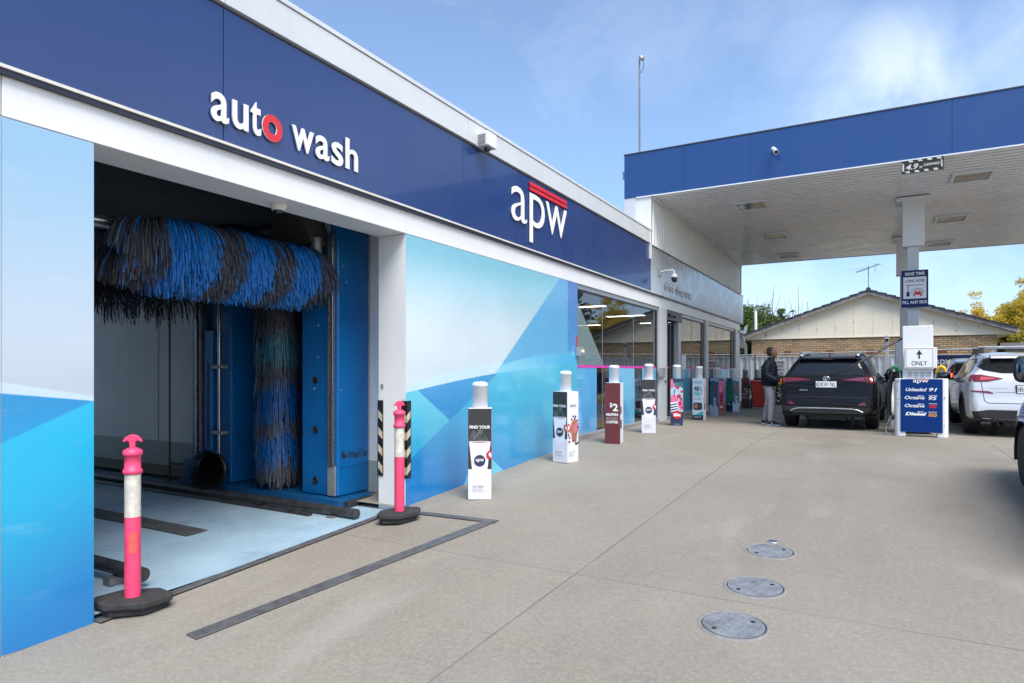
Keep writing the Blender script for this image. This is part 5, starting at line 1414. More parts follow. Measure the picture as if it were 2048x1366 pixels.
# ------------------------------------------------------------------ cars
class Body:
    def __init__(s, L, W, top, zbot, plan, belt, roofw, arches, Ra):
        s.L, s.W, s.Ra, s.arches = L, W, Ra, arches
        hw = W/2
        P_ = np.array(top, float)
        seg = np.hypot(*np.diff(P_, axis=0).T); cum = np.concatenate([[0], np.cumsum(seg)])
        ss = np.linspace(0, cum[-1], 130)
        ys = np.interp(ss, cum, P_[:, 0]); zt = np.interp(ss, cum, P_[:, 1])
        for _ in range(2):
            zt[1:-1] = (zt[:-2]+2*zt[1:-1]+zt[2:])/4; ys[1:-1] = (ys[:-2]+2*ys[1:-1]+ys[2:])/4
        f = lambda tab, y: np.interp(y, [a for a, b in tab], [b for a, b in tab])
        rows = []
        for y, z1 in zip(ys, zt):
            w = hw*f(plan, y); zb = f(zbot, y); be = f(belt, y); rw = hw*f(roofw, y)
            k = min(1, max(0, (z1-be)/.36)); k = k*k*(3-2*k)
            be2 = min(be, z1-.06)
            rw2 = (.93*w)*(1-k) + rw*k
            mid = min(.62, be2-.14)
            sh = w*(.965)
            zs = z1 - (.05 if k > .5 else .035)
            pts = [(0, zb), (.55*w, zb), (.90*w, zb+.01), (.975*w, zb+.07), (.992*w, max(zb+.12, mid-.14)), (w, max(zb+.14, mid)), (.998*w, max(zb+.16, be2-.10)), (sh, max(zb+.18, be2)),
                   (sh*.62+rw2*.38, be2+(zs-be2)*.40), (sh*.25+rw2*.75, be2+(zs-be2)*.78), (rw2*.985, zs), (rw2*.90, z1-.022), (rw2*.55, z1-.005), (0, z1)]
            pp = np.array(pts); out = []
            for i in range(len(pp)-1):
                for t in np.linspace(0, 1, 5)[:-1]: out.append(pp[i]*(1-t)+pp[i+1]*t)
            out.append(pp[-1]); out = np.array(out)
            for _ in range(3): out[1:-1] = (out[:-2]+2*out[1:-1]+out[2:])/4
            rows.append([(a, y, b) for a, b in out])
        n = len(rows[0]); V = []; F = []
        full = []
        for r in rows: full.append([(-a, y, z) for a, y, z in r[::-1]][:-1] + r)          # from roof centre left ... around bottom ... 
        # order: roof centre(left side reversed) -> bottom centre -> roof centre right
        full = [[(-a, y, z) for a, y, z in r[::-1]] + r[1:] for r in rows]
        m = len(full[0])
        for r in full: V += r
        for i in range(len(full)-1):
            for j in range(m-1): F.append((i*m+j, (i+1)*m+j, (i+1)*m+j+1, i*m+j+1))
        F.append(tuple(range(m-1))); F.append(tuple(reversed(range((len(full)-1)*m, len(full)*m-1))))
        s.V, s.F = V, F
        s.bvh = BVHTree.FromPolygons([Vector(v) for v in V], F)
    def mesh(s, parent, m, dark):
        mb = MB(); keep = []
        for f in s.F:
            c = Vector((0, 0, 0))
            for i in f: c += Vector(s.V[i])
            c /= len(f)
            if len(f) == 4 and abs(c.x) > s.W*.26 and any((c.y-a)**2+(c.z-r)**2 < s.Ra**2 for a, r in s.arches): continue
            keep.append(f)
        mb.add(s.V, keep, 0, True)
        o = mb.build('body', [m], parent)
        me = o.data
        b = bmesh.new(); b.from_mesh(me); bmesh.ops.remove_doubles(b, verts=b.verts, dist=.0005); bmesh.ops.recalc_face_normals(b, faces=b.faces); b.to_mesh(me); b.free()
        for p in me.polygons: p.use_smooth = len(p.vertices) == 4
        return o
    def project(s, pts, view, off=.004, step=.05, back=.025):
        """polygon seen from one side, laid onto the body"""
        b = bmesh.new()
        f = b.faces.new([b.verts.new((p[0], p[1], 0)) for p in pts])
        bmesh.ops.triangulate(b, faces=b.faces)
        for ax in (0, 1):
            lo = min(p[ax] for p in pts); hi = max(p[ax] for p in pts); k = lo + step
            while k < hi:
                n = [0, 0, 0]; n[ax] = 1; c = [0, 0, 0]; c[ax] = k
                bmesh.ops.bisect_plane(b, geom=b.verts[:]+b.edges[:]+b.faces[:], plane_co=c, plane_no=n); k += step
        b.verts.index_update()
        d = {'rear': Vector((0, 1, 0)), 'front': Vector((0, -1, 0)), 'left': Vector((1, 0, 0)), 'right': Vector((-1, 0, 0)), 'top': Vector((0, 0, -1))}[view]
        V = []
        for v in b.verts:
            a, c = v.co.x, v.co.y
            o = {'rear': (a, -2, c), 'front': (a, s.L+2, c), 'left': (-3, a, c), 'right': (3, a, c), 'top': (a, c, 4)}[view]
            h = s.bvh.ray_cast(Vector(o), d)
            if h[0] is None:
                q = s.bvh.find_nearest(Vector(o) + d*(2.2 if view in ('rear', 'front') else 2.2)); h = (q[0],)
            nn = h[1] if len(h) > 1 and h[1] is not None else -d
            if nn.dot(d) > 0: nn = -nn
            V.append(Vector(h[0]) + nn*off)
        F = [tuple(v.index for v in f.verts) for f in b.faces]
        E = [(e.verts[0].index, e.verts[1].index) for e in b.edges if len(e.link_faces) == 1]
        b.free()
        F2 = []
        for f in F:
            n = (V[f[1]]-V[f[0]]).cross(V[f[2]]-V[f[0]])
            F2.append(f if n.dot(d) < 0 else tuple(reversed(f)))
        k = len(V); V2 = V + [v + d*back for v in V]
        side = [(a, c, k+c, k+a) for a, c in E]
        return V2, F2, side
    def decal(s, name, pts, view, m, parent, off=.004, step=.05, label=None, back=.025):
        mb = MB()
        lst = pts if isinstance(pts[0][0], (list, tuple)) else [pts]
        for q in lst:
            V, F, S = s.project(q, view, off, step, back)
            mb.add(V, F, 0, True); mb.add(V, S, 0)
        o = mb.build(name, M[m] if isinstance(m, str) else m, parent)
        if label: o['label'] = label
        return o

def wheel(parent, x, y, r, wd, out, nsp=5, rimr=.63, rim='alloy'):
    w = empty('wheel', (x, y, r)); w.parent = parent
    h = wd/2
    m = MB(); m.lathe([(r*rimr, -h), (r*.90, -h*1.0), (r*.97, -h*.86), (r, -h*.55), (r, h*.55), (r*.97, h*.86), (r*.90, h), (r*rimr, h)], (0,0,0), (1,0,0), 40)
    m.add([], []); o = m.build('tyre', M['tyre'], w)
    m = MB()
    for k in (-.4, -.13, .13, .4): m.lathe([(r+.0005, h*k-.006), (r+.0006, h*k+.006)], (0,0,0), (1,0,0), 40)
    m.build('tread_groove', M['black'], w)
    m = MB(); R_ = r*rimr; s_ = out
    m.lathe([(R_*1.0, s_*h*.96), (R_*.95, s_*h*.86), (R_*.92, s_*h*.2), (R_*.90, -s_*h*.6)], (0,0,0), (1,0,0), 32)
    m.lathe([(R_*.9, s_*h*.0), (0, s_*h*.02)], (0,0,0), (1,0,0), 24, mi=1)
    for k in range(nsp):
        a = 2*math.pi*k/nsp
        for da in (-.16, .16):
            u = Vector((0, math.cos(a+da*1.3), math.sin(a+da*1.3))); v = Vector((0, -math.sin(a), math.cos(a)))
            c0 = Vector((s_*h*.72, 0, 0)) + Vector((0, math.cos(a), math.sin(a)))*R_*.12; c1 = Vector((s_*h*.84, 0, 0)) + u*R_*.95
            q = .018
            t_ = Vector((s_*.03, 0, 0))
            m.hexa([c0-v*q, c0+v*q, c1+v*q, c1-v*q, c0-v*q+t_, c0+v*q+t_, c1+v*q*.8+t_*.4, c1-v*q*.8+t_*.4])
    m.lathe([(R_*.2, s_*h*.6), (R_*.2, s_*h*.95), (0, s_*h*.98)], (0,0,0), (1,0,0), 20)
    m.build('rim', [M[rim], M['black']], w)
    return w
def arc_pts(cy, cz, r0, r1, a0, a1, n=22):
    return [(cy+r1*math.cos(R(a0+(a1-a0)*k/n)), cz+r1*math.sin(R(a0+(a1-a0)*k/n))) for k in range(n+1)] + [(cy+r0*math.cos(R(a1-(a1-a0)*k/n)), cz+r0*math.sin(R(a1-(a1-a0)*k/n))) for k in range(n+1)]
def sq(t): return math.copysign(abs(t)**.62, t)
def make_car(name, label, loc, paintm, spec, rz=0.):
    L, W = spec['L'], spec['W']
    t = empty(name, loc, rz, label, 'car', spec.get('group'))
    r, ra, fa = spec['r'], spec['rear_axle'], spec['front_axle']
    B = Body(L, W, spec['top'], spec['zbot'], spec['plan'], spec['belt'], spec['roofw'], [(ra, r+.0), (fa, r+.0)], r+.055)
    B.mesh(t, paintm, M['cladding'])
    hw = W/2
    m = MB(); m.box(-hw*.72, hw*.72, .22, L-.3, spec['zbot'][1][1]+.0, spec['zbot'][1][1]+.18); m.box(-.35, .35, .28, .9, spec['zbot'][1][1]-.07, spec['zbot'][1][1]+.01); m.build('underbody', M['black'], t)
    m = MB(); m.tube([(hw*.45, .10, r*.82), (hw*.45, .7, r*.82)], .04, 10); m.tube([(-hw*.8, ra, r*.8), (hw*.8, ra, r*.8)], .05, 8); m.build('exhaust', M['black'], t)
    tw = spec.get('tw', .235)
    for y_ in (ra, fa):
        for s_ in (-1, 1):
            wheel(t, s_*(hw-.02-tw/2-.01), y_, r, tw, s_, spec.get('spokes', 5))
            m = MB(); rr_ = r+.055; n_ = 20; vs = []
            for k in range(n_+1):
                a = R(-15+210*k/n_)
                for x_ in (hw*.45, hw*.985): vs.append((s_*x_, y_+rr_*math.cos(a), r+rr_*math.sin(a)))
            m.add(vs, [(2*k, 2*k+1, 2*k+3, 2*k+2) for k in range(n_)], 0, True)
            c_ = len(vs)
            m.add([(s_*hw*.45, y_+rr_*math.cos(R(18*k)), r+rr_*math.sin(R(18*k))) for k in range(20)], [tuple(range(20))])
            m.build('wheel_arch', M['black'], t)
            if spec.get('clad', True):
                B.decal('arch_trim', arc_pts(y_, r, r+.045, r+.105, -8, 188), 'left' if s_ < 0 else 'right', 'cladding', t, .010, .06)
    for s_, v in ((-1, 'left'), (1, 'right')):
        if spec.get('clad', True):
            B.decal('sill_trim', [(ra+r+.08, .27), (fa-r-.08, .27), (fa-r-.08, .40), (ra+r+.08, .40)], v, 'cladding', t, .008, .12)
        for k, g in enumerate(spec['side_glass']):
            B.decal('side_window', g, v, 'car_glass', t, .004, .06)
        B.decal('window_trim', spec['side_trim'], v, 'cladding' if not spec.get('chrome_trim') else 'chrome', t, .002, .08)
        for (yd,) in spec.get('door_lines', ()):
            B.decal('door_gap', [(yd, .42), (yd+.010, .42), (yd+.010, .94), (yd, .94)], v, 'black', t, .0012, .1, back=.004)
        for (yd, zd) in spec.get('handles', ()):
            m = MB(); x_ = s_*(hw+.012); m.box(min(x_, x_-s_*.02), max(x_, x_-s_*.02), yd, yd+.18, zd-.014, zd+.014); m.build('door_handle', paintm, t, bevel=.006)
        # door mirror
        ym, zm = spec['mirror']
        x_ = s_*(hw+spec.get('mirror_out', .10)); mrx, mrz = spec.get('mirror_r', (.13, .085))
        m = MB(); m.ell((x_+s_*.02, ym, zm), mrx, .075, mrz, 0, 18, 10); m.v = [(x_+s_*.02+mrx*sq((v[0]-x_-s_*.02)/mrx), v[1], zm+mrz*sq((v[2]-zm)/mrz)) for v in m.v]; mi_ = m.build('mirror', spec.get('mirror_paint', paintm), t)
        m = MB(); m.box(min(s_*(hw-.10), x_), max(s_*(hw-.10), x_), ym-.02, ym+.04, zm-mrz*.8, zm-mrz*.4); q = m.build('mirror_arm', M['cladding'], t)
        m = MB(); m.lathe([(.0, 0), (1, 0), (1, .01), (0, .011)], (0,0,0), (0,0,1), 24)
        m.v = [(x_+s_*.02+sq(a)*mrx*.86, ym-.070-c*.5, zm+sq(b)*mrz*.85) for a, b, c in m.v]; m.build('mirror_glass', M['mirror_glass'], mi_)
        m = MB(); m.v = []; m.lathe([(.0, 0), (1, 0), (1, .01), (0, .011)], (0,0,0), (0,0,1), 24)
        m.v = [(x_+s_*.02+sq(a)*mrx*.95, ym-.060-c*.5, zm+sq(b)*mrz*.97) for a, b, c in m.v]; m.build('mirror_rim', M['cladding'], mi_)
    for nm, pts, view, mm, off in spec['decals']:
        B.decal(nm, pts, view, mm, t, off, .025)
    if 'plate' in spec:
        x0, z0, tx = spec['plate']
        h = B.bvh.ray_cast(Vector((x0, -2, z0)), Vector((0, 1, 0)))[0]
        y_ = h.y-.022
        m = MB(); m.box(x0-.19, x0+.19, y_, y_+.014, z0-.062, z0+.062); pl = m.build('number_plate', M['sign_white'], t, bevel=.003)
        m = MB(); add_text(m, tx, (x0-.150, y_-.001, z0-.038), (1,0,0), (0,0,1), (0,-1,0), .325, .080, .001, 0, .0); 
        for k in range(3): m.box(x0-.180, x0-.158, y_-.0015, y_-.0004, z0-.035+k*.026, z0-.020+k*.026)
        q = m.build('lettering', M['letter_dark']); q.parent = pl
        m = MB(); m.box(x0-.21, x0+.21, y_+.0145, y_+.03, z0-.075, z0+.075); m.build('plate_recess', spec.get('plate_back', M['cladding']), t)
    if 'rails' in spec:
        for s_ in (-1, 1):
            y0, y1, zr, xr = spec['rails']
            m = MB(); m.tube(smooth_path([(s_*xr, y0, zr-.07), (s_*xr, y0+.05, zr-.025), (s_*xr, y0+.22, zr-.005), (s_*xr, (y0+y1)/2, zr+.03), (s_*xr, y1-.2, zr), (s_*xr, y1, zr-.07)]), .022 if not spec.get('rail_fat') else .042, 10); m.build('roof_rail', M[spec.get('rail_mat', 'silver_trim')], t)
    return t, B
# ---- black SUV
RAV = dict(L=4.6, W=1.84, r=.352, rear_axle=.90, front_axle=3.56, tw=.235,
    top=[(0,.42),(.0,.60),(.03,.655),(.06,.68),(.07,.85),(.10,1.02),(.13,1.085),(.17,1.11),(.34,1.37),(.40,1.455),(.46,1.475),(.8,1.535),(1.4,1.575),(2.0,1.57),(2.6,1.50),(2.95,1.40),(3.55,1.06),(3.8,1.02),(4.25,.93),(4.48,.80),(4.57,.62),(4.6,.45)],
    zbot=[(0,.33),(.5,.27),(4,.27),(4.6,.3)],
    plan=[(0,.86),(.04,.90),(.12,.94),(.35,.985),(.8,1),(3.6,1),(4.1,.96),(4.4,.87),(4.6,.66)], belt=[(0,1.06),(1,1.03),(3.6,.98),(4.6,.7)], roofw=[(0,.66),(.6,.68),(2,.70),(2.9,.72),(4,.85)],
    side_glass=[[(.62,1.12),(1.05,1.08),(1.02,1.36),(.80,1.34)], [(1.10,1.08),(2.0,1.04),(2.0,1.44),(1.10,1.41)], [(2.08,1.04),(3.30,1.02),(2.75,1.36),(2.5,1.42),(2.08,1.44)]],
    side_trim=[(.55,1.09),(3.4,.99),(3.34,1.02),(2.78,1.38),(2.5,1.45),(1.0,1.43),(.76,1.36)],
    door_lines=[(1.06,),(2.03,),(3.1,)], handles=[(1.25,.94),(2.2,.93)], mirror=(3.0, 1.08), mirror_paint=M['cladding'],
    plate=(0.0, .925, 'DKW\u00b776L'), plate_back=M['paint_black'], rails=(.50, 2.5, 1.565, .53), rail_mat='silver_trim', rail_fat=True,
    decals=[('rear_window', [(-.68,1.115),(.68,1.115),(.665,1.16),(.555,1.425),(-.555,1.425),(-.665,1.16)], 'rear', 'car_glass', .004),
            ('tail_light', [(-.86,.955),(-.70,.975),(-.30,1.010),(-.32,1.025),(-.60,1.065),(-.80,1.085),(-.885,1.08)], 'rear', 'tail_red', .008),
            ('tail_light', [(.86,.955),(.70,.975),(.30,1.010),(.32,1.025),(.60,1.065),(.80,1.085),(.885,1.08)][::-1], 'rear', 'tail_red', .008),
            ('tail_light_inset', [(.38,1.013),(.66,1.000),(.69,1.055),(.60,1.060)][::1], 'rear', 'tail_mauve', .011),
            ('tail_light_inset', [(-.38,1.013),(-.66,1.000),(-.69,1.055),(-.60,1.060)][::-1], 'rear', 'tail_red', .011),
            ('lamp_divider', [(.72,.95),(.738,.95),(.738,1.07),(.72,1.065)], 'rear', 'cladding', .010),
            ('lamp_divider', [(-.755,.95),(-.72,.95),(-.72,1.07),(-.755,1.08)], 'rear', 'cladding', .010),
            ('side_light', [(.06,.93),(.20,.96),(.42,1.06),(.40,1.09),(.10,1.09)], 'right', 'tail_red', .008),
            ('side_light', [(.06,.93),(.20,.96),(.42,1.06),(.40,1.09),(.10,1.09)], 'left', 'tail_red', .008),
            ('tailgate_panel', [(-.34,.98),(.34,.98),(.30,.80),(.22,.77),(-.22,.77),(-.30,.80)][::-1], 'rear', 'paint_black', .004),
            ('tailgate_gap', [(-.74,.665),(.74,.665),(.74,.675),(-.74,.675)], 'rear', 'black', .002),
            ('lower_bumper', [(-.78,.34),(.78,.34),(.82,.475),(-.82,.475)], 'rear', 'cladding', .008),
            ('reflector', [(-.72,.515),(-.58,.515),(-.64,.572),(-.70,.572)], 'rear', 'tail_red', .008),
            ('reflector', [(.58,.515),(.72,.515),(.70,.572),(.64,.572)], 'rear', 'tail_red', .008),
            ('windscreen', [(-.68,1.10),(.68,1.10),(.6,1.40),(-.6,1.40)], 'front', 'car_glass', .004),
            ('headlight', [(-.82,.72),(-.45,.74),(-.5,.84),(-.80,.88)], 'front', 'chrome', .006), ('headlight', [(.45,.74),(.82,.72),(.80,.88),(.5,.84)], 'front', 'chrome', .006)])
car1, B1 = make_car('black_car', 'black five door car being refuelled beside the standing man', (-.88, 14.42, gz(15.2)), M['paint_black'], RAV, R(-3))
def on_rear(B, x, z): return B.bvh.ray_cast(Vector((x, -2, z)), Vector((0, 1, 0)))[0].y
m = MB(); pts_ = [(-.66,.378),(-.62,.40),(-.56,.425),(-.48,.437),(-.24,.442),(0,.443),(.24,.442),(.48,.437),(.56,.425),(.62,.40),(.66,.378)]
m.tube([(a, on_rear(B1, a, b)-.010, b) for a, b in pts_], .014, 8); m.build('bumper_strip', M['silver_trim'], car1)
y_ = on_rear(B1, 0, 1.045)
m = MB(); 
def ellring(cx, cz, a, b, th, n=28): return [(cx+a*math.cos(2*math.pi*k/n), cz+b*math.sin(2*math.pi*k/n)) for k in range(n)]
def tube_ring(mb, cx, y, cz, a, b, r_): mb.tube([(cx+a*math.cos(2*math.pi*k/28), y, cz+b*math.sin(2*math.pi*k/28)) for k in range(29)], r_, 6)
tube_ring(m, 0, y_-.012, 1.047, .062, .042, .007); tube_ring(m, 0, y_-.012, 1.050, .022, .040, .006); tube_ring(m, 0, y_-.012, 1.066, .044, .018, .006)
m.build('badge', M['chrome'], car1)
m = MB(); add_text(m, 'RAV4', (-.50, on_rear(B1, -.45, .81)-.006, .79), (1,0,0), (0,0,1), (0,-1,0), .16, .030, .003, 0, .02, .3); m.build('badge', M['chrome'], car1)
m = MB(); m.prism([(0,0),(.16,0),(.10,.075),(.06,.08)], (-.01, .62, 1.50), (0,1,0), (0,0,1), (1,0,0), .02); m.build('antenna_fin', M['cladding'], car1)
m = MB(); m.hexa([(-.56,.30,1.44),(.56,.30,1.44),(.56,.52,1.475),(-.56,.52,1.475),(-.55,.31,1.468),(.55,.31,1.468),(.54,.55,1.512),(-.54,.55,1.512)]); m.build('roof_spoiler', M['paint_black'], car1, bevel=.012)
m = MB(); m.box(-.10, .10, .295, .305, 1.438, 1.448); m.build('stop_light', M['tail_red'], car1)
m = MB(); m.tube([(-.30, on_rear(B1, 0, 1.15)-.01, 1.135), (.25, on_rear(B1, .25, 1.15)-.008, 1.15)], .007, 6); m.build('wiper', M['black'], car1)
# ---- white SUV
TUC = dict(L=4.48, W=1.85, r=.355, rear_axle=.86, front_axle=3.52, tw=.24, spokes=5,
    top=[(0,.42),(.0,.60),(.04,.70),(.06,.90),(.09,1.06),(.14,1.13),(.22,1.20),(.40,1.40),(.46,1.455),(.55,1.475),(.9,1.53),(1.5,1.57),(2.1,1.56),(2.6,1.49),(2.9,1.40),(3.5,1.05),(3.75,1.0),(4.2,.90),(4.38,.76),(4.46,.6),(4.48,.45)],
    zbot=[(0,.33),(.5,.27),(4,.27),(4.48,.3)],
    plan=[(0,.84),(.05,.89),(.14,.95),(.35,.99),(.8,1),(3.6,1),(4.0,.96),(4.3,.86),(4.48,.64)], belt=[(0,1.10),(1,1.04),(3.5,.97),(4.5,.7)], roofw=[(0,.62),(.6,.66),(2,.69),(2.9,.72),(4,.85)],
    side_glass=[[(.70,1.18),(1.0,1.10),(1.0,1.37),(.88,1.35)], [(1.06,1.09),(1.92,1.05),(1.92,1.44),(1.06,1.40)], [(2.0,1.05),(3.2,1.01),(2.68,1.36),(2.45,1.42),(2.0,1.44)]],
    side_trim=[(.62,1.17),(1.0,1.08),(3.3,.98),(3.25,1.01),(2.70,1.38),(2.45,1.45),(1.0,1.43),(.80,1.36)],
    door_lines=[(1.03,),(1.96,),(3.0,)], handles=[(1.2,.95),(2.15,.93)], mirror=(2.95, 1.08), mirror_paint=M['cladding'],
    plate=(0.0, .87, 'BX\u00b747K'), plate_back=M['cladding'],
    decals=[('rear_window', [(-.735,1.30),(-.66,1.21),(-.40,1.155),(.40,1.155),(.66,1.21),(.735,1.30),(.62,1.42),(.56,1.435),(-.56,1.435),(-.62,1.42)], 'rear', 'car_glass', .004),
            ('tail_light', [(-.855,1.06),(-.80,1.00),(-.60,1.005),(-.40,1.055),(-.38,1.072),(-.70,1.125),(-.845,1.115)], 'rear', 'tail_red', .009),
            ('tail_light', [(.855,1.06),(.80,1.00),(.60,1.005),(.40,1.055),(.38,1.072),(.70,1.125),(.845,1.115)][::-1], 'rear', 'tail_red', .009),
            ('tail_light_core', [(-.72,1.035),(-.50,1.05),(-.48,1.06),(-.70,1.085)], 'rear', 'raspberry', .011),
            ('tail_light_core', [(.72,1.035),(.50,1.05),(.48,1.06),(.70,1.085)][::-1], 'rear', 'raspberry', .011),
            ('side_light', [(.13,1.00),(.30,1.06),(.42,1.095),(.16,1.125)], 'left', 'tail_red', .012), ('side_light', [(.13,1.00),(.30,1.06),(.42,1.095),(.16,1.125)], 'right', 'tail_red', .012),
            ('reflector', [(-.86,.845),(-.84,.82),(-.55,.79),(-.52,.80),(-.60,.835)], 'rear', 'tail_red', .007), ('reflector', [(.86,.845),(.84,.82),(.55,.79),(.52,.80),(.60,.835)][::-1], 'rear', 'tail_red', .007),
            ('tailgate_gap', [(-.71,1.0),(-.70,1.0),(-.655,.66),(-.60,.625),(.60,.625),(.655,.66),(.70,1.0),(.71,1.0),(.665,.655),(.605,.613),(-.605,.613),(-.665,.655)][::-1], 'rear', 'black', .0015),
            ('tailgate_crease', [(-.50,.815),(.50,.815),(.50,.822),(-.50,.822)], 'rear', 'cladding', .0015),
            ('lower_bumper', [(-.80,.335),(.80,.335),(.84,.46),(.60,.50),(-.60,.50),(-.84,.46)], 'rear', 'cladding', .010),
            ('windscreen', [(-.68,1.08),(.68,1.08),(.6,1.40),(-.6,1.40)], 'front', 'car_glass', .004),
            ('headlight', [(-.82,.72),(-.45,.74),(-.5,.84),(-.80,.88)], 'front', 'chrome', .006), ('headlight', [(.45,.74),(.82,.72),(.80,.88),(.5,.84)], 'front', 'chrome', .006)])
car2, B2 = make_car('white_car', 'white five door car with roof bars right of the price board', (2.37, 14.22, gz(15)), M['paint_white'], TUC)
m = MB(); add_text(m, 'TUCSON', (-.60, on_rear(B2, -.5, .89)-.003, .875), (1,0,0), (0,0,1), (0,-1,0), .27, .026, .002, 0, .0, .25); m.build('badge', M['paint_grey'], car2)
for y_ in (.95, 1.75):
    m = MB(); m.tube([(-.66, y_, 1.655), (.66, y_, 1.655)], .020, 10); cb_ = m.build('roof_bar', M['galv'], car2)
    for s_ in (-1, 1):
        m = MB(); m.hexa([(s_*.62-.05, y_-.06, 1.53), (s_*.62+.05, y_-.06, 1.53), (s_*.62+.05, y_+.06, 1.53), (s_*.62-.05, y_+.06, 1.53), (s_*.60-.035, y_-.035, 1.64), (s_*.60+.035, y_-.035, 1.64), (s_*.60+.035, y_+.035, 1.64), (s_*.60-.035, y_+.035, 1.64)]); m.build('bar_foot', M['cladding'], cb_, bevel=.008)
m = MB(); m.hexa([(-.54,.33,1.425),(.54,.33,1.425),(.54,.55,1.475),(-.54,.55,1.475),(-.53,.34,1.458),(.53,.34,1.458),(.52,.58,1.512),(-.52,.58,1.512)]); m.build('roof_spoiler', M['paint_white'], car2, bevel=.012)
# ---- pale wagon ahead of it, brake light on
import copy
WAG = copy.copy(TUC)
WAG.update(group=None, plate=(0., .80, 'CD\u00b712H'), chrome_trim=False, clad=True, rails=(.55, 2.6, 1.66, .56), rail_mat='cladding',
    top=[(a, b*1.03 if b > 1 else b) for a, b in TUC['top']],
    decals=[('rear_window', [(-.62,1.14),(.62,1.14),(.56,1.45),(-.56,1.45)], 'rear', 'car_glass', .004),
            ('tail_light', [(-.80,1.00),(-.66,1.00),(-.62,1.20),(-.58,1.42),(-.66,1.42),(-.76,1.2)], 'rear', 'tail_red', .009), ('tail_light', [(.66,1.00),(.80,1.00),(.76,1.2),(.66,1.42),(.58,1.42),(.62,1.20)], 'rear', 'tail_red', .009),
            ('brake_light', [(-.77,1.08),(-.67,1.08),(-.65,1.18),(-.75,1.18)], 'rear', 'brake_on', .012), ('brake_light', [(.67,1.08),(.77,1.08),(.75,1.18),(.65,1.18)], 'rear', 'brake_on', .012),
            ('lower_bumper', [(-.80,.335),(.80,.335),(.84,.46),(-.84,.46)], 'rear', 'cladding', .010), ('windscreen', [(-.68,1.10),(.68,1.10),(.6,1.42),(-.6,1.42)], 'front', 'car_glass', .004)])
car3, B3 = make_car('grey_car', 'pale grey wagon with brake light lit, ahead of the white car', (2.42, 20.3, gz(21)), M['paint_grey'], WAG)
# ---- silver car at the right edge of the picture
SIL = copy.copy(TUC)
SIL.pop('plate')
SIL.update(mirror=(2.72, 1.36), mirror_r=(.10, .135), mirror_out=.075, clad=False, top=[(a, b*1.1 if b > 1 else b) for a, b in TUC['top']])
car4, B4 = make_car('silver_car', 'silver car cut by the right edge, showing mirror and front tyre', (2.34, 5.43, gz(5.43)), M['paint_silver'], SIL)
car4.rotation_euler = (math.atan(.0525), 0, R(.5))
# ------------------------------------------------------------------ the man at the black car
def loft(m, rings, seg=20):
    """stack of elliptical rings (x, y, z, rx, ry) closed at both ends"""
    vs = []; k = len(rings)
    for x, y, z, rx, ry in rings:
        for q in range(seg):
            a = 2*math.pi*q/seg; vs.append((x+rx*math.cos(a), y+ry*math.sin(a), z))
    fs = [(i*seg+q, i*seg+(q+1) % seg, (i+1)*seg+(q+1) % seg, (i+1)*seg+q) for i in range(k-1) for q in range(seg)]
    fs += [tuple(reversed(range(seg))), tuple(range((k-1)*seg, k*seg))]
    m.add(vs, fs, 0, True)
def fused(name, m, mt, parent, vox=.012, it=4):
    """overlapping volumes melted into one continuous surface"""
    o = m.build(name, mt, parent)
    r = o.modifiers.new('remesh', 'REMESH'); r.mode = 'VOXEL'; r.voxel_size = vox; r.use_smooth_shade = True
    q = o.modifiers.new('smooth', 'SMOOTH'); q.iterations = it; q.factor = .5
    return o
man = empty('person', (-2.02, 15.18, gz(15.1)), R(0), 'man in dark padded jacket and grey trousers holding the yellow nozzle', 'person')
# local: +x the way he faces, -y his right (street) side
m = MB()
loft(m, [(-.02,0,.84,.10,.14), (-.03,0,.95,.12,.15), (-.03,0,1.10,.115,.145), (-.03,0,1.25,.12,.165), (-.02,0,1.37,.10,.16), (-.01,0,1.43,.06,.09)])
loft(m, [(.0,0,1.38,.06,.06), (.015,0,1.46,.056,.056), (.03,0,1.54,.058,.056)])
loft(m, [(.055,0,1.500,.045,.035), (.050,0,1.525,.068,.052), (.042,0,1.565,.088,.066), (.032,0,1.61,.097,.073), (.028,0,1.655,.097,.075), (.025,0,1.695,.080,.064), (.022,0,1.722,.045,.036)], 22)
m.ell((.128,0,1.575), .022, .015, .016); m.ell((.122,0,1.595), .016, .011, .024); m.ell((.118,0,1.532), .012, .022, .010); m.ell((.10,0,1.508), .022, .026, .016)
m.tube([(-.02,-.15,1.38), (-.05,-.235,1.14), (.12,-.225,1.00), (.24,-.195,.98)], [.06, .047, .040, .028], 14)
m.tube([(-.02,.15,1.38), (-.02,.235,1.14), (.14,.20,1.03), (.24,.165,1.01)], [.06, .047, .040, .028], 14)
m.tube([(-.02,-.085,.90), (.03,-.105,.50), (.005,-.12,.12), (.01,-.122,.03)], [.095, .06, .042, .040], 14)
m.tube([(-.02,.085,.90), (-.05,.10,.50), (-.14,.115,.12), (-.135,.118,.03)], [.095, .06, .042, .040], 14)
fused('body', m, M['skin'], man, .008, 3)
# ears, eyes, mouth, hair, beard
m = MB(); m.ell((.035,-.080,1.60), .018, .012, .030); m.ell((.035,.080,1.60), .018, .012, .030); m.build('ear', M['skin'], man)
m = MB(); m.ell((.118,-.035,1.612), .008, .012, .007); m.ell((.118,.035,1.612), .008, .012, .007); m.build('eye', M['letter_dark'], man)
m = MB(); m.ell((.118,0,1.548), .010, .026, .006); m.build('mouth', M['muffin_case'], man)
m = MB(); m.ell((.006,0,1.660), .095, .081, .076, 0, 18, 10); m.ell((-.022,0,1.605), .066, .079, .085, 0, 16, 10); m.build('hair', M['hair'], man)
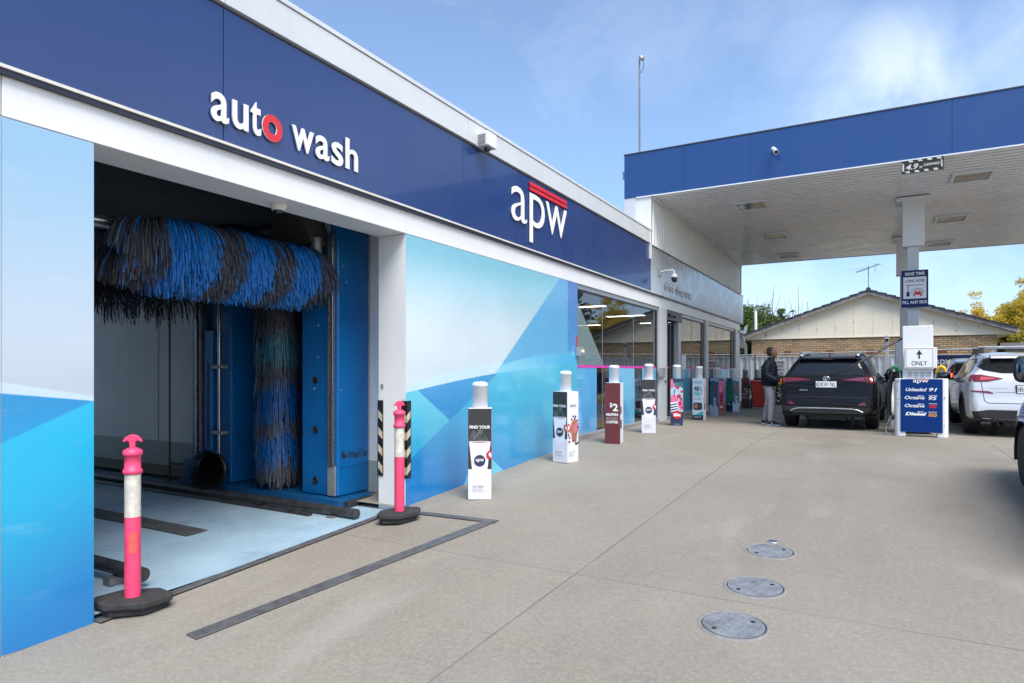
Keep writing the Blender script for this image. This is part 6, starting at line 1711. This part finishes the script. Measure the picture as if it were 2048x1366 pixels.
# hands: palm, four bent fingers and a thumb
def hand(px, py, pz, s_):
    m = MB(); m.ell((px+.02, py, pz), .045, .020, .038)
    for k, ln in enumerate((.060, .070, .066, .052)):
        z = pz+.024-.016*k
        m.tube([(px+.05, py, z), (px+.05+ln*.5, py+s_*.008, z-.004), (px+.05+ln*.72, py+s_*.026, z-.008), (px+.05+ln*.55, py+s_*.040, z-.010)], [.0095, .009, .0085, .007], 8)
    m.tube([(px+.0, py+s_*.012, pz+.020), (px+.035, py+s_*.030, pz+.035), (px+.065, py+s_*.034, pz+.030)], [.011, .010, .008], 8)
    return m
hand(.235, -.19, .975, 1).build('hand', M['skin'], man)
hand(.235, .16, 1.01, -1).build('hand', M['skin'], man)
# jacket: torso with sleeves and collar
m = MB()
loft(m, [(-.02,0,.865,.150,.180), (-.025,0,.885,.165,.192), (-.03,0,.98,.172,.198), (-.035,0,1.10,.168,.197), (-.035,0,1.22,.168,.205), (-.028,0,1.33,.150,.200), (-.015,0,1.40,.115,.165), (.0,0,1.44,.080,.090), (.012,0,1.50,.078,.080)], 24)
for z in (.93, 1.0, 1.07, 1.14, 1.21, 1.28): loft(m, [(-.033,0,z-.022,.160,.190), (-.033,0,z,.183,.212), (-.033,0,z+.022,.160,.190)], 24)
m.tube([(-.025,-.15,1.375), (-.045,-.20,1.34), (-.065,-.245,1.22), (-.065,-.262,1.12), (.01,-.262,1.055), (.11,-.24,1.01), (.19,-.212,.987)], [.085, .092, .084, .080, .076, .066, .050], 16)
m.tube([(-.025,.15,1.375), (-.04,.20,1.34), (-.05,.245,1.22), (-.03,.258,1.13), (.06,.245,1.07), (.13,.215,1.035), (.19,.182,1.018)], [.085, .092, .084, .080, .076, .066, .050], 16)
fused('jacket', m, M['jacket'], man, .011, 3)
m = MB()
loft(m, [(-.02,0,.78,.12,.165), (-.02,0,.84,.135,.172), (-.02,0,.92,.135,.165)], 22)
m.tube([(-.02,-.080,.84), (.01,-.09,.70), (.032,-.103,.52), (.025,-.112,.34), (.012,-.119,.18), (.008,-.121,.09)], [.105, .102, .082, .074, .064, .056], 18)
m.tube([(-.02,.080,.84), (-.04,.092,.70), (-.055,.10,.52), (-.09,.107,.34), (-.125,.114,.18), (-.134,.116,.09)], [.105, .102, .082, .074, .064, .056], 18)
fused('trousers', m, M['trousers'], man, .011, 3)
def shoe(x, y, rz):
    c_, s_ = math.cos(rz), math.sin(rz)
    def tr(p): return (x+p[0]*c_-p[1]*s_, y+p[0]*s_+p[1]*c_, p[2])
    out = [(-.08,-.035),(.0,-.042),(.10,-.048),(.17,-.044),(.215,-.022),(.22,.01),(.19,.036),(.10,.042),(.0,.036),(-.08,.032),(-.095,0)]
    m = MB(); n = len(out); A = [tr((a, b, 0)) for a, b in out]; B_ = [tr((a*1.0, b, .026)) for a, b in out]
    m.add(A+B_, [tuple(reversed(range(n))), tuple(range(n, 2*n))]+[(i, (i+1) % n, n+(i+1) % n, n+i) for i in range(n)]); so = m.build('sole', M['shoe_white'], bevel=.005)
    m = MB(); lv = []
    for z, k, top in ((.0262, .97, 0), (.055, .93, 0), (.082, .80, 1), (.115, .62, 2)):
        ring_ = []
        for a, b in out:
            aa = a if not top else (a if a < .05 else .05+(a-.05)*(.62 if top == 1 else .12))
            ring_.append(tr((aa*k - (.0 if not top else .004), b*k, z - (.018 if (a > .12 and top == 0 and z > .03) else 0))))
        lv.append(ring_)
    vs = sum(lv, []); fs = [(q*n+i, q*n+(i+1) % n, (q+1)*n+(i+1) % n, (q+1)*n+i) for q in range(3) for i in range(n)] + [tuple(range(3*n, 4*n))]
    m.add(vs, fs, 0, True); sh = m.build('shoe', M['shoe_black'], man); so.parent = sh
    m = MB(); m.prism([(.02,.04),(.05,.04),(.065,.075),(.04,.075)], tr((0, -.0475, 0)), (c_, s_, 0), (0,0,1), (s_, -c_, 0), .003); q = m.build('shoe_mark', M['shoe_white']); q.parent = sh
shoe(.02, -.125, R(-18)); shoe(-.13, .12, R(2))
# nozzle he holds
nz = empty('fuel_nozzle', (-1.80, 14.93, .95), label='yellow fuel nozzle in the hand of the man at the car', cat='nozzle')
m = MB(); m.tube([(-1.80, 14.86, .90), (-1.79, 14.89, .945), (-1.775, 14.93, .97)], [.030, .036, .030], 12); m.build('grip', M['nozzle_yellow'], W=nz)
m = MB(); m.tube([(-1.775, 14.93, .972), (-1.755, 14.98, .985), (-1.735, 15.02, .98)], .016, 8); m.build('spout', M['galv'], W=nz)
# ------------------------------------------------------------------ fence, house, yard
FY = 26.8; fz = gz(FY)
t = empty('white_fence', (0, FY, fz), label='long white ribbed metal fence behind the pumps', cat='fence')
m = MB(); x = -9.0
prof = [(0, 0), (.055, 0), (.07, -.028), (.125, -.028), (.14, 0), (.20, 0)]
while x < 15:
    vs_ = [(x+a, FY+b, z) for z in (fz+.10, 1.70) for a, b in prof]
    m.add(vs_, [(i, i+1, 7+i, 6+i) for i in range(5)]); x += .20
m.build('panel', M['fence'], W=t)
m = MB(); m.box(-9, 15, FY-.045, FY+.045, 1.701, 1.735); m.build('top_rail', M['fence'], W=t)
m = MB(); m.box(-9, 15, FY-.10, FY+.08, fz-.2, fz+.099); m.build('base', M['kerb'], W=t)
for x in (-6.2, -3.6, -1.0, 1.6, 4.2, 6.8, 9.4, 12): 
    m = MB(); m.box(x-.035, x+.035, FY+.046, FY+.11, fz, 1.74); m.build('post', M['fence'], W=t)
m = MB(); m.box(-9, 15, FY-.42, FY-.28, fz-.1, fz+.10); tag(m.build('kerb', M['kerb'], bevel=.015), 'low pale kerb at the foot of the white fence', 'kerb')
# banner, one way sign
t = empty('banner', (3.6, FY-.05, 1.0), label='large navy car wash banner hung on the white fence', cat='banner')
m = MB(); m.box(1.55, 6.2, FY-.075, FY-.055, .15, 1.72); m.build('sheet', M['sign_navy'], W=t)
m = MB()
add_text(m, 'apw', (1.8, FY-.0755, 1.33), (1,0,0), (0,0,1), (0,-1,0), .55, .24, .002, 0, .01); add_text(m, 'CARWASH', (3.3, FY-.0755, 1.30), (1,0,0), (0,0,1), (0,-1,0), 2.6, .28, .002, 0, .03)
add_text(m, 'OPEN', (3.3, FY-.0755, .85), (1,0,0), (0,0,1), (0,-1,0), 1.5, .28, .002, 0, .03)
m.build('lettering', M['sign_white'], W=t)
t = empty('one_way_sign', (-3.15, FY-.06, 1.3), label='small white one way sign with black arrow on the fence', cat='sign')
m = MB(); m.box(-3.44, -3.03, FY-.07, FY-.055, 1.12, 1.58); m.build('board', M['sign_white'], W=t, bevel=.02)
m = MB(); add_text(m, 'ONE', (-3.385, FY-.0705, 1.44), (1,0,0), (0,0,1), (0,-1,0), .30, .10, .002, 0, .02); add_text(m, 'WAY', (-3.385, FY-.0705, 1.30), (1,0,0), (0,0,1), (0,-1,0), .30, .10, .002, 0, .02)
m.prism([(-2.66,1.21),(-2.56,1.26),(-2.56,1.225),(-2.36,1.225),(-2.36,1.195),(-2.56,1.195),(-2.56,1.16)][::-1], (-.73, FY-.0705, 0), (1,0,0), (0,0,1), (0,-1,0), .002)
m.build('lettering', M['sign_black'], W=t)
# white camera post
t = empty('camera_post', (.345, 26.4, gz(26.4)), label='slim white post with black camera in front of the brick house', cat='post')
m = MB(); m.box(.285, .405, 26.4, 26.5, gz(26.4)-.1, 2.40); m.build('post', M['fence'], W=t, bevel=.008)
m = MB(); m.box(.27, .42, 26.30, 26.399, 2.30, 2.42); m.build('hood', M['fence'], W=t, bevel=.006); m = MB(); m.box(.295, .395, 26.31, 26.39, 2.215, 2.299); m.build('camera', M['black'], W=t, bevel=.01)
# pipe rail behind the fence
t = empty('pipe_rail', (0, 28, 0), label='thin galvanised pipe rail running above the white fence', cat='railing')
m = MB(); m.tube([(-7, 28, 1.78), (9, 28, 2.06)], .025, 8); m.build('rail', M['galv'], W=t)
for x in (-5, -2.2, .6, 1.75, 3.6, 6.2):
    m = MB(); m.box(x-.05, x+.05, 28, 28.06, .2, 1.90+x*.0175); m.build('post', M['galv'], W=t)
# hedge in front of the fence, behind the man
def leaf_quads(pts, n_each, size, sp, seed, flat=.0):
    g = np.random.default_rng(seed)
    V = []; F = []
    P_ = np.repeat(np.asarray([p[:3] for p in pts], float), n_each, axis=0); Rr = np.repeat(np.asarray([p[3] for p in pts], float), n_each)
    d = g.normal(size=P_.shape); d /= np.linalg.norm(d, axis=1)[:, None]
    rad = Rr*g.random(len(P_))**(1/2.2)
    C_ = P_ + d*rad[:, None]*np.array([1, 1, sp])
    a = g.normal(size=P_.shape); a[:, 2] *= .6; a /= np.linalg.norm(a, axis=1)[:, None]
    b = np.cross(a, g.normal(size=P_.shape)); b /= np.linalg.norm(b, axis=1)[:, None]
    s_ = size*g.uniform(.55, 1.3, len(P_))[:, None]
    q = np.stack([C_-a*s_, C_-b*s_*.45, C_+a*s_, C_+b*s_*.45], 1).reshape(-1, 3)
    return q, [(4*i, 4*i+1, 4*i+2, 4*i+3) for i in range(len(P_))]
def leaves(name, pts, n_each, size, m, parent, seed, sp=.8):
    q, F = leaf_quads(pts, n_each, size, sp, seed)
    me = bpy.data.meshes.new(name); me.from_pydata(q.tolist(), [], F); me.materials.append(m); me.update()
    o = bpy.data.objects.new(name, me); COL.objects.link(o); wpar(o, parent); return o
t = empty('hedge', (-3.4, 26.2, gz(26)), label='low dark green hedge at the foot of the white fence', cat='hedge')
leaves('foliage', [(x, 26.25+rnd.uniform(-.1,.1), z, .26) for x in np.arange(-4.2, -2.3, .16) for z in (.02, .28, .52, .66)], 60, .05, M['leaf_hedge'], t, 3)
m = MB()
for x in np.arange(-4.15, -2.3, .35): m.tube([(x, 26.25, fz-.05), (x+.05, 26.25, .6)], .015, 6)
m.build('stem', M['bark'], W=t)
# awning frame at the far end of the shop
t = empty('awning', (-4.5, 25.6, 0), label='small pale awning frame at the far end of the shop', cat='awning')
m = MB(); m.hexa([(-5.2, 24.9, 2.95), (-4.42, 24.9, 2.60), (-4.42, 26.3, 2.60), (-5.2, 26.3, 2.95), (-5.2, 24.9, 3.0), (-4.40, 24.9, 2.66), (-4.40, 26.3, 2.66), (-5.2, 26.3, 3.0)]); m.build('roof', M['lightgrey'], W=t)
m = MB(); m.hexa([(-4.50, 24.9, 2.60), (-4.40, 24.9, 2.60), (-4.40, 26.0, 2.60), (-4.50, 26.0, 2.60), (-4.5, 24.9, 2.69), (-4.4, 24.9, 2.69), (-4.4, 26.0, 2.69), (-4.5, 26.0, 2.69)]); m.hexa([(-4.55, 26.0, 2.05), (-4.33, 26.0, 2.05), (-4.33, 26.08, 2.05), (-4.55, 26.08, 2.05), (-4.75, 26.0, 2.69), (-4.52, 26.0, 2.72), (-4.52, 26.08, 2.72), (-4.75, 26.08, 2.69)]); m.build('beam', M['lightgrey'], W=t)
m = MB(); m.box(-4.42, -4.33, 26.0, 26.08, gz(26)-.1, 2.05); m.build('post', M['lightgrey'], W=t)
# ------------------------------------------------------------------ brick house
HX0, HX1, HY0, HY1, EZ, PX, PZ = -5.27, 4.38, 33.0, 45.0, 2.73, -.28, 4.66
t = empty('brick_house', (-.4, 33, gz(33)), label='brick house with cream boarded gable and dark tiled roof', cat='house')
m = MB(); m.box(HX0, HX1, HY0, HY1, -.6, EZ); m.build('wall', M['brick'], W=t)
sl = (PZ-EZ+.05)/(PX-HX0+.62)
def roof_z(x): return PZ+.10 - abs(x-PX)*sl
m = MB(); m.prism([(HX0-.60, EZ-.01), (HX1+.60, EZ-.01), (PX, PZ+.03)], (0, HY0-.03, 0), (1,0,0), (0,0,1), (0,1,0), .05); g_ = m.build('gable_boarding', M['cream'], W=t)
m = MB(); x = HX0-.15; k = 0
while x < HX1+.5:
    zt_ = roof_z(x+.02)-.16
    if zt_ > EZ+.10: m.box(x, x+.045, HY0-.042, HY0-.031, EZ+.0, zt_)
    x += .76
m.build('batten', M['cream'], W=t)
m = MB()
rr = random.Random(9)
for _ in range(18):
    k_ = rr.randint(0, 12); x = HX0-.15+.76*k_+rr.uniform(-.01, .05); z0 = rr.uniform(EZ+.05, max(EZ+.1, roof_z(x)-.4)); m.box(x, x+.018, HY0-.045, HY0-.0425, z0, z0+rr.uniform(.03, .22))
m.build('paint_loss', M['barge'], W=t)
m = MB(); m.box(HX0-.55, HX1+.55, HY0-.06, HY0-.032, EZ-.05, EZ-.005); m.build('bottom_trim', M['cream'], W=t)
m = MB(); m.box(HX0-.62, HX0-.005, HY0-.02, HY1, EZ-.04, EZ-.012); m.build('eaves_lining', M['cream'], W=t)
m = MB(); m.box(HX1+.005, HX1+.62, HY0-.02, HY1, EZ-.04, EZ-.012); m.build('eaves_lining', M['cream'], W=t)
for s_, xe in ((-1, HX0-.66), (1, HX1+.66)):
    ze = roof_z(xe)
    m = MB(); m.hexa([(xe, HY0-.36, ze-.17), (PX, HY0-.36, PZ-.07), (PX, HY0-.31, PZ-.07), (xe, HY0-.31, ze-.17), (xe, HY0-.36, ze+.0), (PX, HY0-.36, PZ+.10), (PX, HY0-.31, PZ+.10), (xe, HY0-.31, ze+.0)]); m.build('barge_board', M['barge'], W=t)
    m = MB(); m.hexa([(xe, HY0-.30, ze-.10), (PX, HY0-.30, PZ-.0), (PX, HY0-.02, PZ-.0), (xe, HY0-.02, ze-.10), (xe, HY0-.30, ze-.07), (PX, HY0-.30, PZ+.03), (PX, HY0-.02, PZ+.03), (xe, HY0-.02, ze-.07)]); m.build('verge_lining', M['cream'], W=t)
    m = MB(); n_ = 15
    for k in range(n_):
        a = k/n_; b = (k+1.12)/n_
        xa, xb = xe+(PX-xe)*a - s_*-.0, xe+(PX-xe)*min(b, 1)
        za, zb = roof_z(xa), roof_z(xb)
        m.hexa([(xa, HY0-.42, za+.015), (xb, HY0-.42, zb-.01), (xb, HY1+.3, zb-.01), (xa, HY1+.3, za+.015), (xa, HY0-.42, za+.075), (xb, HY0-.42, zb+.025), (xb, HY1+.3, zb+.025), (xa, HY1+.3, za+.075)])
    r_ = m.build('roof', M['tile'], W=t)
    m = MB(); m.box(xe-.06, xe+.05, HY0-.3, HY1, ze-.14, ze-.02); m.build('gutter', M['barge'], W=t)
m = MB()
k = HY0-.42
while k < HY1: m.tube([(PX, k, PZ+.13), (PX, k+.34, PZ+.15)], .10, 10); k += .32
m.build('ridge_tiles', M['tile'], W=t)
for x in (-4.68, -3.80, -2.0 , -.35, 2.35): 
    m = MB(); m.box(x, x+.32, HY0-.012, HY0-.001, 1.93, 2.10); m.build('air_vent', M['terracotta'], W=t)
m = MB(); m.box(-3.05, -2.10, HY0-.03, HY0-.002, 1.35, 2.02); wn = m.build('window', M['dark_frame'], W=t)
m = MB()
for k in range(6): m.box(-3.0+k*.16, -2.97+k*.16, HY0-.035, HY0-.031, 1.38, 2.0)
q = m.build('louvre', M['galv'], W=t)
# aerial, vent pipe, dishes on the roof
t = empty('tv_aerial', (PX, 33.2, 4.7), label='rusty television aerial above the gable peak', cat='aerial')
m = MB(); m.tube([(PX, 33.2, 4.6), (PX, 33.2, 5.92)], .020, 8); m.build('mast', M['barge'], W=t)
m = MB(); m.tube([(-.78, 33.5, 5.70), (.16, 32.9, 5.93)], .016, 6)
for k in range(9):
    u_ = k/8; p = Vector((-.75, 33.5, 5.71)).lerp(Vector((.12, 32.9, 5.92)), u_); ln = .16 + .10*math.sin(u_*7)
    m.tube([p-Vector((.6, .75, 0)).normalized()*ln, p+Vector((.6, .75, 0)).normalized()*ln], .006, 5)
m.tube([(-1.15, 33.2, 5.80), (-.3, 33.2, 5.86)], .005, 5); m.tube([(-.02, 33.2, 5.63), (-.02, 33.2, 6.0)], .008, 5)
m.build('elements', mat('rusty_aerial', (.16, .10, .06), .7), W=t)
t = empty('vent_pipe', (-5.1, 34.5, 2.9), label='tall white vent pipe at the low end of the tiled roof', cat='pipe')
m = MB(); m.tube([(-5.30, 34.5, 2.8), (-5.32, 34.5, 4.30)], .070, 12); m.build('pipe', M['fence'], W=t)
m = MB(); m.box(-5.42, -5.20, 34.4, 34.6, 4.28, 4.36); m.build('cap', M['galv'], W=t)
t = empty('satellite_dish', (-5.45, 33.6, 3.0), label='small pale satellite dish on the low roof edge', cat='satellite dish')
m = MB(); m.lathe([(0, 0), (.12, .015), (.21, .06), (.20, .065), (0, .02)], (-5.62, 33.6, 3.20), (-.8, -.5, .25), 20); m.build('dish', M['lightgrey'], W=t); m = MB(); m.tube([(-5.6, 33.62, 2.9), (-5.6, 33.62, 3.2)], .02, 6); m.build('arm', M['galv'], W=t)
t = empty('satellite_dish', (-3.9, 34.2, 3.5), label='dark satellite dish half way up the tiled roof', cat='satellite dish')
m = MB(); m.lathe([(0, 0), (.16, .02), (.28, .08), (.27, .085), (0, .03)], (-4.15, 34.4, 3.95), (.9, .1, .5), 20); m.build('dish', M['tile'], W=t)
m = MB(); m.tube([(-4.1, 34.4, 3.5), (-4.12, 34.4, 3.95)], .02, 6); m.tube([(-4.1, 34.4, 3.7), (-3.62, 34.4, 4.12), (-3.55, 34.4, 4.18)], .016, 6); m.box(-3.68, -3.48, 34.36, 34.44, 4.08, 4.14); m.build('arm', M['black'], W=t)
m = MB(); m.box(5.2, 12, 37, 41, -.5, 2.22); o = m.build('shed', M['shed']); tag(o, 'low grey flat shed right of the brick house', 'shed')
m = MB(); m.box(5.0, 12.2, 36.8, 41.2, 2.221, 2.45); m.build('roof', M['shed'], W=o)
# ------------------------------------------------------------------ trees
def limb(m, p, d, ln, r0, r1, n, rr, wob=.15):
    pts = [Vector(p)]; d = Vector(d).normalized()
    for i in range(n):
        d = (d + Vector((rr.gauss(0, wob), rr.gauss(0, wob), rr.gauss(0, wob*.4)))).normalized(); pts.append(pts[-1]+d*ln/n)
    m.tube(pts, [r0+(r1-r0)*i/n for i in range(n+1)], 7); return pts
def tree(x, y, h, cr, label, leafm, seed, group, nb=16, dens=60, lsz=.12, bare=0, low=.25, cl=.5, trunk=.14, sp=.8, barkm='bark'):
    rr = random.Random(seed); z0 = gz(y)-.1
    t = empty('tree', (x, y, z0), label=label, cat='tree', group=group)
    m = MB(); tp = limb(m, (x, y, z0), (rr.gauss(0,.06), rr.gauss(0,.06), 1), h*.80, trunk, trunk*.4, 6, rr, .07)
    m.build('trunk', M[barkm], W=t)
    m = MB(); clumps = []
    for k in range(nb):
        u_ = low + (1-low)*(k+rr.random()*.6)/nb
        base = tp[0].lerp(tp[-1], min(1, u_*.9)); a = k*2.4+rr.uniform(-.4, .4)
        reach = cr*(.5+.6*math.sin(math.pi*min(1, .18+u_*.82)))*rr.uniform(.65, 1.05)
        pts = limb(m, base, (math.cos(a), math.sin(a), .55+u_*.9), reach*1.15, max(.02, trunk*.35), max(.007, trunk*.08), 4, rr, .14)
        for q in pts[1:]: clumps.append((q.x+rr.gauss(0,.12), q.y+rr.gauss(0,.12), q.z+rr.gauss(0,.1), cl*rr.uniform(.55, 1.1)))
    for k in range(4): q = tp[-1]+Vector((rr.gauss(0,cr*.2), rr.gauss(0,cr*.2), rr.uniform(0, h*.30))); clumps.append((q.x, q.y, q.z, cl*rr.uniform(.5, .9)))
    m.build('branches', M[barkm], W=t)
    leaves('crown', clumps, dens, lsz, M[leafm], t, seed, sp)
    if bare:
        m = MB()
        for k in range(bare):
            a = rr.uniform(0, 6.28); p = (x+rr.gauss(.4, cr*.45), y+rr.gauss(0, cr*.3), z0+h*rr.uniform(.62, .8)); limb(m, p, (rr.gauss(.15,.16), rr.gauss(0,.16), 1), rr.uniform(1.2, 2.5), .022, .006, 6, rr, .07)
        m.build('bare_twigs', M['bark'], W=t)
    return t
tree(-6.1, 38.5, 5.4, 2.3, 'bushy green tree with bare upright twigs left of the house roof', 'leaf_green', 11, 'trees behind the house', nb=40, dens=240, lsz=.075, bare=30, low=.12, cl=.55)
tree(-4.7, 41.0, 4.9, 1.7, 'smaller green tree with thin bare shoots beside the roof', 'leaf_green', 12, 'trees behind the house', nb=34, dens=220, lsz=.075, bare=22, low=.14, cl=.5)
tree(-7.6, 38, 5.0, 1.7, 'dark green tree beyond the awning', 'leaf_dark', 13, 'trees behind the house', nb=20, dens=120, lsz=.10, low=.05, cl=.55)
tree(-6.6, 35.2, 2.9, 1.0, 'dense green shrub against the house corner', 'leaf_green', 19, 'trees behind the house', nb=18, dens=120, lsz=.08, low=.0, cl=.45)
YG = 'yellow leaved trees right of the house'
tree(4.85, 46, 6.0, 1.5, 'sparse spindly yellow tree nearest the roof', 'leaf_yellow', 21, YG, nb=26, dens=110, lsz=.07, low=.50, cl=.46, trunk=.07, sp=.7)
tree(5.9, 45, 6.8, 1.8, 'tall golden tree with flat layered leaves', 'leaf_yellow', 22, YG, nb=34, dens=170, lsz=.075, low=.45, cl=.60, trunk=.08, sp=.7)
tree(7.1, 46, 7.1, 2.0, 'bright golden tree at the right edge of the picture', 'leaf_yellow', 23, YG, nb=36, dens=170, lsz=.075, low=.42, cl=.62, trunk=.09, sp=.7)
tree(8.8, 45, 6.0, 1.9, 'golden tree beyond the right edge', 'leaf_yellow', 27, YG, nb=30, dens=140, lsz=.08, low=.34, cl=.52, trunk=.08, sp=.5)
tree(6.9, 42.5, 3.7, 1.5, 'yellow green bush above the grey shed', 'leaf_yellowgreen', 24, YG, nb=30, dens=150, lsz=.07, low=.1, cl=.48)
tree(9.2, 43, 4.4, 1.7, 'yellow green tree beyond the grey shed', 'leaf_yellowgreen', 25, YG, nb=26, dens=120, lsz=.08, low=.1, cl=.48)
tree(5.7, 43.5, 3.3, 1.1, 'dark low tree between the roof end and the golden trees', 'leaf_dark', 26, YG, nb=22, dens=120, lsz=.07, low=.1, cl=.42)
for k, (x, y, h) in enumerate(((12.5, 46, 8.5), (16, 47, 9.5), (20.5, 44, 8.5))):
    tree(x, y, h, 2.4, ['dark broad tree outside the right of the view', 'taller dark tree beyond the broad one', 'dark tree at the far east side'][k], 'leaf_dark', 31+k, 'dark trees to the east', nb=24, dens=70, lsz=.17, low=.2, cl=.8)
